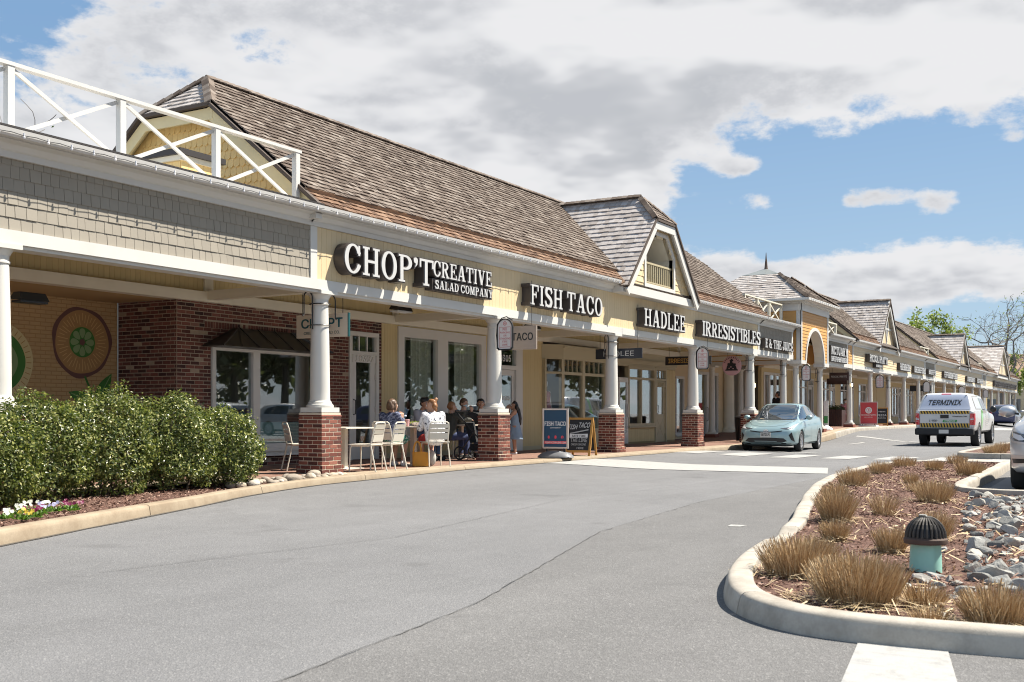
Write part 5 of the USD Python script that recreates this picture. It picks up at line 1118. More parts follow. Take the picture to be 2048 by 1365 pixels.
# ---------------------------------------------------------------- slab-serif sign letters
TW_, TN_ = .155, .07
def _st(x, w=TW_, y0=0., y1=1., top=True, bot=True, e=.085, sh=.07):
    p = [sbox(x, y0, x + w, y1)]
    if top: p.append(sbox(x - e, y1 - sh, x + w + e, y1))
    if bot: p.append(sbox(x - e, y0, x + w + e, y0 + sh))
    return unary_union(p)
def _el(cx, cy, rx, ry, n=40): return Polygon([(cx + rx * math.cos(t), cy + ry * math.sin(t)) for t in np.linspace(0, 2 * math.pi, n, endpoint=False)])
def _ring(cx, cy, rx, ry, tx=.17, ty=.075): return _el(cx, cy, rx, ry).difference(_el(cx, cy, rx - tx, ry - ty))
def _diag(x0, y0, x1, y1, w): return Polygon([(x0, y0), (x0 + w, y0), (x1 + w, y1), (x1, y1)])
def glyph(c):
    U = unary_union
    if c == 'I': return _st(.09)
    if c == 'H': return U([_st(.09), _st(.58), sbox(.2, .46, .65, .55)])
    if c == 'L': return U([_st(.09), sbox(.1, 0, .68, .08), sbox(.60, 0, .68, .30)])
    if c == 'E': return U([_st(.09), sbox(.1, 0, .70, .08), sbox(.62, 0, .70, .28), sbox(.1, .92, .66, 1), sbox(.58, .74, .66, 1), sbox(.2, .47, .50, .55), sbox(.43, .38, .50, .64)])
    if c == 'F': return U([_st(.09), sbox(.1, .92, .68, 1), sbox(.60, .70, .68, 1), sbox(.2, .47, .50, .55), sbox(.43, .37, .50, .65)])
    if c == 'T': return U([_st(.29, top=False), sbox(.0, .915, .78, 1), sbox(0, .68, .08, 1), sbox(.70, .68, .78, 1)])
    if c == 'O': return _ring(.39, .5, .39, .515)
    if c == 'C': return U([_ring(.39, .5, .39, .515).difference(sbox(.52, .30, 1, .70)), sbox(.63, .63, .71, .98), sbox(.60, .18, .68, .33)])
    if c == 'D': return U([_st(.09), _ring(.34, .5, .42, .5, .18, .085).intersection(sbox(.3, -1, 2, 2)), sbox(.1, .92, .36, 1), sbox(.1, 0, .36, .08)])
    if c == 'P': return U([_st(.09), _ring(.36, .73, .35, .27, .18, .075).intersection(sbox(.34, -1, 2, 2)), sbox(.1, .925, .37, 1), sbox(.1, .46, .37, .535)])
    if c == 'R': return U([_st(.09), _ring(.36, .745, .33, .255, .17, .075).intersection(sbox(.34, -1, 2, 2)), sbox(.1, .925, .37, 1), sbox(.1, .49, .40, .56), _diag(.54, .06, .30, .50, .19), sbox(.50, 0, .82, .07)])
    if c == 'B': return U([_st(.09), _ring(.37, .75, .31, .25, .17, .075).intersection(sbox(.36, -1, 2, 2)), _ring(.37, .265, .35, .265, .18, .075).intersection(sbox(.36, -1, 2, 2)), sbox(.1, .925, .38, 1), sbox(.1, .48, .40, .55), sbox(.1, 0, .38, .075)])
    if c == 'A': return U([_diag(.02, 0, .30, 1, .085), _diag(.52, 0, .30, 1, .21), sbox(.2, .27, .6, .35), sbox(-.06, 0, .22, .065), sbox(.44, 0, .82, .065)])
    if c == 'V': return U([_diag(.30, 0, .02, 1, .21), _diag(.38, 0, .62, 1, .085), sbox(-.06, .935, .32, 1), sbox(.52, .935, .80, 1)])
    if c == 'Y': return U([_diag(.28, .42, .0, 1, .21), _diag(.40, .42, .62, 1, .085), _st(.28, y1=.5, top=False), sbox(-.08, .935, .30, 1), sbox(.52, .935, .80, 1)])
    if c == 'M': return U([_st(.09, .085), _st(.72, TW_), _diag(.40, .05, .09, 1, .20), _diag(.44, .05, .70, 1, .085)])
    if c == 'N': return U([_st(.09, .085), _st(.60, .085, bot=False), _diag(.48, 0, .08, 1, .22)])
    if c == 'U': return U([_st(.09, y0=.3, bot=False), _st(.60, .085, y0=.3, bot=False), _ring(.388, .32, .298, .335, .20, .08).intersection(sbox(-1, -1, 2, .33))])
    if c == 'J': return U([_st(.26, y0=.25, bot=False), _ring(.22, .24, .24, .255, .17, .075).intersection(sbox(-1, -1, 2, .26)), _el(.06, .28, .10, .10)])
    if c == 'S':
        p = [(.60, .80), (.54, .92), (.36, .965), (.18, .92), (.10, .76), (.17, .62), (.36, .52), (.53, .41), (.59, .25), (.51, .09), (.33, .035), (.15, .08), (.08, .22)]
        return U([LineString(smooth_line(p, .03, 3)).buffer(.062), LineString(smooth_line(p[3:10], .03, 3)).buffer(.095), sbox(.56, .70, .63, 1), sbox(.05, 0, .12, .30)])
    if c == '&': return U([_ring(.30, .76, .20, .24, .10, .06), _ring(.30, .26, .30, .275, .17, .075).difference(sbox(.5, .30, 1, 1)), _diag(.56, 0, .18, .68, .17), sbox(.5, 0, .85, .06), _diag(.50, .22, .66, .48, .075), sbox(.56, .43, .86, .5)])
    if c == "'": return U([_el(.12, .88, .11, .11), Polygon([(.23, .88), (.20, .74), (.08, .62), (.10, .69), (.13, .78)])])
    return Polygon()
def slab_text(text, gap=.13, space=.34):
    x, out = 0., []
    for c in text:
        if c == ' ': x += space; continue
        g = glyph(c); b = g.bounds; out.append(affinity.translate(g, x - b[0], 0)); x += b[2] - b[0] + gap
    return out, x - gap
def channel_sign(label, text, x0, x1, z0, z1, yface, depth, face='letter_face', side='letter_side', grow=.018, gap=.13, sizes=None, backing=None):
    """separate deep channel letters on the fascia: dark returns with pale faces"""
    gl, W = slab_text(text, gap); T = Thing('channel_letter_sign', label, 'shop sign', ((x0 + x1) / 2, yface + depth, z0)); sx, sz = (x1 - x0) / W, z1 - z0
    for g in gl:
        g = affinity.affine_transform(g, [sx, 0, 0, sz, x0, z0]); o = g.buffer(grow, join_style=2, mitre_limit=2)
        o = unary_union([Polygon(q.exterior) if q.area < 0 else q for q in getattr(o, 'geoms', [o])])
        L = T.part('letter', MB().ext(o, (0, yface + depth, 0), (1, 0, 0), (0, 0, 1), (0, -depth, 0)), side)
        T.part('letter_face', MB().ext(g, (0, yface - .001, 0), (1, 0, 0), (0, 0, 1), (0, -.012, 0)), face, under=L)
    if backing: T.part('backing', MB().ext(backing, (0, yface + depth, 0), (1, 0, 0), (0, 0, 1), (0, -depth * .85, 0)), side)
    return T
k_ = 11.53 / 11.75
big = channel_sign('largest white slab letters with deep dark sides at the left end of the yellow fascia', "CHOP'T", 14.25, 16.83, 3.455, 3.935, 11.53, .215, gap=.10)
channel_sign('smaller white letters of the upper line right of the largest sign letters', 'CREATIVE', 16.86, 18.93, 3.665, 3.955, 11.55, .19, grow=.022, gap=.10)
channel_sign('smallest white letters of the lower line on a dark backing right of the largest letters', 'SALAD COMPANY', 16.92, 18.97, 3.44, 3.595, 11.55, .19, grow=.012, gap=.14, backing=sbox(16.87, 3.41, 19.0, 3.63))
channel_sign('white slab letters of two words over the second bay of the yellow building', 'FISH TACO', 20.5, 24.03, 3.455, 3.885, 11.53, .215, grow=.02, gap=.12)
channel_sign('white slab letters of six on the fascia below the balcony dormer', 'HADLEE', 26.58, 29.46, 3.42, 3.87, 11.53, .215, grow=.02, gap=.12)
channel_sign('long white slab word at the right end of the yellow fascia', 'IRRESISTIBLES', 30.85, 36.35, 3.42, 3.85, 11.53, .215, grow=.022, gap=.07)
channel_sign('white letters on the grey link between the yellow shops and the tower', 'E & THE JUICE', 37.15, 40.5, 3.40, 3.70, 11.60, .14, grow=.022, gap=.09)
channel_sign('white letters on the grey link right of the orange tower', 'NCTUARY', 46.1, 48.9, 3.58, 3.92, 11.60, .14, grow=.03, gap=.06)
channel_sign('white letters on the second yellow building under its gabled dormer', 'PICCOLI PIATTI', 53.0, 57.0, 3.56, 3.88, 11.55, .19, grow=.03, gap=.05)
def unreadable(label, x0, x1, z0, z1, seed, yface=11.6, side='letter_side', face='letter_face', dens=1.0):
    """a far sign whose letters the photograph does not resolve: raised pale strokes of letter size on dark sides"""
    r = random.Random(seed); T = Thing('channel_letter_sign', label, 'shop sign', ((x0 + x1) / 2, 11.745, z0)); h = z1 - z0; x = x0
    while x < x1 - h * .4:
        w = h * r.uniform(.5, .72); k = r.randint(0, 3); P = [sbox(x, z0, x + w * .26, z1)]
        if k != 1: P.append(sbox(x, z1 - h * .14, x + w, z1))
        if k != 2: P.append(sbox(x, z0, x + w, z0 + h * .14))
        if k != 3: P.append(sbox(x, z0 + h * .43, x + w * .8, z0 + h * .56))
        if k in (1, 3): P.append(sbox(x + w * .74, z0, x + w, z1))
        g = unary_union(P); L = T.part('letter', MB().ext(g.buffer(.03, join_style=2), (0, 11.745, 0), (1, 0, 0), (0, 0, 1), (0, yface - 11.745, 0)), side); T.part('letter_face', MB().ext(g, (0, yface - .001, 0), (1, 0, 0), (0, 0, 1), (0, -.012, 0)), face, under=L)
        x += w + h * .16
for i, (lb, a, b, z0, z1) in enumerate((('small second line of letters on the grey link right of the orange tower', 46.1, 48.8, 3.30, 3.50), ('small pale second line below the two-word sign on the second yellow building', 54.6, 56.0, 3.36, 3.48), ('dark-sided white sign right of the dormer on the second yellow building', 60.4, 63.2, 3.42, 3.76), ('white sign at the right end of the second yellow building', 64.4, 68.0, 3.42, 3.74), ('white sign on the grey link after the second yellow building', 68.9, 71.5, 3.46, 3.72), ('white sign at the left end of the third yellow building', 74.5, 79.8, 3.42, 3.78), ('white sign left of centre on the third yellow building under its gable', 84.5, 88.4, 3.42, 3.74), ('white sign at the right end of the third yellow building', 89.5, 93.0, 3.42, 3.74))): unreadable(lb, a, b, z0, z1, 100 + i)
unreadable('dark lettered sign on the last yellow building', 100, 117, 3.42, 3.84, 120, face='letter_side')

# ---------------------------------------------------------------- hanging boards, brackets, plates
def board_sign(name, label, x, y0, y1, z0, z1, mat, text, tmat, thick=.035, size=None, rods=True, extra=None, edge=None, ty=None, tz=None, tw=None, bold=True, top=3.9):
    T = Thing(name, label, 'hanging sign', (x, (y0 + y1) / 2, z0)); bd = T.part('board', MB().box(x, x + thick, y0, y1, z0, z1), mat)
    if edge: T.part('edge_trim', MB().box(x - .004, x + thick + .004, y0 - .022, y0 - .001, z0 - .003, z1 + .003), edge)
    if text: lettering(T, text, (x - .001, ty if ty is not None else (y0 + y1) / 2, tz if tz is not None else (z0 + z1) / 2 - size / 2), (0, -1, 0), (0, 0, 1), size, tmat, .004, tw, ty is None, bd, bold=bold)
    for (t, y, z, h, w, m) in (extra or ()): lettering(T, t, (x - .001, y, z), (0, -1, 0), (0, 0, 1), h, m, .003, w, True, bd)
    if rods:
        for y in (y0 + .12, y1 - .12): T.part('hanger', MB().tube([(x + thick / 2, y, z1), (x + thick / 2, y, top)], .006, 5), 'black_metal')
    return T
board_sign('hanging_sign', 'cream hanging board with dark teal letters behind the first brick-footed column', 14.75, 11.86, 13.0, 2.43, 2.83, 'sign_cream', 'CHOPT', 'ink_teal', size=.155, tw=.92, tz=2.60, edge='teal_edge', extra=[('CREATIVE SALAD CO.', 12.43, 2.485, .05, .80, 'ink_teal')])
board_sign('hanging_sign', 'weathered taupe hanging board with black letters behind the second column', 20.1, 11.16, 12.34, 2.46, 2.96, 'sign_taupe', 'FISH TACO', 'ink_black', size=.15, tw=1.0, ty=12.24, tz=2.66)
board_sign('hanging_sign', 'narrow dark navy hanging board behind the third column', 25.9, 11.30, 12.61, 2.53, 2.79, 'sign_navy', 'HADLEE', 'ink_grey', size=.13, tw=.86, bold=False)
board_sign('hanging_sign', 'narrow black hanging board with gold letters behind the fourth column', 31.7, 11.57, 13.05, 2.60, 2.86, 'sign_black', 'IRRESISTIBLES', 'ink_gold', size=.13, tw=1.28)
board_sign('hanging_sign', 'dark brown hanging board beside the first column after the orange tower', 49.9, 11.78, 12.64, 2.58, 2.94, 'sign_brown', 'PICCOLI PIATTI', 'ink_grey', size=.075, tw=.70)
board_sign('hanging_sign', 'dark hanging board between the first two columns after the orange tower', 53.2, 12.6, 13.6, 2.50, 2.78, 'sign_brown', None, None)
board_sign('hanging_sign', 'dark hanging board behind the last column of the second yellow building', 69.6, 11.6, 12.8, 2.45, 2.8, 'sign_navy', None, None)
# round pink sign with the dark group of hatted figures
T = Thing('round_hanging_sign', 'round dusty pink hanging sign with a black group of seated figures', 'hanging sign', (36.0, 12.4, 2.4)); C0 = (36.0, 12.4, 2.735)
disc = T.part('disc', MB().ext(_el(0, 0, .335, .335), (36.02, *C0[1:]), (0, -1, 0), (0, 0, 1), (-.03, 0, 0)), 'sign_pink')
fig = unary_union([_el(-.02, .13, .045, .06), _el(-.01, .175, .07, .022), sbox(-.035, .17, .03, .23), Polygon([(-.07, .10), (.05, .10), (.14, 0.), (.19, -.14), (-.20, -.14), (-.16, .0)]), _el(-.12, .05, .035, .045), _el(.11, .04, .035, .045), sbox(-.23, -.17, .22, -.13)]).difference(unary_union([_el(-.03, -.04, .02, .03), _el(.05, -.10, .03, .018), _el(-.09, -.09, .022, .02)]))
T.part('figures', MB().ext(fig, (35.989, *C0[1:]), (0, -1, 0), (0, 0, 1), (-.003, 0, 0)), 'ink_black', under=disc)
for i in range(11):
    t = math.pi * (.86 - .72 * i / 10); c, s = math.cos(t) * .28, math.sin(t) * .28; T.part('rim_mark', MB().ext(affinity.rotate(sbox(-.012, -.026, .012, .026), math.degrees(t) - 90), (35.989, C0[1] - c, C0[2] + s), (0, -1, 0), (0, 0, 1), (-.003, 0, 0)), 'ink_black', under=disc)
for y in (12.25, 12.55): T.part('hanger', MB().tube([(36.005, y, 3.03), (36.005, y, 3.9)], .006, 5), 'black_metal')
def no_parking(xc, label, dx=-.18, y0=11.37, y1=11.73, z0=2.43, z1=3.06, detail=True):
    T = Thing('no_parking_sign', label, 'traffic sign', (xc + dx, (y0 + y1) / 2, z0), group='fire lane signs on the columns'); w, h = y1 - y0, z1 - z0; x = xc + dx
    arch = lambda e: unary_union([sbox(-w / 2 + e, e + .03, w / 2 - e, h - w / 2), _el(0, h - w / 2, w / 2 - e, w / 2 - e), sbox(-w / 2 + e + .03, e, w / 2 - e - .03, .2)]).buffer(.0)
    o = lambda d: (x - d, (y0 + y1) / 2, z0)
    T.part('frame', MB().ext(arch(0).buffer(.012).difference(arch(.012)), o(-.02), (0, -1, 0), (0, 0, 1), (-.035, 0, 0)), 'black_metal')
    pl = T.part('plate', MB().ext(arch(.012), o(-.012), (0, -1, 0), (0, 0, 1), (-.012, 0, 0)), 'sign_white')
    if detail:
        b = sbox(-w * .37, .05, w * .37, h * .74).buffer(.0); T.part('red_border', MB().ext(b.difference(b.buffer(-.006)), o(.001), (0, -1, 0), (0, 0, 1), (-.002, 0, 0)), 'ink_red', under=pl)
        T.part('emblem', MB().ext(_el(0, h * .855, .042, .042).difference(_el(0, h * .855, .033, .033)).union(sbox(-.012, h * .855 - .02, -.004, h * .855 + .02)).union(sbox(.004, h * .855 - .02, .012, h * .855 + .02)).union(sbox(-.01, h * .855 - .004, .01, h * .855 + .004)), o(.001), (0, -1, 0), (0, 0, 1), (-.002, 0, 0)), 'ink_red', under=pl)
        for i, (t, hh, ww) in enumerate((('NO', .055, .10), ('PARKING', .036, .235), ('OR', .036, .07), ('STANDING', .036, .25), ('FIRE', .036, .12), ('LANE', .036, .13))): lettering(T, t, (x - .001, (y0 + y1) / 2, z0 + .395 - i * .062), (0, -1, 0), (0, 0, 1), hh, 'ink_red', .002, ww, True, pl)
    T.part('bracket', MB().tube([(x + .03, y1 + .02, z0 + .06), (x + .03, y1 + .04, z0 + .3), (x + .03, y1 + .02, z1 - .1), (x + .03, y1 - .08, z1 + .02), (x + .03, y1 - .2, z1 + .05), (x + .03, y0 + .02, z1 - .03)], .012, 6).tube([(x + .03, y1, z0 + .2), (xc, y1 + .08, z0 + .2)], .012, 5).tube([(x + .03, y1, z1 - .15), (xc, y1 + .08, z1 - .15)], .012, 5), 'black_metal')
no_parking(19.65, 'arched white sign with red letters on the second brick-footed column'); no_parking(31.1, 'arched white sign with red letters on the fourth brick-footed column')
no_parking(41.75, 'arched white sign with red letters on the left front column of the orange tower', -.16, 11.25, 11.56, 2.36, 2.94)
for xc, lb in ((54.75, 'arched pale sign on the second column after the orange tower'), (67.3, 'arched pale sign on the last column of the second yellow building'), (80.7, 'arched pale sign on the third yellow building above the pickup roof'), (93.1, 'arched pale sign on the last column of the third yellow building')): no_parking(xc, lb, -.14, 11.25, 11.60, 2.35, 2.95, xc < 60)
def hooks(xc, label, zt=3.0, r=.165, both=True):
    T = Thing('plant_hook_bracket', label, 'bracket', (xc, YC, zt - .5), group=None)
    for z in (zt - .08, zt - .43):
        a = np.linspace(0, 2 * math.pi, 25); T.part('strap', MB().tube([(xc + (r + .004) * math.cos(t), YC + (r + .004) * math.sin(t), z) for t in a], .009, 5), 'black_metal')
    for s in (-1, 1):
        x0 = xc + s * (r + .02); R = .105; pts = [(x0, YC, zt - .5), (x0, YC, zt - .02)] + [(x0 + s * (R - R * math.cos(t)), YC, zt + .0 + R * math.sin(t)) for t in np.linspace(.1, math.pi, 12)] + [(x0 + s * 2 * R, YC, zt - .28), (x0 + s * (2 * R + .02), YC, zt - .30), (x0 + s * (2 * R + .04), YC, zt - .28)]
        T.part('hook', MB().tube(pts, .011, 6), 'black_metal')
hooks(14.1, 'black plant hooks strapped to the first brick-footed column'); hooks(25.4, 'black plant hooks strapped to the third brick-footed column'); hooks(36.45, 'black plant hooks strapped to the column behind the mint car')
hooks(40.35, 'black plant hooks strapped to the slim column of the grey link', 2.98, .125); hooks(45.25, 'black plant hooks strapped to the right front column of the orange tower', 2.85, .125); hooks(50.6, 'black plant hooks strapped to the first column after the orange tower', 2.9, .125); hooks(58.95, 'black plant hooks strapped to the third column after the orange tower', 2.9, .125)
def heater(label, x, y, z, L=.5, pale=False):
    T = Thing('overhead_heater', label, 'heater', (x, y, z), group=None)
    T.part('body', MB().add([(x - L / 2, y - .11, z), (x + L / 2, y - .11, z), (x + L / 2, y + .11, z + .02), (x - L / 2, y + .11, z + .02), (x - L / 2 + .04, y - .07, z + .11), (x + L / 2 - .04, y - .07, z + .11), (x + L / 2 - .04, y + .07, z + .11), (x - L / 2 + .04, y + .07, z + .11)], BOXF), 'dark_bronze')
    T.part('reflector', MB().box(x - L / 2 + .02, x + L / 2 - .02, y - .10, y + .09, z - .03, z - .002), 'letter_face' if pale else 'black_metal')
    for dx in (-L * .36, L * .36): T.part('rod', MB().bar((x + dx, y, z + .11), (x + dx, y, 3.9), .02, .02), 'black_metal')
heater('black overhead heater hanging over the hedge at the mural', 9.45, 13.0, 2.62, .46); heater('overhead heater under the arcade ceiling right of the first brick-footed column', 17.3, 12.6, 3.10, .5, True); heater('overhead heater under the arcade ceiling over the second shop door', 22.5, 12.6, 3.10, .5, True)
T = Thing('wall_lantern', 'small lit lantern on the first column after the orange tower', 'lamp', (50.6, 11.7, 2.3)); T.part('cage', MB().box(50.43, 50.52, 11.72, 11.81, 2.50, 2.53).box(50.43, 50.52, 11.72, 11.81, 2.30, 2.32), 'black_metal'); T.part('glow', MB().lathe([(.02, 0), (.035, .06), (.02, .15)], (50.475, 11.765, 2.325), 8), 'warm_glow')
T = Thing('pendant_lamp', 'round lit pendant lamp inside the glass doors behind the mint car', 'lamp', (47.5, 15.4, 2.2)); T.part('globe', MB().lathe([(.02, 0), (.10, .05), (.14, .15), (.10, .26), (.02, .30)], (47.5, 15.4, 2.2), 14), 'warm_glow'); T.part('cord', MB().tube([(47.5, 15.4, 2.5), (47.5, 15.4, 3.4)], .008, 5), 'black_metal')

# ---------------------------------------------------------------- standing signs and street furniture
def panel_frame(T, c, u, w, h, z0, tilt, frame, face, fw=.03, t=.03):
    """an upright panel: c foot centre (x, y), u its right-hand direction seen from the front, leaning back by tilt; returns (origin at lower left, ux, uy, normal)"""
    u = nrm((u[0], u[1], 0)); n = np.array([u[1], -u[0], 0.]); n = -n if np.dot(n, np.array([0, 0, 0]) - np.array([c[0], c[1], 0])) < 0 else n
    up = nrm(np.array([0, 0, 1.]) - n * tilt); o = np.array([c[0], c[1], z0]) - u * w / 2; nn = nrm(np.cross(u, up))
    if np.dot(nn, n) < 0: nn = -nn
    fr = T.part('frame', MB().ext(sbox(0, 0, w, h).difference(sbox(fw, fw, w - fw, h - fw)), o - nn * t, u, up, nn * t), frame)
    fc = T.part('face', MB().ext(sbox(fw - .002, fw - .002, w - fw + .002, h - fw + .002), o - nn * t * .8, u, up, nn * t * .5), face)
    return o - nn * t * .28, u, up, nn, fc
def on_panel(T, P, text, x, y, h, w, mat, bold=True, slant=0., center=True):
    o, u, up, nn, fc = P; mb = lettering(None, text, (0, 0, 0), (1, 0, 0), (0, 1, 0), h, None, .003, w, center, None, bold=bold, slant=slant); v = mb.pts(); f = mb.f
    T.part('lettering', MB().add(o + (v[:, :1] + x) * u + (v[:, 1:2] + y) * up + v[:, 2:] * nn, f), mat, under=fc)
def poly_on(T, P, poly, mat, k=0, name='mark'): o, u, up, nn, fc = P; T.part(name, MB().ext(poly, o + nn * .0012 * k, u, up, nn * .001), mat, under=fc)
uS = (.20, -.98)
T = Thing('pavement_sign', 'dark blue pavement sign in a silver frame on a grey wheeled base', 'sign', (21.35, 11.38, .136)); w, h = .585, .88
P = panel_frame(T, (21.35, 11.38), uS, w, h, .345, 0., 'alu', 'sign_blue', .035, .05)
on_panel(T, P, 'FISH TACO', w / 2 - .005, .50, .092, .485, 'ink_white'); on_panel(T, P, "LET'S HOOK UP", w / 2, .445, .024, .24, 'ink_white')
for i, px in enumerate((.14, .295, .45)):
    g = [unary_union([_el(px, .265, .022, .03).difference(_el(px - .01, .245, .014, .02)), sbox(px - .008, .20, .006, .24)]) if False else _el(px, .25, .022, .034), _el(px, .25, .026, .038), _el(px, .25, .03, .032).difference(sbox(px - .007, .2, px + .007, .262))][i]; poly_on(T, P, g, 'ink_hot', 1, 'emblem')
poly_on(T, P, sbox(.036, .10, w - .036, .165), 'ink_hot', 1, 'red_band'); on_panel(T, P, 'FISHTACOONLINE.COM', w / 2, .113, .036, .47, 'ink_white')
u3 = nrm((*uS, 0)); n3 = np.array([u3[1], -u3[0], 0]); n3 = n3 if n3[0] < 0 else -n3; c3 = np.array([21.375, 11.38, .136])
rows = [];
for (sx, sy, zz) in ((.40, .26, .0), (.39, .26, .035), (.31, .19, .10), (.18, .12, .135), (.14, .09, .14)): rows.append([c3 + u3 * sx * math.copysign(abs(math.cos(t)) ** .7, math.cos(t)) + n3 * sy * math.copysign(abs(math.sin(t)) ** .7, math.sin(t)) + np.array([0, 0, zz + .012]) for t in np.linspace(0, 2 * math.pi, 28, endpoint=False)])
n = 28; T.part('base', MB().add(np.vstack(rows), [(i * n + j, i * n + (j + 1) % n, (i + 1) * n + (j + 1) % n, (i + 1) * n + j) for i in range(4) for j in range(n)] + [tuple(range(4 * n, 5 * n))]), 'base_grey', 40)
T.part('base_cover', MB().add([c3 + u3 * a + n3 * b + np.array([0, 0, z]) for a, b, z in ((.10, .20, .075), (.36, .19, .03), (.36, -.19, .03), (.10, -.20, .075), (.12, .12, .15), (.30, .11, .105), (.30, -.11, .105), (.12, -.12, .15))], BOXF), 'base_light')
for s in (-.2, .2): T.part('post', MB().box(c3[0] + u3[0] * s - .018, c3[0] + u3[0] * s + .018, c3[1] + u3[1] * s - .018, c3[1] + u3[1] * s + .018, .27, .36), 'black_metal'); T.part('wheel', MB().tube([c3 + u3 * s * 1.6 - n3 * .2 + np.array([0, 0, .03]) - u3 * .02, c3 + u3 * s * 1.6 - n3 * .2 + np.array([0, 0, .03]) + u3 * .02], .03, 12), 'rubber')
def a_frame(label, c, u, w, h, texts, z0, wood='wood_orange', face='chalkboard', spread=.26, band=None):
    T = Thing('sandwich_board', label, 'sign', (c[0], c[1], z0)); u = nrm((*u, 0)); n = np.array([u[1], -u[0], 0.]); n = n if n[0] < 0 else -n; tl = spread / h; c = np.asarray(c, float)
    f = c + n[:2] * spread; P = panel_frame(T, f, u, w, h, z0 + .08, tl, wood, face, .05, .03); up = P[2]
    for s in (-1, 1):
        top = np.array([c[0], c[1], z0 + .08 + h * up[2]]) + u * s * (w / 2 - .025)
        for q in (1, -1): ft = np.array([c[0], c[1], z0]) + u * s * (w / 2 - .025) + n * q * (spread + .03); T.part('leg', MB().bar(ft, top - n * .0 + np.array([0, 0, 0]), .05, .025, n), wood)
    T.part('back_panel', MB().add([np.array([c[0], c[1], z0 + .1]) - n * spread + u * s * (w / 2 - .05) + dz for dz in (np.zeros(3), n * spread * .95 + np.array([0, 0, h * .92])) for s in (-1, 1)], [(0, 1, 3, 2)]), face)
    T.part('brace', MB().bar(np.array([c[0], c[1], z0 + .12]) + u * (w / 2 - .02) + n * spread * .85, np.array([c[0], c[1], z0 + .12]) + u * (w / 2 - .02) - n * spread * .85, .012, .012), 'black_metal')
    for t in texts: on_panel(T, P, *t)
    if band: poly_on(T, P, band, 'ink_white', 1, 'band')
    return T, P
T, P = a_frame('black chalkboard sandwich board in an orange wood frame beside the blue pavement sign', (23.0, 11.58), (.16, -.987), .62, .84, [('FISH', .14, .56, .11, .21, 'ink_white', False, .25), ('TACO', .42, .60, .12, .27, 'ink_white', False, .25), ('THE LINE', .31, .25, .09, .40, 'ink_grey', False), ('ORDER ONLINE', .31, .17, .045, .36, 'ink_grey', False), ('HERE', .36, .08, .05, .16, 'ink_grey', False)], .136)
poly_on(T, P, affinity.rotate(sbox(.08, .355, .52, .445), 1), 'ink_white', 1, 'banner'); on_panel(T, P, 'SAVE TIME', .30, .372, .05, .33, 'ink_black')
poly_on(T, P, affinity.skew(sbox(.08, .49, .52, .512), 0, 12).buffer(.002), 'ink_grey', 1, 'flourish')
T = Thing('pavement_sign', 'red pavement sign with a white round emblem before the second yellow building', 'sign', (53.0, 11.6, .5)); P = panel_frame(T, (53.0, 11.6), uS, .80, 1.06, .60, 0., 'alu', 'sign_red', .03, .05)
poly_on(T, P, _el(.40, .66, .15, .15).difference(unary_union([_el(.40, .66, .10, .10).difference(_el(.40, .66, .085, .085)), sbox(.37, .60, .39, .72), sbox(.41, .60, .43, .72)])), 'ink_white', 1, 'emblem'); on_panel(T, P, 'PICCOLI PIATTI', .40, .40, .075, .66, 'ink_white', False); on_panel(T, P, 'PIZZERIA', .40, .31, .04, .36, 'ink_white', False)
T.part('base', MB().box(52.7, 53.3, 11.2, 12.0, .50, .57), 'base_light'); T.part('post', MB().box(52.98, 53.02, 11.3, 11.34, .57, .62).box(52.98, 53.02, 11.86, 11.9, .57, .62), 'black_metal')
a_frame('small chalkboard sandwich board in a wood frame before the second yellow building', (55.9, 11.6), uS, .58, .86, [('FRESH', .29, .62, .06, .3, 'ink_white', False), ('PIZZA', .29, .42, .10, .42, 'ink_white', False), ('PASTA', .29, .28, .08, .36, 'ink_grey', False)], .5)
T = Thing('banner_stand', 'narrow white and green banner stand behind the mint car', 'banner', (46.6, 12.0, .4)); T.part('banner', MB().box(46.6, 46.63, 11.85, 12.05, .6, 1.65), 'sign_white'); T.part('green_print', MB().box(46.59, 46.6, 11.87, 12.03, .7, 1.0), 'ink_green'); T.part('base', MB().lathe([(.3, 0), (.28, .08), (.1, .2), (.04, .24)], (46.6, 11.95, .40), 14), 'sign_white')
T = Thing('menu_stand', 'black framed stand with a teal panel behind the right end of the hedge', 'sign', (13.05, 12.8, .136)); T.part('panel', MB().box(13.03, 13.05, 12.55, 13.05, .25, 1.13), 'teal_edge'); T.part('frame', MB().box(13.02, 13.06, 12.5, 12.549, .136, 1.2).box(13.02, 13.06, 13.051, 13.1, .136, 1.2).box(13.02, 13.06, 12.55, 13.05, 1.131, 1.18), 'black_metal'); T.part('foot', MB().box(12.85, 13.25, 12.5, 12.55, .136, .18), 'black_metal')
lettering(T, 'CHOPT', (13.028, 12.8, .9), (0, -1, 0), (0, 0, 1), .07, 'ink_white', .002, .3, True)
T = Thing('litter_bin', 'black slatted litter bin beside the mint car', 'bin', (37.6, 12.5, .136)); T.part('liner', MB().lathe([(.27, .06), (.29, .8)], (37.6, 12.5, .136), 20), 'black_metal'); T.part('lid', MB().lathe([(.33, .80), (.34, .84), (.30, .88), (.14, .90)], (37.6, 12.5, .136), 20), 'black_metal')
for i in range(24): a = i * math.pi / 12; T.part('slat', MB().bar((37.6 + .28 * math.cos(a), 12.5 + .28 * math.sin(a), .15), (37.6 + .315 * math.cos(a), 12.5 + .315 * math.sin(a), .95), .05, .015, (math.cos(a), math.sin(a), 0)), 'black_metal')
T = Thing('planter_box', 'brown slatted planter box with low greenery left of the first column after the tower', 'planter', (52.8, 13.2, .5)); T.part('box', MB().box(52.45, 53.2, 12.7, 13.7, .5, 1.28), 'sign_brown')
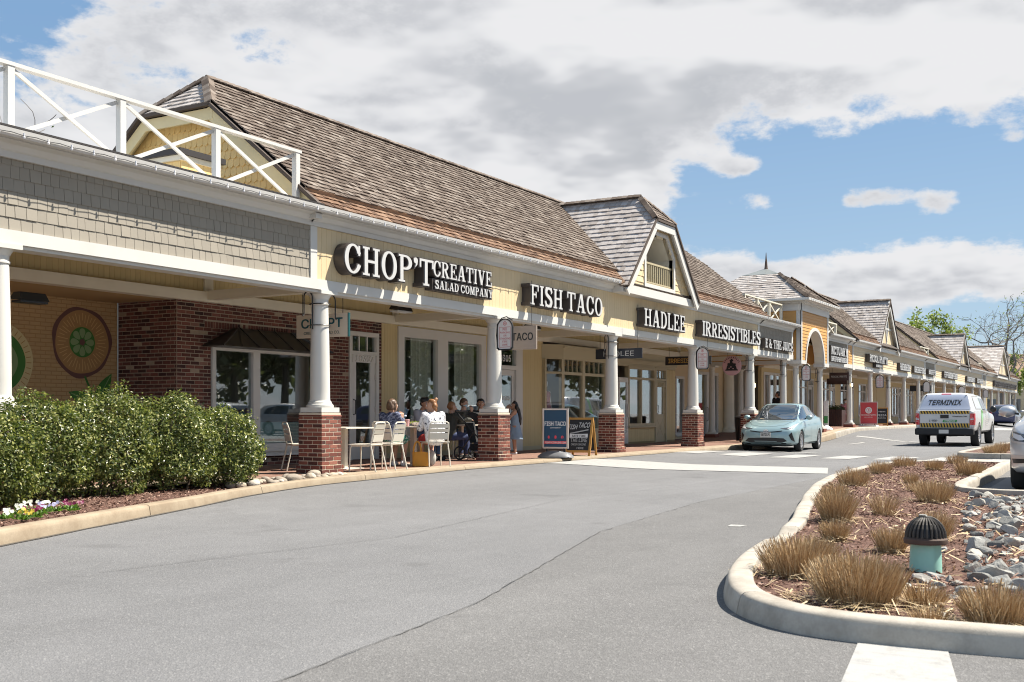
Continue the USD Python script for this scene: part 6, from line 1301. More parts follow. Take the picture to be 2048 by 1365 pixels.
for j in range(10): T.part('slat', MB().box(52.42, 52.449, 12.7 + j * .1 + .006, 12.7 + (j + 1) * .1 - .006, .52, 1.3), 'sign_brown')
r = np.random.RandomState(4); v, f = [], []
for i in range(700):
    c = np.array([r.uniform(52.45, 53.2), r.uniform(12.7, 13.7), 1.28 + abs(r.normal(0, .1))]); a, b = nrm(r.normal(size=3)) * .05, nrm(r.normal(size=3)) * .03; k = len(v); v += [c - a, c + b, c + a, c - b]; f.append((k, k + 1, k + 2, k + 3))
T.part('greenery', MB().add(v, np.array(f)), 'leaf_dark')

# ---------------------------------------------------------------- cafe tables and chairs
def make_chair():
    T = Thing('cafe_chair', None, 'chair', (0, 0, 0), 0, None, local=True)
    T.part('seat', MB().ext(sbox(-.20, -.205, .20, .205).buffer(.02), (0, 0, .445), (1, 0, 0), (0, 1, 0), (0, 0, .016)), 'cream_metal')
    for s in (-1, 1):
        T.part('front_leg', MB().tube([(.205, s * .20, 0), (.185, s * .19, .40), (.16, s * .19, .435), (-.18, s * .19, .435)], .013, 8), 'cream_metal')
        T.part('rear_leg', MB().tube([(-.30, s * .205, 0), (-.20, s * .19, .44), (-.26, s * .19, .72), (-.285, s * .175, .80), (-.29, s * .14, .825), (-.29, 0, .828)], .013, 8), 'cream_metal')
    for z0, z1, x in ((.50, .62, -.232), (.635, .70, -.252), (.715, .79, -.272)): T.part('back_slat', MB().add([(x, -.18, z0), (x, .18, z0), (x - .03, .18, z1), (x - .03, -.18, z1), (x + .014, -.18, z0), (x + .014, .18, z0), (x - .016, .18, z1), (x - .016, -.18, z1)], BOXF), 'cream_metal')
    return T
def set_at(T, x, y, z, rot, label, group=None):
    T.prim.GetAttribute('xformOp:translate').Set(Gf.Vec3d(x, y, z)); T.prim.GetAttribute('xformOp:rotateZ').Set(float(rot)); tag(T.prim, label, None, group)
CH = make_chair(); set_at(CH, 14.93, 11.62, .136, 100, 'empty cream metal chair nearest the first brick-footed column, seen from behind')
for x, y, rt, lb in ((15.52, 11.62, 97, 'empty cream metal chair beside the woman in the navy blouse'), (16.95, 11.58, 54, 'cream metal chair under the woman in the white patterned top'), (16.40, 12.22, 5, 'cream metal chair under the woman in the navy blouse'), (14.62, 12.78, -35, 'cream metal chair showing left of the first brick-footed column'), (19.3, 13.55, -95, 'cream metal chair under the person in grey at the window'), (20.95, 13.75, -110, 'cream metal chair under the man with the blue mask')): copy_of(CH, 'cafe_chair', (x, y, .136), rt, lb)
def table(label, x, y, w=.7, l=.7, mat='cream_metal'):
    T = Thing('cafe_table', label, 'table', (x, y, .136)); T.part('tabletop', MB().ext(sbox(-w / 2, -l / 2, w / 2, l / 2).buffer(.02), (x, y, .136 + .715), (1, 0, 0), (0, 1, 0), (0, 0, .022)), mat)
    T.part('pedestal', MB().box(x - .045, x + .045, y - .045, y + .045, .15, .85), mat); T.part('foot', MB().box(x - .25, x + .25, y - .25, y + .25, .137, .15), mat)
table('empty cream cafe table right of the first brick-footed column', 15.35, 12.42, .85, .75); table('cream cafe table between the two seated women', 17.12, 12.18, .66, .7, 'sign_cream'); table('cream cafe table in front of the man with the mask', 20.2, 13.1, .7, .7, 'sign_cream')
# things on the table and floor
single('paper_cup', MB().lathe([(.032, 0), (.042, .12), (.045, .122), (.045, .13), (.03, .135)], (16.98, 12.22, .874), 14), 'sign_pink', 'small pink paper cup on the table between the two women', 'cup')
T = Thing('salad_bowl', 'pale bowl of green salad on the table between the two women', 'bowl', (17.18, 12.14, .874)); T.part('bowl', MB().lathe([(.05, 0), (.09, .03), (.11, .075), (.10, .075), (.06, .03)], (17.18, 12.14, .874), 18), 'sign_white')
v, f = [], []
for i in range(90):
    c = np.array([17.18, 12.14, .94]) + r.normal(0, 1, 3) * (.045, .045, .015); a, b = nrm(r.normal(size=3)) * .03, nrm(r.normal(size=3)) * .02; k = len(v); v += [c - a, c + b, c + a, c - b]; f.append((k, k + 1, k + 2, k + 3))
T.part('salad', MB().add(v, np.array(f)), 'leaf_spring')
single('basket', MB().lathe([(.09, 0), (.12, .085), (.11, .085), (.08, .01)], (16.85, 12.36, .874), 16), 'wood_orange', 'small brown basket on the table between the two women', 'basket')
T = Thing('handbag', 'orange leather tote bag standing on the pavement beside the table', 'bag', (16.72, 11.72, .136)); bx, byy = 16.72, 11.72; u = np.array([.35, -.94, 0]); nn = np.array([.94, .35, 0])
v = []
for zz, w, d in ((0, .15, .075), (.02, .16, .08), (.14, .165, .06), (.26, .17, .03)):
    for t in np.linspace(0, 2 * math.pi, 20, endpoint=False): v.append(np.array([bx, byy, .137 + zz + .015 * math.sin(3 * t) * (zz > .2)]) + u * w * math.copysign(abs(math.cos(t)) ** .5, math.cos(t)) + nn * d * math.copysign(abs(math.sin(t)) ** .6, math.sin(t)))
T.part('bag_body', MB().add(v, [(i * 20 + j, i * 20 + (j + 1) % 20, (i + 1) * 20 + (j + 1) % 20, (i + 1) * 20 + j) for i in range(3) for j in range(20)] + [tuple(range(19, -1, -1))]), 'leather_orange', 50)
for s in (-1, 1): T.part('strap', MB().tube([np.array([bx, byy, .137]) + u * (-.07 + .075 * math.cos(t)) + nn * s * .03 + np.array([0, 0, .25 + .21 * math.sin(t)]) for t in np.linspace(0, math.pi, 12)], .009, 6), 'leather_orange')
T = Thing('tote_bag', 'limp grey canvas bag on the pavement under the patterned-top woman', 'bag', (17.1, 11.75, .136)); T.part('bag_body', MB().tm(m3.Manifold.sphere(1, 24).scale((.09, .11, .16)).translate((17.12, 11.78, .28)).trim_by_plane((0, 0, 1), .138)), 'canvas', 60); T.part('strap', MB().tube([(17.12 + .05 * math.cos(t), 11.78, .40 + .12 * math.sin(t)) for t in np.linspace(0, math.pi, 8)], .008, 5), 'canvas')
# ---------------------------------------------------------------- vehicles
from scipy.interpolate import PchipInterpolator
def loft_body(st, n=46, wells=(), wr=.36, wy=.42, w_in=.5):
    """st rows: x, bottom z, half width, z of the widest point, belt z, belt half width, top z, top half width, from the rear to the front"""
    st = np.array(sorted(st), float); t = np.linspace(0, 1, len(st)); xs = np.unique(np.r_[np.linspace(st[0, 0], st[-1, 0], n), st[:, 0]]); q = {k: PchipInterpolator(st[:, 0], st[:, k])(xs) for k in range(1, 8)}
    V = []
    for i, x in enumerate(xs):
        zb, w, zs, bz, bw, tz, tw = (q[k][i] for k in range(1, 8)); h = tz - bz
        half = [(0, zb), (.70 * w, zb), (.90 * w, zb + .025), (.975 * w, zb + .09), (w, zs), (.995 * w, zs + (bz - zs) * .5), (bw + (w - bw) * .35, bz - .012), (bw, bz + .006), (bw + (tw - bw) * .55, bz + h * .55), (bw + (tw - bw) * .86, bz + h * .86), (tw * .90, bz + h * .965), (tw * .62, bz + h * .992), (0, tz)]
        V.append([(x, y, z) for y, z in half] + [(x, -y, z) for y, z in half[-2:0:-1]])
    V = np.array(V); m, k = V.shape[:2]; f = []
    for i in range(m - 1):
        for j in range(k): a, b, c, d = i * k + j, i * k + (j + 1) % k, (i + 1) * k + (j + 1) % k, (i + 1) * k + j; f += [(a, b, c), (a, c, d)]
    V = V.reshape(-1, 3); V = np.vstack([V, V[:k].mean(0), V[-k:].mean(0)]); a, b = len(V) - 2, len(V) - 1
    f += [(a, (j + 1) % k, j) for j in range(k)] + [(b, (m - 1) * k + j, (m - 1) * k + (j + 1) % k) for j in range(k)]
    f = np.array(f); tm = trimesh.Trimesh(V, f, process=True); trimesh.repair.fix_normals(tm)
    M = m3.Manifold(m3.Mesh(np.asarray(tm.vertices, np.float32), np.asarray(tm.faces, np.uint32)))
    for x, z in wells:
        for s in (-1, 1): M = M - m3.Manifold.cylinder(w_in, wr, wr, 28).rotate((90, 0, 0)).translate((x, s * (wy + w_in / 2) + w_in / 2, z))
    g = M.to_mesh(); return np.array(g.vert_properties[:, :3]), np.array(g.tri_verts)
def cast(V, F, P, d):
    """first hits of the rays P + t d on the mesh: points and normals (nan where they miss)"""
    A, B, C = V[F[:, 0]], V[F[:, 1]], V[F[:, 2]]; e1, e2 = B - A, C - A; N = np.cross(e1, e2); h = np.cross(d, e2); a = (e1 * h).sum(1); ok = np.abs(a) > 1e-12; out = np.full((len(P), 3), np.nan); nn = np.full((len(P), 3), np.nan)
    ia = np.where(ok, 1 / np.where(ok, a, 1), 0)
    for i, p in enumerate(P):
        s = p - A; u = ia * (s * h).sum(1); q = np.cross(s, e1); v = ia * (q @ d); t = ia * (e2 * q).sum(1); k = ok & (u >= -1e-6) & (v >= -1e-6) & (u + v <= 1 + 1e-6) & (t > 0)
        if k.any(): j = np.where(k)[0][np.argmin(t[k])]; out[i] = p + d * t[j]; nn[i] = N[j] / (np.linalg.norm(N[j]) + 1e-12)
    return out, nn
class Car:
    def __init__(s, T, V, F, paintmat, name='body'): s.T, s.V, s.F = T, V, F; s.body = T.part(name, MB().add(V, F), paintmat, 32)
    def decal(s, name, poly, side, mat, off=.006, edge=.07, under=True, smooth=True):
        """a patch laid on the body: poly in (x, z) seen from the side, (y, z) from front or rear, (x, y) from above"""
        for g in getattr(poly, 'geoms', [poly]):
            m = drape(g, lambda x, y: 0 * x, edge); p = m.pts(); z = np.zeros(len(p))
            if side in ('left', 'right'): k = 1 if side == 'left' else -1; P, d = np.c_[p[:, 0], z + 4 * k, p[:, 1]], np.array([0, -k, 0.])
            elif side in ('front', 'rear'): k = 1 if side == 'front' else -1; P, d = np.c_[z + 6 * k, p[:, 0], p[:, 1]], np.array([-k, 0, 0.])
            else: P, d = np.c_[p[:, 0], p[:, 1], z + 4], np.array([0, 0, -1.])
            H, N = cast(s.V, s.F, P, d); N = np.where((N @ d)[:, None] > 0, -N, N); N = .5 * N - .5 * d; H = H + N * off
            f = np.array(m.f); f = f[~np.isnan(H[f]).any((1, 2))]; H = np.nan_to_num(H)
            if not len(f): continue
            n = np.cross(H[f[:, 1]] - H[f[:, 0]], H[f[:, 2]] - H[f[:, 0]]); f = np.where(((n @ d) > 0)[:, None], f[:, ::-1], f)
            s.T.part(name, MB().add(H, f), mat, 60, under=s.body if under else None)
    def text(s, text, side, h, w, x, z, mat, slant=0., bold=True, off=.014):
        mb = lettering(None, text, (0, 0, 0), (1, 0, 0), (0, 1, 0), h, None, .002, w, True, bold=bold, slant=slant); p = mb.pts(); q = p[:, :2] + [x, z]; zz = np.zeros(len(q))
        if side == 'rear': P, d = np.c_[zz - 6, -q[:, 0], q[:, 1]], np.array([1., 0, 0])
        elif side == 'front': P, d = np.c_[zz + 6, q[:, 0], q[:, 1]], np.array([-1., 0, 0])
        else: k = 1 if side == 'left' else -1; P, d = np.c_[q[:, 0] * -k, zz + 4 * k, q[:, 1]], np.array([0, -k, 0.])
        H, N = cast(s.V, s.F, P, d); H = H - d * (off + p[:, 2:3]); s.T.part('lettering', MB().add(np.nan_to_num(H), np.array(mb.f)), mat, under=s.body)
def wheel(T, x, y, r, w, s, spokes=10, rimr=.64, face='rim'):
    ang = np.linspace(0, 2 * math.pi, 33)[:-1]; n = 32
    prof = [(rimr * r, -w / 2 + .02), (.93 * r, -w / 2), (.985 * r, -w / 2 + .03), (r, -w / 4), (r, w / 4), (.985 * r, w / 2 - .03), (.93 * r, w / 2), (rimr * r, w / 2 - .02)]
    v = np.array([[(x + rr * math.cos(a), y + o, r + rr * math.sin(a)) for a in ang] for rr, o in prof]).reshape(-1, 3)
    f = [(i * n + j, i * n + (j + 1) % n, (i + 1) * n + (j + 1) % n, (i + 1) * n + j) for i in range(len(prof) - 1) for j in range(n)]
    tw = T.part('wheel', MB().add(v, np.array(f)), 'rubber', 40); yo = y + s * (w / 2 - .035)
    mb = MB(); mb.add([(x + rr * math.cos(a), yo + s * o, r + rr * math.sin(a)) for rr, o in ((rimr * r + .004, .02), (rimr * r - .02, .022), (rimr * r - .035, -.03)) for a in ang], np.array([(i * n + j, i * n + (j + 1) % n, (i + 1) * n + (j + 1) % n, (i + 1) * n + j) for i in range(2) for j in range(n)]))
    for i in range(spokes):
        a = 2 * math.pi * i / spokes; b = a + (.10 if i % 2 else -.10); mb.bar((x + .03 * math.cos(a), yo + s * .012, r + .03 * math.sin(a)), (x + (rimr * r - .01) * math.cos(b), yo + s * .004, r + (rimr * r - .01) * math.sin(b)), .035, .02, (0, s, 0))
    mb.tube([(x, yo - s * .01, r), (x, yo + s * .026, r)], .055, 14); T.part('rim', mb, face, under=tw)
    T.part('brake_disc', MB().tube([(x, yo - s * .05, r), (x, yo - s * .046, r)], rimr * r * .9, 20), 'base_grey', under=tw)
def place(T, x, y, z, rot): T.prim.GetAttribute('xformOp:translate').Set(Gf.Vec3d(float(x), float(y), float(z))); T.prim.GetAttribute('xformOp:rotateZ').Set(float(rot))
def mirror(C, x, y, z, s, mat, L=.17, h=.14):
    M = m3.Manifold.sphere(1, 20).scale((.10, L / 2 + .02, h / 2 + .01)).translate((x, y + s * (L / 2 + .03), z)); m = C.T.part('mirror', MB().tm(M), mat, 60, under=None)
    C.T.part('mirror_arm', MB().bar((x + .02, y - s * .02, z - .04), (x + .02, y + s * .06, z - .03), .05, .03), 'car_dark', under=m)
P_ = Polygon
def seams(C, lines, side, w=.010, mat='car_dark'):
    for l in lines: C.decal('panel_gap', LineString(l).buffer(w / 2, cap_style=2), side, mat, .003, .12)

# mint hatchback, coming this way
T = Thing('parked_car', 'mint green hatchback driving towards the camera past the crossing', 'car', (0, 0, 0), local=True)
st = [(-2.27, .42, .62, .60, .80, .60, .90, .50), (-2.20, .33, .76, .62, .92, .70, 1.02, .56), (-2.0, .25, .84, .64, 1.00, .75, 1.10, .55), (-1.6, .20, .875, .62, 1.01, .77, 1.24, .53), (-1.1, .18, .88, .60, .98, .775, 1.39, .53), (-.5, .18, .88, .58, .95, .78, 1.465, .545), (0., .18, .88, .57, .93, .785, 1.455, .55), (.35, .18, .88, .56, .915, .79, 1.34, .56), (.8, .18, .88, .56, .90, .795, 1.10, .60), (1.15, .18, .88, .57, .875, .79, .975, .64), (1.6, .18, .87, .57, .81, .77, .90, .62), (1.95, .19, .83, .55, .735, .73, .80, .58), (2.15, .22, .74, .50, .67, .66, .71, .50), (2.25, .25, .60, .45, .58, .54, .62, .42), (2.29, .32, .44, .44, .50, .40, .54, .32)]
V, F = loft_body(st, 50, ((1.36, .315), (-1.34, .315)), .355, .56, .6); C = Car(T, V, F, 'paint_mint')
C.decal('windscreen', P_([(-.66, .97), (.66, .97), (.53, 1.385), (.30, 1.415), (-.30, 1.415), (-.53, 1.385)]), 'front', 'car_glass'); C.decal('windscreen_edge', P_([(-.70, .945), (.70, .945), (.66, .97), (-.66, .97)]), 'front', 'car_dark')
for sd in ('left', 'right'):
    C.decal('side_window', P_([(.98, .93), (.02, .965), (.0, 1.36), (.25, 1.345), (.62, 1.17)]), sd, 'car_glass'); C.decal('side_window', P_([(-.06, .968), (-.95, 1.01), (-1.25, 1.07), (-.95, 1.28), (-.5, 1.365), (-.08, 1.375)]), sd, 'car_glass'); C.decal('side_window', P_([(-1.30, 1.06), (-1.72, 1.12), (-1.30, 1.22), (-1.08, 1.26)]), sd, 'car_dark')
    seams(C, [[(.92, .90), (.98, .72), (.95, .34), (.80, .24)], [(-.03, .95), (-.06, .70), (-.04, .24)], [(-.95, .97), (-1.0, .72), (-.86, .45)], [(.9, .245), (-.9, .255)]], sd)
    C.decal('door_handle', sbox(.10, .79, .28, .82), sd, 'paint_mint', .02); C.decal('door_handle', sbox(-.84, .83, -.66, .86), sd, 'paint_mint', .02); C.decal('sill', P_([(.95, .17), (-.93, .17), (-.93, .235), (.95, .235)]), sd, 'car_dark')
for s in (-1, 1):
    f = lambda pts: P_([(s * a, b) for a, b in pts])
    C.decal('headlamp', f([(.40, .695), (.66, .735), (.79, .86), (.80, .80), (.77, .70), (.60, .665)]), 'front', 'lamp_dark', .008, .04); C.decal('headlamp_lens', f([(.60, .685), (.67, .735), (.79, .855), (.80, .79), (.765, .70)]), 'front', 'lamp_clear', .012, .04)
    C.decal('bumper_vent', f([(.66, .50), (.735, .585), (.78, .40), (.80, .30), (.72, .36)]), 'front', 'car_dark', .008, .05); wheel(T, 1.36, s * .775, .315, .20, s); wheel(T, -1.34, s * .775, .315, .20, s); mirror(C, .70, s * .84, 1.02, s, 'paint_mint')
C.decal('grille', P_([(-.62, .325), (-.52, .41), (0, .43), (.52, .41), (.62, .325), (.48, .285), (-.48, .285)]), 'front', 'car_dark', .008); C.decal('upper_grille', P_([(-.48, .635), (0, .585), (.48, .635), (.46, .605), (0, .555), (-.46, .605)]), 'front', 'car_dark', .008, .04)
C.decal('emblem', _el(0, .60, .085, .062), 'front', 'chrome_dark', .016, .03); C.decal('emblem_ring', unary_union([_el(0, .60, .075, .054).difference(_el(0, .60, .065, .044)), _el(0, .60, .028, .05).difference(_el(0, .60, .018, .042)), _el(0, .625, .05, .02).difference(_el(0, .625, .042, .013))]), 'front', 'ink_grey', .022, .03)
T.part('number_plate', MB().box(2.285, 2.30, -.155, .155, .43, .575), 'plate'); lettering(T, '8BT1470', (2.302, -.125, .475), (0, 1, 0), (0, 0, 1), .075, 'ink_black', .002, .25, False, None, 'plate_lettering', True)
C.decal('lower_lip', P_([(-.66, .235), (.66, .235), (.72, .27), (-.72, .27)]), 'front', 'car_dark', .008); seams(C, [[(1.0, .66), (1.55, .66), (1.95, .50), (2.07, .2), (2.08, 0), (2.07, -.2), (1.95, -.50), (1.55, -.66), (1.0, -.66)]], 'top')
T.part('wiper', MB().bar((1.02, -.45, 1.0), (.80, .1, 1.105), .02, .015).bar((1.04, .1, 1.0), (.86, .55, 1.06), .02, .015), 'car_dark'); T.part('underbody', MB().box(-2.0, 2.0, -.55, .55, .16, .3), 'under')
T.part('dashboard_toy', MB().lathe([(.03, 0), (.02, .1), (.03, .14)], (.85, -.3, 1.08), 8), 'sign_white')
place(T, 34.15, 10.10, G(34, 10) - .01, 184)

# white pickup with a canopy, going away
T = Thing('pickup_truck', 'white pickup with a canopy, hazard stripes and red tail lamps driving away', 'pickup', (0, 0, 0), local=True)
st = [(-2.92, .62, .93, .95, 1.22, .92, 1.27, .84), (-2.86, .55, .975, .95, 1.25, .955, 1.33, .86), (-2.80, .52, .985, .95, 1.26, .965, 1.42, .85), (-2.46, .50, .99, .95, 1.27, .965, 1.86, .76), (-2.30, .50, .99, .95, 1.27, .965, 1.90, .75), (-1.0, .48, .99, .95, 1.27, .965, 1.90, .75), (-.80, .46, .985, .95, 1.27, .955, 1.86, .74), (.4, .46, .985, .95, 1.24, .95, 1.86, .72), (.75, .46, .985, .95, 1.22, .95, 1.76, .72), (1.25, .46, .985, .95, 1.20, .94, 1.33, .74), (1.5, .46, .985, .95, 1.19, .92, 1.27, .74), (2.5, .46, .97, .92, 1.13, .90, 1.20, .70), (2.80, .50, .92, .88, 1.04, .86, 1.10, .66), (2.90, .55, .80, .8, .95, .76, 1.0, .55)]
V, F = loft_body(st, 60, ((-1.72, .41), (1.95, .41)), .46, .62, .6); C = Car(T, V, F, 'paint_white')
C.decal('canopy_window', P_([(-.84, 1.30), (.84, 1.30), (.70, 1.80), (.60, 1.83), (-.60, 1.83), (-.70, 1.80)]), 'rear', 'paint_cap', .008); C.decal('brake_lamp', sbox(-.16, 1.835, .16, 1.865), 'rear', 'lamp_red', .015, .05)
C.text('TERMINIX', 'rear', .17, 1.10, 0, 1.475, 'ink_black', .22)
for (za, zb) in ((1.155, 1.255), (.675, .825)):
    C.decal('hazard_band', sbox(-.81, za, .81, zb), 'rear', 'hazard_yellow', .006, .12)
    for i in range(17):
        y = -.80 + i * .095; q = P_([(y, za), (y + .045, za), (y + .085, zb), (y + .04, zb)]).intersection(sbox(-.81, za, .81, zb)); 
        if not q.is_empty: C.decal('hazard_stripe', q, 'rear', 'ink_black', .010, .12)
for s in (-1, 1):
    f = lambda pts: P_([(s * a, b) for a, b in pts]); C.decal('tail_lamp', f([(.825, .77), (.965, .77), (.965, 1.17), (.84, 1.17)]), 'rear', 'lamp_red', .014, .06); C.decal('tail_lamp_lens', f([(.85, .94), (.95, .94), (.95, .99), (.85, .99)]), 'rear', 'lamp_clear', .02, .06)
    sd = 'left' if s > 0 else 'right'; C.decal('tail_lamp', P_([(-2.90, .77), (-2.70, .77), (-2.74, 1.17), (-2.88, 1.17)]), sd, 'lamp_red', .010, .06)
    C.decal('canopy_side_window', P_([(-2.35, 1.34), (-1.0, 1.34), (-1.0, 1.76), (-2.28, 1.76)]), sd, 'paint_white', .012); C.decal('canopy_window_gap', LineString([(-2.38, 1.32), (-.97, 1.32), (-.97, 1.79), (-2.30, 1.79), (-2.38, 1.32)]).buffer(.012), sd, 'ink_grey', .012, .15)
    C.decal('side_window', P_([(-.62, 1.30), (.05, 1.29), (.05, 1.72), (-.62, 1.74)]), sd, 'car_glass'); C.decal('side_window', P_([(.12, 1.29), (1.12, 1.265), (.80, 1.60), (.55, 1.70), (.12, 1.72)]), sd, 'car_glass')
    C.decal('green_graphic', P_([(-1.05, 1.86), (-.72, 1.86), (-.80, 1.28), (-.74, 1.0), (-1.0, .52), (-1.22, .84), (-1.3, 1.1), (-1.12, 1.3)]), sd, 'paint_lime', .008)
    for k in range(6): C.decal('side_text', sbox(.0, 1.12 - k * .075, .62, 1.155 - k * .075), sd, 'ink_grey', .008, .15)
    seams(C, [[(.08, 1.25), (.08, .5)], [(1.15, 1.22), (1.15, .5)], [(-.70, 1.25), (-.70, .5)]], sd); wheel(T, -1.72, s * .865, .41, .27, s, 6); wheel(T, 1.95, s * .865, .41, .27, s, 6); mirror(C, 1.02, s * .98, 1.33, s, 'car_dark', .20, .24)
C.decal('tailgate_handle', sbox(-.14, 1.0, .14, 1.12), 'rear', 'car_dark', .012); C.text('1-800-', 'rear', .06, .30, -.36, .885, 'ink_black', .15); C.decal('green_patch', P_([(-.42, .86), (.02, .86), (.04, .945), (-.40, .945)]).buffer(0) if False else P_([(-.40, .865), (.06, .865), (.04, .945), (-.42, .945)]), 'rear', 'ink_green', .010); C.text('TERMINIX', 'rear', .05, .36, .18, .882, 'ink_white', .15, off=.018); C.text('TERMINIX.COM', 'rear', .035, .48, .50, 1.045, 'ink_black', .2)
seams(C, [[(-.82, .66), (-.82, 1.27)], [(.82, .66), (.82, 1.27)]], 'rear')
T.part('bumper', MB().tm(m3.Manifold.batch_hull([m3.Manifold.sphere(.05, 12).translate((a, b, c)) for a in (-3.02, -2.86) for b in (-.92, .92) for c in (.46, .60)])), 'rubber', 40); T.part('number_plate', MB().box(-3.09, -3.075, -.16, .16, .47, .60), 'plate'); T.part('spare_wheel', MB().tube([(-2.3, 0, .36), (-2.3, 0, .56)], .34, 20), 'rubber'); T.part('underbody', MB().box(-2.7, 2.7, -.62, .62, .38, .52).box(-1.8, -1.64, -.8, .8, .36, .48), 'under'); T.part('exhaust', MB().tube([(-2.7, -.6, .42), (-2.2, -.6, .42)], .035, 8), 'alu')
for s in (-1, 1): T.part('window_hinge', MB().box(-2.56, -2.5, s * .66 - .012, s * .66 + .012, 1.79, 1.83), 'car_dark')
place(T, 43.85, 6.37, -.055, 0)

# silver car parked with its nose to the island, and its like across the lot
T = Thing('parked_car', 'silver car parked nose towards the camera at the right edge', 'car', (0, 0, 0), local=True)
st = [(-2.3, .45, .78, .75, 1.0, .74, 1.12, .6), (-2.2, .35, .88, .75, 1.06, .82, 1.35, .62), (-1.8, .26, .92, .72, 1.08, .84, 1.60, .62), (-.8, .24, .925, .68, 1.06, .84, 1.68, .63), (.2, .24, .925, .66, 1.04, .84, 1.64, .63), (.6, .24, .925, .66, 1.03, .84, 1.46, .64), (1.05, .24, .92, .66, 1.02, .84, 1.12, .70), (1.6, .24, .915, .66, .98, .83, 1.06, .68), (2.0, .25, .88, .62, .92, .80, .985, .64), (2.2, .28, .80, .58, .84, .72, .90, .56), (2.29, .33, .66, .54, .70, .58, .76, .45), (2.33, .40, .50, .52, .60, .44, .64, .34)]
V, F = loft_body(st, 50, ((1.38, .36), (-1.36, .36)), .42, .58, .6); C = Car(T, V, F, 'paint_silver')
C.decal('windscreen', P_([(-.74, 1.10), (.74, 1.10), (.60, 1.58), (-.60, 1.58)]), 'front', 'car_glass'); C.decal('rear_window', P_([(-.62, 1.15), (.62, 1.15), (.54, 1.52), (-.54, 1.52)]), 'rear', 'car_glass'); C.decal('grille', P_([(-.42, .40), (.42, .40), (.50, .72), (-.50, .72)]), 'front', 'car_dark', .008); C.decal('lower_grille', P_([(-.66, .27), (.66, .27), (.60, .34), (-.60, .34)]), 'front', 'car_dark', .008)
for s in (-1, 1):
    f = lambda pts: P_([(s * a, b) for a, b in pts]); sd = 'left' if s > 0 else 'right'
    C.decal('headlamp', f([(.50, .735), (.62, .80), (.84, .86), (.87, .80), (.80, .725), (.60, .70)]), 'front', 'lamp_dark', .010, .04); C.decal('headlamp_lens', f([(.66, .74), (.72, .80), (.82, .83), (.82, .77), (.74, .73)]), 'front', 'lamp_clear', .016, .04); C.decal('headlamp_trim', LineString([(s * .52, .715), (s * .64, .69), (s * .82, .71), (s * .88, .77)]).buffer(.012), 'front', 'alu', .014, .05)
    C.decal('fog_lamp', f([(.60, .425), (.66, .475), (.84, .47), (.82, .41)]), 'front', 'car_dark', .010, .04); C.decal('fog_trim', LineString([(s * .57, .40), (s * .62, .50), (s * .84, .505)]).buffer(.022), 'front', 'alu', .016, .04)
    C.decal('side_window', P_([(.85, 1.07), (-.05, 1.10), (-.05, 1.53), (.3, 1.50)]), sd, 'car_glass'); C.decal('side_window', P_([(-.12, 1.10), (-1.75, 1.13), (-1.6, 1.42), (-.9, 1.55), (-.12, 1.54)]), sd, 'car_glass'); seams(C, [[(.95, 1.0), (1.0, .5), (.9, .3)], [(-.08, 1.05), (-.08, .3)]], sd)
    C.decal('tail_lamp', f([(.58, .92), (.83, .92), (.83, 1.06), (.60, 1.04)]), 'rear', 'lamp_red', .010, .05); C.decal('cladding', P_([(.95, .22), (-.9, .22), (-.9, .34), (.95, .34)]), sd, 'car_dark', .008, .12); wheel(T, 1.38, s * .80, .36, .22, s); wheel(T, -1.36, s * .80, .36, .22, s); mirror(C, .62, s * .92, 1.14, s, 'paint_silver', .22, .16)
seams(C, [[(1.0, .72), (1.7, .70), (2.1, .55), (2.2, .3), (2.22, 0), (2.2, -.3), (2.1, -.55), (1.7, -.70), (1.0, -.72)]], 'top'); T.part('number_plate', MB().box(-2.33, -2.315, -.16, .16, .80, .92), 'plate'); T.part('underbody', MB().box(-2.0, 2.0, -.6, .6, .2, .4), 'under')
place(T, 19.10, .90, .008, 180); SILVER = T
def recolour(src, name, label, mat, x, y, z, rot, group=None, sc=None):
    p = copy_of(src, name, (x, y, z), rot, label, group, sc); p.SetInstanceable(False); b = stage.OverridePrim(str(p.GetPath()) + '/body'); UsdShade.MaterialBindingAPI.Apply(b).Bind(MAT[mat]); return p
recolour(SILVER, 'parked_car', 'dark blue car with a pale number plate far along the road, seen from behind', 'paint_navy', 86.5, 9.35, float(G(86, 9.3)), 0, None, (1, 1, .92))
for i, (x, y, m, rt) in enumerate(((20, -9.5, 'paint_white', 90), (26, -9.3, 'paint_silver', -90), (31.5, -9.6, 'paint_navy', 90), (37.5, -9.4, 'paint_white', -90), (44, -9.5, 'paint_silver', 90), (52, -9.4, 'paint_navy', 90), (61, -9.5, 'paint_white', -90))):
    recolour(SILVER, 'parked_car', ('white', 'silver', 'dark blue')[('paint_white', 'paint_silver', 'paint_navy').index(m)] + ' car parked across the lot, seen only mirrored in the shop windows', m, x, y, float(G(x, y)), rt, 'cars mirrored in the shop windows')
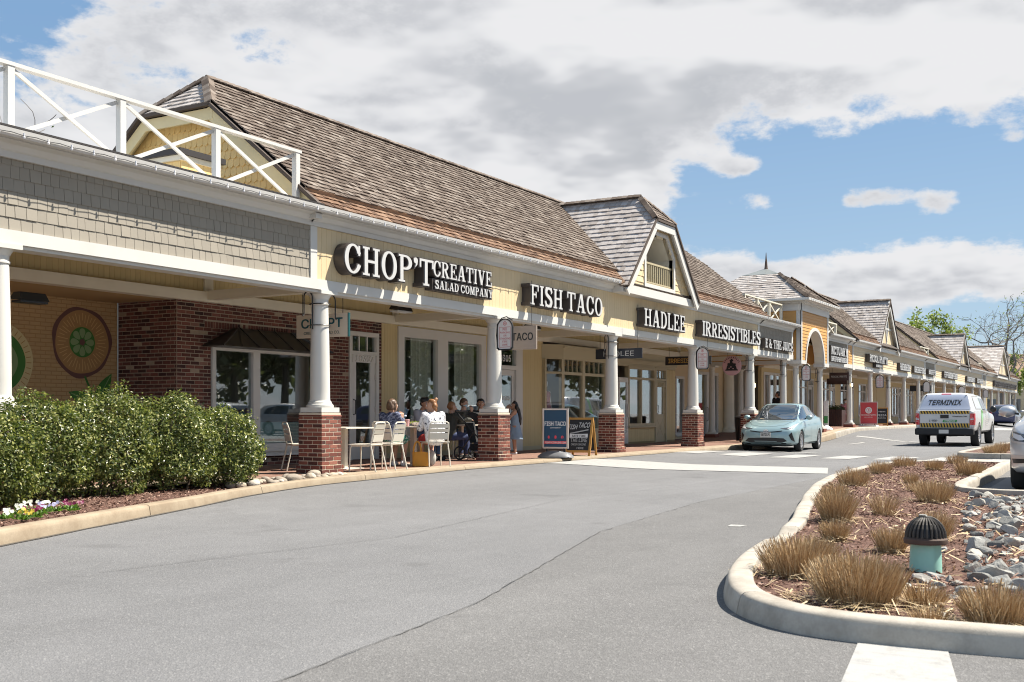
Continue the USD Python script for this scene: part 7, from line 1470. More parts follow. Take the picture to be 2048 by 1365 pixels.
# ---------------------------------------------------------------- people
def chain(pts, q=14):
    """hulls of spheres along joints (x, y, z, r)"""
    sp = [m3.Manifold.sphere(p[3], q).translate(tuple(map(float, p[:3]))) for p in pts]; return [m3.Manifold.batch_hull([a, b]) for a, b in zip(sp[:-1], sp[1:])]
def merge(parts, edge=.03, smooth=8, fold=0., ff=9.):
    M = m3.Manifold.batch_boolean(parts, m3.OpType.Add).refine_to_length(edge).to_mesh(); tm = trimesh.Trimesh(M.vert_properties[:, :3], M.tri_verts, process=True)
    if smooth: trimesh.smoothing.filter_taubin(tm, lamb=.5, nu=.52, iterations=smooth)
    v = np.array(tm.vertices)
    if fold: v = v + np.array(tm.vertex_normals) * (fold * 2 * (meshkit.fbm(v * [ff, ff, ff * .45] + 3.1, 3, 9) - .5))[:, None]
    return MB().add(v, np.array(tm.faces))
def hand(wr, d, up, s, curl=.6):
    """palm, four unequal bent fingers and a thumb at the wrist wr, pointing along d with the back towards up"""
    d, up = nrm(d), np.asarray(up, float); sd = nrm(np.cross(up, d)) * s; up = nrm(np.cross(d, sd)) * s; up = up if up @ np.asarray(up) > 0 else up; out = []; wr = np.asarray(wr, float)
    pal = [m3.Manifold.sphere(.016, 8).translate(tuple(wr + d * a + sd * b)) for a, b in ((.0, -.012), (.0, .012), (.075, -.032), (.08, .032))]; out.append(m3.Manifold.batch_hull(pal))
    for k, L in enumerate((.062, .072, .067, .052)):
        p = wr + d * .078 + sd * (-.030 + .02 * k); c = curl * (.8 + .1 * k); a, b = p + (d * math.cos(c * .6) - up * math.sin(c * .6)) * L * .5, None; b = a + (d * math.cos(c * 1.6) - up * math.sin(c * 1.6)) * L * .5
        out += chain([(*p, .0095), (*a, .0088), (*b, .0075)], 8)
    p = wr + d * .02 - sd * .022; a = p + (d * .6 - sd * .8) * .035; out += chain([(*p, .0125), (*a, .0105), (*(a + (d * .9 - up * .3) * .028), .0085)], 8); return out
def person(label, loc, rot, skin, J, garments, hair, build=1., detail=True, mask=None):
    """J: joints in local coordinates (the person faces +x, z from the floor); garments: list of (name, material, builder)"""
    T = Thing('person', label, 'person', loc, rot, local=True); g = lambda k: np.asarray(J[k], float); B = build; H = g('head'); f = nrm(J.get('look', (1, 0, 0))); side = nrm(np.cross((0, 0, 1), f)); up = np.cross(f, side)
    sp = lambda p, r, q=14: m3.Manifold.sphere(r, q).translate(tuple(map(float, p)))
    hd = [m3.Manifold.batch_hull([sp(H + up * .025 - f * .012, .086 * B, 18), sp(H + up * .0 + f * .018, .076 * B), sp(H - up * .075 + f * .045, .043 * B), sp(H - up * .05 + f * .01, .055 * B)]), m3.Manifold.batch_hull([sp(H + up * .012 + f * .088, .008, 8), sp(H - up * .028 + f * .105, .013, 8), sp(H - up * .03 + f * .085, .016, 8)]), m3.Manifold.batch_hull([sp(H - up * .058 + f * .082 + side * .014, .008, 8), sp(H - up * .058 + f * .082 - side * .014, .008, 8)])]
    for s in (-1, 1): hd.append(m3.Manifold.batch_hull([sp(H + side * s * .079 * B + up * .012 - f * .008, .014, 8), sp(H + side * s * .076 * B - up * .03, .011, 8)]))
    ch, pe, nk = g('chest'), g('pelvis'), g('neck'); ts = nrm(g('shL') - g('shR'))
    body = hd + chain([(*nk, .052 * B), (*(H - up * .06 - f * .01), .05 * B)])
    body += [m3.Manifold.batch_hull([sp(ch + ts * s * .10 * B, .088 * B) for s in (-1, 1)] + [sp(pe + ts * s * .06 * B, .09 * B) for s in (-1, 1)]), m3.Manifold.batch_hull([sp(ch + ts * s * .09 * B, .085 * B) for s in (-1, 1)] + [sp(nk, .05 * B)])]
    for s, c in ((1, 'L'), (-1, 'R')):
        body += chain([(*g('sh' + c), .058 * B), (*g('el' + c), .043 * B), (*g('wr' + c), .030 * B)]) + chain([(*(ch + ts * s * .08), .07 * B), (*g('sh' + c), .058 * B)])
        d = g('wr' + c) - g('el' + c); body += hand(g('wr' + c) + nrm(d) * .015, nrm(d) if 'hd' + c not in J else J['hd' + c], J.get('hu' + c, (0, 0, 1)), s)
        body += chain([(*g('hip' + c), .098 * B), (*g('kn' + c), .064 * B), (*g('an' + c), .042 * B)]) + chain([(*(g('an' + c) - [0, 0, .02]), .040 * B), (*g('toe' + c), .030 * B)])
    bd = T.part('body', merge(body, .026), skin, True)
    for s in (-1, 1):
        e = H + up * .006 + f * .0905 * B + side * s * .032 - f * (1 - B) * .02; T.part('eye', MB().tm(m3.Manifold.sphere(.0105, 10).translate(tuple(e))), 'ink_white', True, under=bd); T.part('pupil', MB().tm(m3.Manifold.sphere(.0055, 8).translate(tuple(e + f * .007))), 'hair_black', True, under=bd); T.part('eyebrow', MB().bar(e + up * .022 - side * .014, e + up * .022 + side * .014, .006, .005, up), hair[0], under=bd)
    T.part('mouth', MB().bar(H - up * .058 + f * .0905 - side * .02, H - up * .058 + f * .0905 + side * .02, .006, .006, up), 'cloth_pink', under=bd)
    hm = [m3.Manifold.batch_hull([sp(H + up * .04 - f * .022, .092 * B, 18), sp(H + up * .01 - f * .04, .082 * B, 14)])] + [m3.Manifold.batch_hull([sp(H + a[0] * f + a[1] * side + a[2] * up, a[3]) for a in q]) for q in hair[1]]
    T.part('hair', merge(hm, .014, 4, .016, 26.), hair[0], True, under=bd)
    if mask: T.part('face_mask', MB().tm(m3.Manifold.batch_hull([sp(H - up * .012 + f * .10, .014, 8), sp(H - up * .075 + f * .08, .02, 8)] + [sp(H - up * .03 + f * .045 + side * s * .062, .014, 8) for s in (-1, 1)])), mask, True, under=bd)
    for name, mat, parts, ed in garments: T.part(name, merge(parts, ed * .8, 6, .018, 11.), mat, True, under=bd)
    return T, J
def sp_(p, r, q=14): return m3.Manifold.sphere(r, q).translate(tuple(map(float, p)))
def top_(J, B=1., t=.016, sleeve='full', low=None):
    g = lambda k: np.asarray(J[k], float); ts = nrm(g('shL') - g('shR')); ch, pe = g('chest'), g('pelvis'); lo = pe if low is None else low
    P = [m3.Manifold.batch_hull([sp_(ch + ts * s * .105 * B, .088 * B + t) for s in (-1, 1)] + [sp_(lo + ts * s * .075 * B, .092 * B + t) for s in (-1, 1)]), m3.Manifold.batch_hull([sp_(ch + ts * s * .10 * B, .083 * B + t) for s in (-1, 1)] + [sp_(g('neck') - [0, 0, .035], .055 * B + t * .5)])]
    for s, c in ((1, 'L'), (-1, 'R')):
        e = g('wr' + c) + (g('el' + c) - g('wr' + c)) * (.12 if sleeve == 'full' else .5)
        if sleeve in ('full', 'half'): P += chain([(*g('sh' + c), .058 * B + t), (*g('el' + c), .043 * B + t), (*e, .032 * B + t)]) + chain([(*(ch + ts * s * .08), .07 * B + t), (*g('sh' + c), .058 * B + t)])
        elif sleeve == 'short': P += chain([(*(ch + ts * s * .08), .07 * B + t), (*g('sh' + c), .058 * B + t), (*(g('sh' + c) * .5 + g('el' + c) * .5), .05 * B + t)])
    return P
def legs_(J, B=1., t=.014, frac=.93):
    g = lambda k: np.asarray(J[k], float); P = [m3.Manifold.batch_hull([sp_(g('hipL'), .098 * B + t), sp_(g('hipR'), .098 * B + t), sp_(g('pelvis'), .10 * B + t)])]
    for c in 'LR':
        if frac > .55: P += chain([(*g('hip' + c), .098 * B + t), (*g('kn' + c), .064 * B + t), (*(g('kn' + c) + (g('an' + c) - g('kn' + c)) * (frac - .5) * 2), .045 * B + t)])
        else: P += chain([(*g('hip' + c), .098 * B + t), (*(g('hip' + c) + (g('kn' + c) - g('hip' + c)) * frac * 2), .072 * B + t * 1.6)])
    return P
def shoes_(J, B=1.):
    g = lambda k: np.asarray(J[k], float); P = []
    for c in 'LR': d = nrm((g('toe' + c) - g('an' + c)) * [1, 1, 0]); P.append(m3.Manifold.batch_hull([sp_(g('an' + c) * [1, 1, 0] + [0, 0, .045] - d * .03, .044 * B), sp_(g('toe' + c) * [1, 1, 0] + [0, 0, .036], .036 * B), sp_(g('an' + c) - [0, 0, .015], .043 * B)]))
    return P
def seated(**k):
    J = dict(pelvis=(-.02, 0, .55), chest=(.03, 0, .93), neck=(.045, 0, 1.06), head=(.075, 0, 1.20), shL=(.035, .17, 1.0), shR=(.035, -.17, 1.0), elL=(.14, .22, .74), elR=(.14, -.22, .74), wrL=(.37, .12, .77), wrR=(.37, -.12, .77), hipL=(.02, .09, .54), hipR=(.02, -.09, .54), knL=(.43, .11, .52), knR=(.43, -.11, .52), anL=(.40, .10, .09), anR=(.40, -.10, .09), toeL=(.54, .11, .035), toeR=(.54, -.11, .035)); J.update(k); return J
def standing(h=1.7, **k):
    s = h / 1.7; J = dict(pelvis=(0, 0, .93), chest=(0, 0, 1.28), neck=(.0, 0, 1.45), head=(.02, 0, 1.585), shL=(0, .18, 1.38), shR=(0, -.18, 1.38), elL=(-.02, .23, 1.10), elR=(-.02, -.23, 1.10), wrL=(.05, .23, .86), wrR=(.05, -.23, .86), hipL=(0, .09, .90), hipR=(0, -.09, .90), knL=(.02, .10, .49), knR=(.02, -.10, .49), anL=(-.01, .10, .09), anR=(-.01, -.10, .09), toeL=(.13, .12, .035), toeR=(.13, -.12, .035)); J = {a: tuple(np.array(b) * s) for a, b in J.items()}; J.update(k); return J
BOB = [[(-.05, .06, -.05, .045), (-.05, -.06, -.05, .045), (-.04, 0, .03, .085)], [(.0, .078, -.07, .022), (.0, .075, .03, .03)], [(.0, -.078, -.07, .022), (.0, -.075, .03, .03)]]
SHORT = [[(-.035, .05, -.01, .05), (-.035, -.05, -.01, .05)]]
# woman in the navy blouse, at the left of the table, facing along the walk
J = seated(elR=(.16, -.22, .76), wrR=(.33, -.10, .94), hdR=(.1, .2, 1), elL=(.16, .22, .76), wrL=(.38, .14, .79), look=(.93, -.37, -.05), chest=(.06, 0, .93), neck=(.09, 0, 1.06), head=(.13, -.01, 1.20), anL=(.33, .10, .09), toeL=(.46, .12, .035), anR=(.42, -.06, .09), toeR=(.56, -.02, .05))
shr = lambda J: {k: tuple(np.array(v) * (1 if k in ('look', 'hdL', 'hdR') else .94)) for k, v in J.items()}
J = shr(J)
person('seated woman with brown bob and navy blouse left of the cafe table', (16.36, 12.20, .136), 2, 'skin_a', J, [('blouse', 'cloth_navy', top_(J, low=np.array((-.03, 0, .56))), .03), ('shorts', 'cloth_green', legs_(J, frac=.42), .03), ('shoes', 'shoe_white', shoes_(J), .03)], ('hair_brown', BOB), .95)
# woman in the white patterned top, seen from behind, facing the shop
J = seated(look=(.42, .90, -.12), head=(.085, .02, 1.20), elL=(.15, .23, .75), wrL=(.36, .16, .78), elR=(.12, -.24, .78), wrR=(.33, -.08, .80), anL=(.30, .13, .09), toeL=(.42, .18, .035), anR=(.28, -.06, .09), toeR=(.42, -.08, .035)); J = shr(J)
person('seated woman with reddish hair in a white patterned top, back to the road', (16.96, 11.60, .136), 56, 'skin_a', J, [('top', 'cloth_whiteprint', top_(J, low=np.array((-.06, 0, .50)), t=.02), .03), ('shorts', 'cloth_red', legs_(J, frac=.36), .03), ('shoes', 'cloth_grey', shoes_(J), .03)], ('hair_red', [[(-.06, .05, -.01, .055), (-.06, -.05, -.01, .055)], [(-.07, 0, .07, .05), (-.10, 0, .10, .035)], [(-.06, .0, -.09, .04), (-.05, 0, -.02, .06)]]), .95)
# person in grey behind the table, head on hand
J = seated(look=(.95, -.25, -.18), wrL=(.16, .05, 1.08), elL=(.26, .16, .78), hdL=(-.1, -.1, 1), head=(.10, .02, 1.19))
person('seated person with black hair and grey shirt, head on one hand, at the window', (19.25, 13.50, .136), -95, 'skin_b', J, [('shirt', 'cloth_grey', top_(J), .03), ('trousers', 'cloth_jeans', legs_(J), .03), ('shoes', 'cloth_black', shoes_(J), .03)], ('hair_black', [[(-.02, .04, .07, .065), (-.02, -.04, .07, .065)], SHORT[0]]))
# child in the cap of reddish hair reaching out, olive sleeve
J = seated(look=(.9, -.35, -.1), elR=(.22, -.20, .92), wrR=(.48, -.20, .90)); J = {k: tuple(np.array(v) * (.93 if k != 'look' else 1)) for k, v in J.items()}
person('seated youngster with short reddish hair and an olive sleeve beside the stroller', (19.75, 13.1, .136), -20, 'skin_a', J, [('shirt', 'cloth_olive', top_(J, .93), .03), ('trousers', 'cloth_blue', legs_(J, .93), .03), ('shoes', 'cloth_black', shoes_(J, .93), .03)], ('hair_red', SHORT), .93)
# man with the blue mask
J = seated(look=(.97, .2, -.2), wrL=(.24, .10, 1.02), elL=(.26, .24, .80), hdL=(-.2, 0, 1), wrR=(.24, -.10, 1.02), elR=(.26, -.24, .80), hdR=(-.2, 0, 1))
person('seated man with short dark hair and a blue face mask behind the stroller', (21.1, 13.65, .136), -112, 'skin_a', J, [('shirt', 'cloth_olive', top_(J), .03), ('jeans', 'cloth_jeans', legs_(J), .03), ('shoes', 'cloth_black', shoes_(J), .03)], ('hair_brown', SHORT), mask='mask_blue')
J = seated(look=(.9, -.4, 0))
person('seated person in black half hidden behind the second brick-footed column', (21.75, 13.6, .136), -120, 'skin_b', J, [('shirt', 'cloth_black', top_(J), .03), ('trousers', 'cloth_black', legs_(J), .03), ('shoes', 'cloth_black', shoes_(J), .03)], ('hair_black', SHORT))
# girl in the denim dress standing by the door, hands at her face
J = standing(1.27, look=(.97, .2, -.1)); s = 1.27 / 1.7
J.update(elL=(.13, .15, .86), wrL=(.14, .05, 1.06), hdL=(.0, -.2, 1), elR=(.10, -.17, .85), wrR=(.16, -.04, 1.04), hdR=(0, .1, 1), head=(.02, 0, 1.165))
gd = lambda k: np.asarray(J[k], float)
dress = [m3.Manifold.batch_hull([sp_(gd('chest') + [0, q * .07, -.02], .082) for q in (-1, 1)] + [sp_(gd('pelvis') + [0, q * .05, .02], .10) for q in (-1, 1)]), m3.Manifold.cylinder(.40, .22, .115, 24).scale((.92, 1, 1)).translate((0.0, 0, .36))]
person('girl with long black hair and light blue denim dress by the second shop door', (22.85, 13.28, .136), 118, 'skin_b', J, [('dress', 'cloth_denim', dress, .035), ('sandals', 'shoe_white', [m3.Manifold.batch_hull([sp_(gd('an' + c) * [1, 1, 0] + [-.02, 0, .025], .030), sp_(gd('toe' + c) * [1, 1, 0] + [0, 0, .022], .026)]) for c in 'LR'], .02)], ('hair_black', [[(-.05, .05, -.02, .05), (-.05, -.05, -.02, .05), (-.08, 0, -.12, .055)], [(-.08, .0, -.10, .06), (-.105, 0, -.30, .055), (-.11, 0, -.46, .02)]]), .80)
# people further along
J = standing(1.74, look=(.6, -.8, 0)); person('man in dark clothes on the walk behind the roof of the mint car', (43.3, 13.0, float(SW(43.3))), 160, 'skin_c', J, [('jacket', 'cloth_black', top_(J, t=.022), .04), ('trousers', 'cloth_jeans', legs_(J), .04), ('shoes', 'cloth_black', shoes_(J), .04)], ('hair_black', SHORT))
J = seated(look=(.9, -.4, 0)); person('woman with black hair and a wine red skirt seated behind the brown planter', (53.9, 12.9, .5), -150, 'skin_a', J, [('top', 'cloth_pink', top_(J), .04), ('skirt', 'cloth_wine', legs_(J, t=.05, frac=.8), .04), ('shoes', 'cloth_black', shoes_(J), .04)], ('hair_black', BOB), mask='shoe_white')
single('bench', MB().box(53.5, 54.3, 12.6, 13.2, .88, .93).box(53.55, 53.6, 12.65, 13.15, .5, .88).box(54.2, 54.25, 12.65, 13.15, .5, .88), 'wood_orange', 'low bench behind the brown planter box', 'bench')
# shop dummies
def dummy(label, x, y, z, top, skirt, rot):
    T = Thing('shop_dummy', label, 'mannequin', (x, y, z), rot, local=True); P = [m3.Manifold.batch_hull([sp_((0, q * .09, 1.22), .085) for q in (-1, 1)] + [sp_((0, q * .05, .98), .075) for q in (-1, 1)]), m3.Manifold.batch_hull([sp_((0, q * .06, .98), .07) for q in (-1, 1)] + [sp_((0, q * .09, .82), .09) for q in (-1, 1)])]
    T.part('torso', merge(P + chain([(0, 0, 1.30, .05), (0, 0, 1.44, .045)]) + [m3.Manifold.batch_hull([sp_((0, 0, 1.56), .085), sp_((.03, 0, 1.49), .05)])] + chain([(0, .17, 1.30, .05), (0, .22, 1.02, .04), (.05, .22, .80, .03)]) + chain([(0, -.17, 1.30, .05), (0, -.22, 1.02, .04), (.05, -.22, .80, .03)]) , .035), 'sign_white', True)
    T.part('dress_top', merge([m3.Manifold.batch_hull([sp_((0, q * .10, 1.24), .10) for q in (-1, 1)] + [sp_((0, q * .06, .95), .09) for q in (-1, 1)])], .04), top, True); T.part('skirt', MB().lathe([(.34, .25), (.30, .5), (.20, .82), (.13, 1.0)], (0, 0, 0), 22), skirt, 50); T.part('stand', MB().lathe([(.18, 0), (.18, .015), (.015, .02), (.015, .9)], (0, 0, 0), 14), 'alu')
dummy('shop dummy in a coral top and pink skirt inside the bay window', 27.62, 15.05, .42, 'cloth_coral', 'cloth_pink', -100); dummy('shop dummy in red behind the tall glazed doors', 43.2, 16.6, .2, 'cloth_red', 'cloth_red', -100)
# the stroller
T = Thing('stroller', 'black baby stroller with its hood up behind the second brick-footed column', 'stroller', (19.75, 12.35, .136), 0); o = np.array([19.75, 12.35, .136])
v = [];
for i in range(9):
    a = math.pi * (.02 + .62 * i / 8); v += [o + np.array([.23 - .0, .0, .60]) + np.array([s * .24 - .23, -.30 * math.cos(a) + .02, .40 * math.sin(a)]) for s in (-1, 1)]
T.part('hood', MB().add(v, np.array([(2 * i, 2 * i + 1, 2 * i + 3, 2 * i + 2) for i in range(8)])).add([v[2 * i] for i in range(9)], [tuple(range(9))]).add([v[2 * i + 1] for i in range(9)], [tuple(range(9))]), 'cloth_black')
T.part('seat', MB().add([o + np.array(q) for q in ((-.2, -.28, .42), (.2, -.28, .42), (.2, .1, .36), (-.2, .1, .36), (-.2, .25, .80), (.2, .25, .80))], [(0, 1, 2, 3), (3, 2, 5, 4)]).box(o[0] - .2, o[0] + .2, o[1] - .3, o[1] + .1, o[2] + .2, o[2] + .34), 'cloth_black')
for s in (-1, 1): T.part('frame', MB().tube([o + np.array(q) for q in ((s * .25, -.45, .16), (s * .25, -.05, .55), (s * .25, .42, 1.02), (s * .2, .46, 1.04))], .014, 6).tube([o + np.array(q) for q in ((s * .25, .32, .16), (s * .25, -.05, .62))], .013, 6), 'black_metal')
T.part('handle', MB().tube([o + np.array((s * .25, .44, 1.03)) for s in (-1, 1)], .016, 8), 'black_metal')
for sx in (-1, 1):
    for yy in (-.45, .32): a = np.linspace(0, 2 * math.pi, 21); T.part('wheel', MB().tube([o + np.array((sx * .27, yy + .13 * math.cos(t), .145 + .13 * math.sin(t))) for t in a], .017, 6).bar(o + np.array((sx * .27, yy - .12, .145)), o + np.array((sx * .27, yy + .12, .145)), .012, .012).bar(o + np.array((sx * .27, yy, .025)), o + np.array((sx * .27, yy, .265)), .012, .012, (1, 0, 0)), 'rubber')
# ---------------------------------------------------------------- plants and stones
def bush(label, x, y, rx, ry, h, n, seed, z0=.11):
    r = np.random.RandomState(seed); T = Thing('holly_bush', label, 'bush', (x, y, z0), group=None)
    th = r.uniform(0, 2 * math.pi, n); u = r.uniform(-1, 1, n); u = np.where(u < -.5, u * .8, u); q = np.c_[np.sqrt(1 - u * u) * np.cos(th), np.sqrt(1 - u * u) * np.sin(th), u]
    k = np.where(r.rand(n) < .72, r.uniform(.80, 1.0, n), r.uniform(.25, .85, n)); lump = .62 + .76 * meshkit.fbm(q * 3.0 + seed * 7.1, 3, seed); low = np.where(q[:, 2] < -.2, .98, 1.0)
    c = q * (k * lump * low)[:, None] * [rx, ry, h * .60] + [x, y, z0 + h * .50]
    m = 70; sx = r.uniform(-1, 1, m) * rx * .8; sy = r.uniform(-1, 1, m) * ry * .7; S_ = []                     # shoots that stand out of the top
    for i in range(m):
        e = max(0, 1 - (sx[i] / rx) ** 2 - (sy[i] / ry) ** 2) ** .5; b = np.array([x + sx[i], y + sy[i], z0 + h * (.50 + .44 * e)]); d = nrm((sx[i] * .5, sy[i] * .5, 1)) * r.uniform(.06, .22); t = r.rand(16)
        S_.append(b + t[:, None] * d + r.normal(0, .018, (16, 3)))
    c = np.vstack([c] + S_); c = c[c[:, 2] > z0 + .03]; n = len(c)
    out = c - [x, y, z0 + h * .35]; out /= np.linalg.norm(out, axis=1, keepdims=True); nn = out * .7 + r.normal(0, .62, (n, 3)) + [0, 0, .3]; nn /= np.linalg.norm(nn, axis=1, keepdims=True)
    a = np.cross(nn, r.normal(size=(n, 3))); a /= np.linalg.norm(a, axis=1, keepdims=True); b = np.cross(nn, a); L = r.uniform(.016, .027, n)[:, None]; W = L * .52
    V = np.stack([c - a * L, c - b * W + nn * L * .22, c + a * L, c + b * W + nn * L * .22], 1).reshape(-1, 3); i = np.arange(n)[:, None] * 4; F = np.vstack([i + [0, 1, 2], i + [0, 2, 3]])
    T.part('foliage', MB().add(V, F), 'leaf_holly', label=None)
    st = MB()
    for j in range(9):
        p = [np.array([x + r.normal(0, .10), y + r.normal(0, .08), z0 - .02])]; e = np.array([x + r.uniform(-.8, .8) * rx, y + r.uniform(-.8, .8) * ry, z0 + h * r.uniform(.55, .9)]); p += [p[0] * .5 + e * .5 + r.normal(0, .05, 3), e]; st.tube(p, [.016, .011, .005], 5)
    T.part('stems', st, 'stem_brown')
for i, (x, y, rx, ry, h, lb) in enumerate(((7.05, 10.68, .80, .56, 1.0, 'leftmost dense holly bush of the hedge behind the pansies'), (8.06, 11.0, .70, .56, 1.08, 'second holly bush from the left in the hedge before the mural'), (9.12, 11.12, .72, .56, 1.18, 'tall middle holly bush of the hedge below the painted flower'), (10.2, 11.15, .66, .54, 1.14, 'fourth holly bush of the hedge before the brick corner'), (11.16, 11.2, .60, .52, 1.0, 'rightmost rounded holly bush of the hedge beside the brick shop window'))): bush(lb, x, y, rx, ry, h, 17000, 200 + i)

def pansy(x, y, mat, seed, label):
    r = np.random.RandomState(seed); z = .12; T = Thing('pansy', label, 'flower', (x, y, z)); v, f = [], []
    for i in range(90):
        t = r.uniform(0, 6.28); d = np.array([math.cos(t), math.sin(t), r.uniform(.1, 1.2)]); d = nrm(d); c = np.array([x, y, z]) + d * r.uniform(.02, .09) * [1, 1, .7]; a = d * .020; b = nrm(np.cross(d, r.normal(size=3))) * .010; k = len(v); v += [c - a, c + b, c + a, c - b]; f.append((k, k + 1, k + 2, k + 3))
    T.part('leaves', MB().add(v, np.array(f)), 'leaf_pansy')
    for i in range(5):
        c = np.array([x, y, z]) + [r.normal(0, .045), r.normal(0, .045), r.uniform(.05, .10)]; n = nrm([-.6 + r.normal(0, .4), -.6 + r.normal(0, .4), .7]); a = nrm(np.cross(n, [0, 0, 1])); b = np.cross(n, a); v, f = [], []
        for j in range(5):
            t = j * 2 * math.pi / 5 + .3; p = a * math.cos(t) + b * math.sin(t); q = -a * math.sin(t) + b * math.cos(t); k = len(v); v += [c, c + p * .014 - q * .012 + n * .003, c + p * .023 + n * .001, c + p * .014 + q * .012 + n * .003]; f.append((k, k + 1, k + 2, k + 3))
        T.part('blossom', MB().add(v, np.array(f)), mat)
for i, (x, y, m, c) in enumerate(((6.60, 9.42, 'petal_white', 'white pansy at the left edge by the kerb'), (6.92, 9.75, 'petal_white', 'pale pansy plant left of the white clump before the hedge'), (7.15, 9.95, 'petal_white', 'tallest white pansy clump before the hedge'), (7.32, 9.88, 'petal_white', 'right white pansy behind the lilac one'), (7.20, 9.72, 'petal_lilac', 'lilac pansy in the middle of the flower patch'), (7.36, 9.70, 'petal_lilac', 'second lilac pansy right beside the first one'), (7.60, 9.78, 'petal_wine', 'dark wine pansy at the right end of the flower patch'), (7.48, 9.62, 'petal_wine', 'dark wine pansy right of the lilac ones'), (7.02, 9.50, 'petal_wine', 'dark wine pansy in front of the white clump'), (6.80, 9.28, 'petal_wine', 'wine pansy nearest the kerb at the left'), (6.62, 9.20, 'petal_yellow', 'yellow pansy in the lower left corner'))): pansy(x, y, m, 300 + i, c)

def stone(name, label, x, y, z, s, seed, mat, group, flat=.6, sharp=True):
    r = np.random.RandomState(seed); m = trimesh.creation.icosphere(2 if sharp else 2, 1.0); v = np.array(m.vertices)
    if sharp:
        for _ in range(13):
            n = nrm(r.normal(size=3)); d = r.uniform(.38, .78); k = v @ n; v = v - n * np.maximum(0, k - d)[:, None]
    v = v * (1 + .10 * (meshkit.fbm(v * 1.7 + seed, 2, seed) - .5)[:, None] * 2); v = v * [s * r.uniform(.85, 1.35), s * r.uniform(.7, 1.0), s * flat * r.uniform(.75, 1.15)]; a = r.uniform(0, 6.28); R = np.array([[math.cos(a), -math.sin(a), 0], [math.sin(a), math.cos(a), 0], [0, 0, 1]]); tl = r.normal(0, .18); R = R @ np.array([[math.cos(tl), 0, math.sin(tl)], [0, 1, 0], [-math.sin(tl), 0, math.cos(tl)]]); v = v @ R.T
    mb = MB().add(v + [x, y, z + s * flat * .45], np.array(m.faces), r.rand())
    if not sharp: return single(name, mb, mat, label, 'stone', group, None, False, (x, y, z))
    return single(name, mb, mat, label, 'rock', group, None, False, (x, y, z))
def scatter(poly, n, dmin, seed, sizes):
    r = np.random.RandomState(seed); x0, y0, x1, y1 = poly.bounds; out = []; tries = 0
    while len(out) < n and tries < 60000:
        tries += 1; p = (r.uniform(x0, x1), r.uniform(y0, y1)); s = sizes[0] + (sizes[1] - sizes[0]) * r.rand() ** 2.2
        if poly.contains(Point(p)) and all((p[0] - q[0]) ** 2 + (p[1] - q[1]) ** 2 > (dmin * (s + q[2])) ** 2 for q in out): out.append((*p, s))
    return out
RB = P_([(14.6, 2.0), (14.6, .9), (9.5, .6), (7.1, .5), (6.9, .95), (7.5, 1.0), (8.7, 1.18), (10.2, 1.42), (12.0, 1.68)])
for i, (x, y, s) in enumerate(scatter(RB, 290, .62, 31, (.035, .125))): stone('grey_rock', 'angular grey rock in the dry rock bed at the right edge of the island', x, y, float(islz(x, y)) - .015, s, 400 + i, 'rock_grey', 'rocks of the dry rock bed', .8)
for i, (x, y, s) in enumerate(scatter(P_([(7.6, 1.25), (7.2, 1.42), (6.7, 1.1), (6.75, .92), (7.25, 1.05)]), 16, .8, 33, (.045, .10))): stone('grey_rock', 'grey rock in the small heap between the standpipe and the front grass tufts', x, y, float(islz(x, y)) - .01, s, 520 + i, 'rock_grey', 'rocks in the heap below the standpipe', .62)
for i, (x, y, s) in enumerate(((6.55, 1.62, .04), (8.9, 1.42, .05), (9.4, 1.62, .035), (6.0, .95, .045))): stone('grey_rock', ('small grey rock behind the largest grass tuft', 'small grey rock on the mulch right of the standpipe', 'smallest grey pebble on the mulch beyond the standpipe', 'small pale rock at the front kerb between two grass tufts')[i], x, y, float(islz(x, y)) - .005, s, 560 + i, 'rock_grey', None, .7)
for i, (x, y, s) in enumerate(scatter(P_([(11.2, 10.66), (12.3, 10.98), (13.9, 11.24), (14.2, 11.5), (13.6, 11.58), (12.3, 11.45), (11.5, 11.25), (11.0, 10.9)]), 44, .82, 35, (.055, .12))): stone('river_stone', 'rounded tan river stone between the kerb and the first brick pier', x, y, .115, s, 600 + i, 'rock_river', 'river stones by the first brick pier', .62, False)

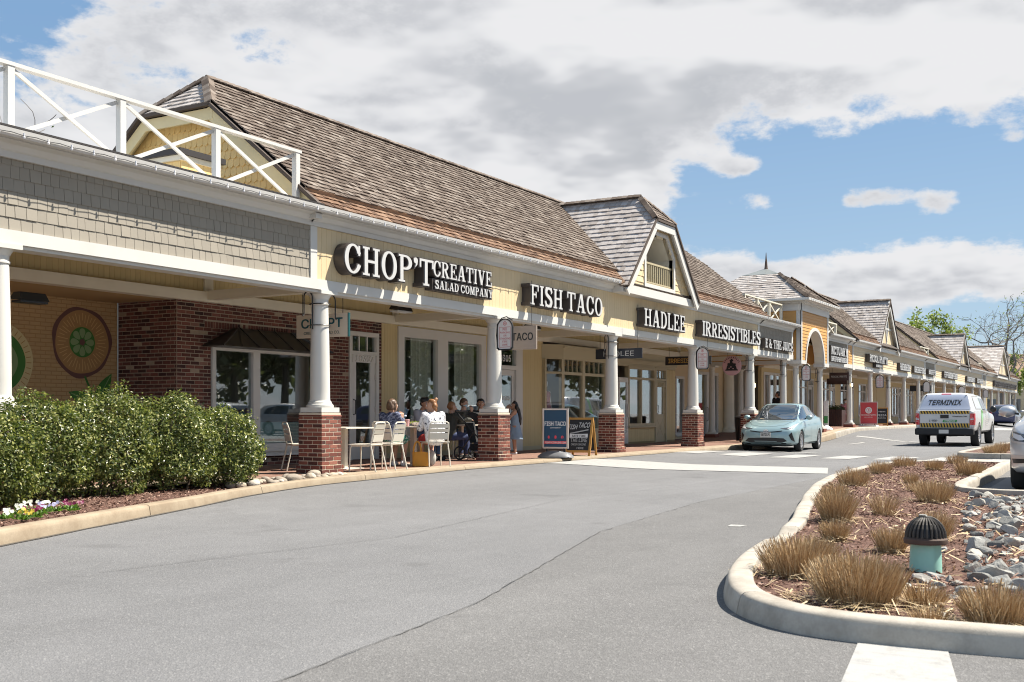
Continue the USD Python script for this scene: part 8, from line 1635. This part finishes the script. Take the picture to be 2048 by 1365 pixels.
def tuft(x, y, h, rad, n, seed, label, mat='straw', z=None):
    n = int(n * 1.3); rad *= .80; h *= .90; r = np.random.RandomState(seed); z = float(islz(x, y)) if z is None else z; T = Thing('grass_tuft', label, 'grass tuft', (x, y, z), group=None)
    th, rr = r.uniform(0, 6.28, n), rad * np.sqrt(r.rand(n)) * .62; b = np.c_[x + rr * np.cos(th), y + rr * np.sin(th), np.full(n, z - .02)]; k = rr / (rad * .62); L = h * r.uniform(.72, 1.18, n) * (1 - .22 * k); lean = .05 + .48 * k * r.uniform(.4, 1.2, n); az = th + r.normal(0, .5, n)
    d = np.c_[np.cos(az) * lean, np.sin(az) * lean, np.ones(n)]; d /= np.linalg.norm(d, axis=1, keepdims=True); d2 = d + np.c_[np.cos(az), np.sin(az), -.3 * np.ones(n)] * r.uniform(0, .25, n)[:, None]; t = b + d * L[:, None] * .55; e = t + d2 / np.linalg.norm(d2, axis=1, keepdims=True) * L[:, None] * .5
    s = np.cross(d, r.normal(size=(n, 3))); s /= np.linalg.norm(s, axis=1, keepdims=True); w = r.uniform(.0010, .0021, n)[:, None]
    V = np.stack([b - s * w, b + s * w, t - s * w, t + s * w, e - s * w * .8, e + s * w * .8], 1).reshape(-1, 3); i = np.arange(n)[:, None] * 6; F = np.vstack([i + [0, 1, 3, 2], i + [2, 3, 5, 4]])
    T.part('blades', MB().add(V, F), mat)
    m = n // 9; th = r.uniform(0, 6.28, m); rr = rad * r.uniform(.5, 1.25, m); c = np.c_[x + rr * np.cos(th), y + rr * np.sin(th), np.full(m, 0.)]; c[:, 2] = islz(c[:, 0], c[:, 1]) if z < .3 and x < 25 else z; c[:, 2] += r.uniform(.006, .05, m); az = th + r.normal(0, .9, m); d = np.c_[np.cos(az), np.sin(az), r.normal(0, .12, m)] * r.uniform(.03, .12, m)[:, None]; s = np.c_[-np.sin(az), np.cos(az), 0 * az] * .0025
    V = np.stack([c - d - s, c + d - s, c + d + s, c - d + s], 1).reshape(-1, 3); T.part('fallen_blades', MB().add(V, np.arange(m * 4).reshape(-1, 4)), 'straw_light')
TUFTS = [(7.02, 1.97, .29, .38, 1300, 'large tan grass tuft at the left front bend of the island kerb'), (6.20, 1.42, .30, .40, 1600, 'largest tan grass tuft in the middle front of the island'), (5.92, .68, .25, .24, 1000, 'tan grass tuft at the front kerb near the right edge of the picture'), (10.56, 2.61, .34, .24, 800, 'tan grass tuft halfway along the left island kerb, the rearmost of two close together'), (9.06, 2.25, .21, .16, 500, 'small tan grass tuft in front of its twin along the left island kerb'), (15.77, 3.66, .29, .33, 700, 'wide tan grass tuft at the far left bend of the island kerb'), (11.43, 2.35, .28, .18, 260, 'thin pale grass tuft in the middle of the island'), (8.59, 1.71, .24, .16, 600, 'dense tan grass tuft left of the standpipe'), (9.71, 1.58, .28, .16, 600, 'upright tan grass tuft behind the standpipe'), (13.5, 2.22, .30, .32, 750, 'broad tan grass tuft behind the standpipe towards the silver car'), (19.31, 4.02, .25, .30, 600, 'brown grass tuft at the far end of the island nearest the crossing'), (22.08, 4.17, .24, .36, 600, 'low brown grass tuft farthest left at the back of the island'), (20.8, 3.41, .22, .26, 600, 'round brown grass tuft in the back row of the island, second from left'), (19.14, 2.6, .29, .32, 700, 'dark round grass tuft before the grey kerb stub at the back'), (20.1, 2.62, .2, .22, 500, 'yellowish grass tuft right of the dark round tuft'), (23.67, 3.45, .22, .34, 500, 'brown grass tuft at the rear tip of the island'), (16.65, 3.05, .2, .16, 300, 'small pale grass tuft between the far tufts of the island'), (6.28, 1.08, .17, .18, 380, 'low sparse grass tuft right of the largest tuft'), (5.86, .98, .12, .16, 200, 'very low broken grass tuft along the front kerb'), (7.69, 2.05, .22, .20, 420, 'tan grass tuft just behind the large left one'), (29.9, 3.55, .27, .32, 500, 'brown grass tuft at the left end of the far island'), (31.2, 3.5, .26, .32, 500, 'brown grass tuft in the middle of the far island'), (14.95, 2.66, .17, .22, 300, 'flattened pale grass tuft near the wide far left tuft'), (13.09, 3.25, .25, .2, 450, 'tan grass tuft against the far left kerb'), (6.6, 1.58, .24, .2, 500, 'tan grass tuft joining the two large front ones'), (33.2, 3.6, .26, .4, 500, 'brown grass tuft at the right of the far island')]
for i, (x, y, h, rd, n, lb) in enumerate(TUFTS): tuft(x, y, h, rd, n, 700 + i, lb, 'straw', None if x < 25 else .11)
tuft(6.05, .52, .09, .16, 500, 760, 'bright green weed patch at the right edge behind the front tuft', 'leaf_pansy')

T = Thing('standpipe', 'pale green plastic standpipe with a ribbed iron dome grate on the island', 'drain', (7.84, 1.34, .05)); px, py = 7.84, 1.34
T.part('pipe', MB().lathe([(.108, -.12), (.102, .10), (.098, .19), (.092, .19)], (px, py, .05), 36), 'standpipe', 40); T.part('ring', MB().lathe([(.10, .185), (.138, .19), (.142, .20), (.142, .222), (.134, .232), (.12, .235)], (px, py, .05), 36), 'rust', 30)
T.part('dome', MB().lathe([(.112 * math.cos(t), .236 + .125 * math.sin(t)) for t in np.linspace(0, 1.5, 9)], (px, py, .05), 30), 'car_dark', 40)
for i in range(26):
    a = i * 2 * math.pi / 26; T.part('rib', MB().tube([(px + (.128 * math.cos(t)) * math.cos(a), py + (.128 * math.cos(t)) * math.sin(a), .286 + .135 * math.sin(t)) for t in np.linspace(-.02, 1.35, 7)], .0075, 5), 'grate_iron')
T.part('top_plate', MB().lathe([(.05, .36), (.045, .372), (.01, .376)], (px, py, .05), 20), 'grate_iron')
stone('grey_rock', 'flat grey rock lying on top of the iron dome grate', px - .005, py + .01, .42, .045, 590, 'rock_grey', None, .42)

# ---------------------------------------------------------------- trees
def bare_tree(name, label, x, y, h, seed, leaves=0, leafmat_='leaf_spring', spread=.55, r0=None, depth=5, mat='bark_far', z0=.2, lsz=.12, fork=.25):
    r = np.random.RandomState(seed); T = Thing(name, label, 'tree', (x, y, z0)); r0 = r0 or h * .018; tr, br, tips, segs = MB(), MB(), [], []
    def grow(p, d, L, rad, k):
        n = 4; pts = [p]; dd = d.copy()
        for i in range(n): dd = nrm(dd + r.normal(0, .10 + .03 * k, 3) + [0, 0, .05]); pts.append(pts[-1] + dd * L / n)
        segs.append((pts, rad, k))
        if k >= depth: tips.append((pts[-1], rad)); tips.append((pts[2], rad)); return
        m = r.randint(2, 4) if k < 2 else r.randint(2, 4)
        for j in range(m):
            i = n if j == 0 else r.randint(2, n + 1); a = nrm(np.cross(dd, r.normal(size=3))); nd = nrm(dd * (1 - spread * .4) + a * spread * r.uniform(.6, 1.25)); grow(pts[i], nd, L * r.uniform(.62, .86), rad * (.66 if j == 0 else .5), k + 1)
        if k >= 3: tips.append((pts[-1], rad))
    grow(np.array([x, y, z0 - .1]), np.array([0, 0, 1.]), h * fork * 1.35, r0, 0)
    o = np.array([x, y, z0 - .1]); sc = h / (max(p[2] for q, _, _ in segs for p in q) - z0); tips = [(o + (t - o) * sc, q) for t, q in tips]
    for pts, rad, k in segs: (tr if k == 0 else br).tube(o + (np.array(pts) - o) * sc, np.maximum(np.linspace(rad, rad * .62, 5), r0 * .045), 7 if k == 0 else (5 if k < 3 else 3), cap=False)
    T.part('trunk', tr, mat, 50); T.part('branches', br, mat)
    if leaves and tips:
        P = np.array([t[0] for t in tips]); c = P[r.randint(0, len(P), leaves)] + r.normal(0, h * .022, (leaves, 3)); a = r.normal(size=(leaves, 3)); a /= np.linalg.norm(a, axis=1, keepdims=True); b = np.cross(a, r.normal(size=(leaves, 3))); b /= np.linalg.norm(b, axis=1, keepdims=True); L = lsz * r.uniform(.6, 1.3, leaves)[:, None]
        T.part('leaves', MB().add(np.stack([c - a * L, c - b * L * .5, c + a * L, c + b * L * .5], 1).reshape(-1, 3), np.arange(leaves * 4).reshape(-1, 4)), leafmat_)
    return T
bare_tree('budding_tree', 'budding green tree rising behind the roofs of the far yellow buildings', 110.5, 20.5, 10.5, 41, 4200, spread=.75, lsz=.16, fork=.22)
bare_tree('bare_tree', 'tallest bare tree at the right behind the last yellow building', 136, 15.4, 15.5, 52, 260, spread=.60, r0=.38, lsz=.12, fork=.20, depth=6)
bare_tree('bare_tree', 'bare tree with a few buds left of the tallest one at the right', 140, 19.5, 13.0, 47, 260, spread=.70, r0=.30, lsz=.12, fork=.18, depth=6)
bare_tree('bare_tree', 'bare tree leaning in from the right edge of the picture', 118, 9.0, 14.0, 66, 200, spread=.8, r0=.28, lsz=.10, fork=.22, depth=6)
bare_tree('bare_tree', 'budding tree showing only its twigs behind the railing at the left edge', 20.9, 33.6, 11.0, 45, 90, spread=.7, r0=.2, lsz=.06)
bare_tree('budding_tree', 'low pale green tree at the far right end of the road', 150, 16, 8, 71, 2600, spread=.9, lsz=.22, fork=.18); bare_tree('budding_tree', 'second low green tree behind the far houses', 172, 21, 9.5, 73, 3000, spread=.9, lsz=.25, fork=.18)
def leafy(label, x, y, h, seed):
    r = np.random.RandomState(seed); T = Thing('leafy_tree', label, 'tree', (0, 0, 0), local=True); T.part('trunk', MB().tube([(0, 0, -.2), (.1, 0, h * .3), (0, .1, h * .6)], [.28, .22, .1], 8), 'bark', 40); n = 3000
    cl = r.normal(0, 1, (26, 3)) * [h * .20, h * .20, h * .18] + [0, 0, h * .56]; c = cl[r.randint(0, 26, n)] + r.normal(0, h * .062, (n, 3)); c = c[c[:, 2] > h * .12]; n = len(c); a = r.normal(size=(n, 3)); a /= np.linalg.norm(a, axis=1, keepdims=True); b = np.cross(a, r.normal(size=(n, 3))); b /= np.linalg.norm(b, axis=1, keepdims=True); L = h * .03 * r.uniform(.6, 1.3, n)[:, None]
    T.part('crown', MB().add(np.stack([c - a * L, c - b * L * .7, c + a * L, c + b * L * .7], 1).reshape(-1, 3), np.arange(n * 4).reshape(-1, 4)), 'leaf_dark'); place(T, x, y, 0, 0); return T
LT = leafy('leafy tree across the lot, seen only mirrored in the shop windows', 18, -19, 10, 81)
for i, (x, y, rt, sc) in enumerate(((26, -23, 40, 1.1), (34, -19, 100, .95), (42, -24, 200, 1.2), (50, -20, 300, 1.0), (60, -25, 20, 1.2), (72, -21, 150, 1.1), (86, -24, 240, 1.2), (100, -22, 70, 1.2), (30, -32, 10, 1.4), (54, -34, 120, 1.4), (80, -34, 220, 1.4))): copy_of(LT, 'leafy_tree', (x, y, 0), rt, 'leafy tree across the lot, seen only mirrored in the shop windows', 'trees mirrored in the shop windows', sc)
tag(LT.prim, None, None, 'trees mirrored in the shop windows')
T = Thing('far_house', 'pale far house with a brown roof at the end of the road', 'house', (165, 17, .2)); T.part('wall', MB().box(160, 170, 11, 24, .2, 5.6), 'cream_siding'); T.part('roof', MB().add([(159.4, 10.5, 5.6), (170.6, 10.5, 5.6), (170.6, 24.5, 5.6), (159.4, 24.5, 5.6), (165, 10.5, 9.2), (165, 24.5, 9.2)], [(0, 1, 4), (1, 2, 5, 4), (2, 3, 5), (3, 0, 4, 5), (3, 2, 1, 0)]), 'roof_board')
for k in range(4): T.part('window', MB().box(159.94, 160.0, 12.4 + k * 3, 13.6 + k * 3, 1.5, 3.0), 'car_glass'); T.part('window', MB().box(159.94, 160.0, 12.4 + k * 3, 13.6 + k * 3, 3.8, 5.0), 'car_glass')
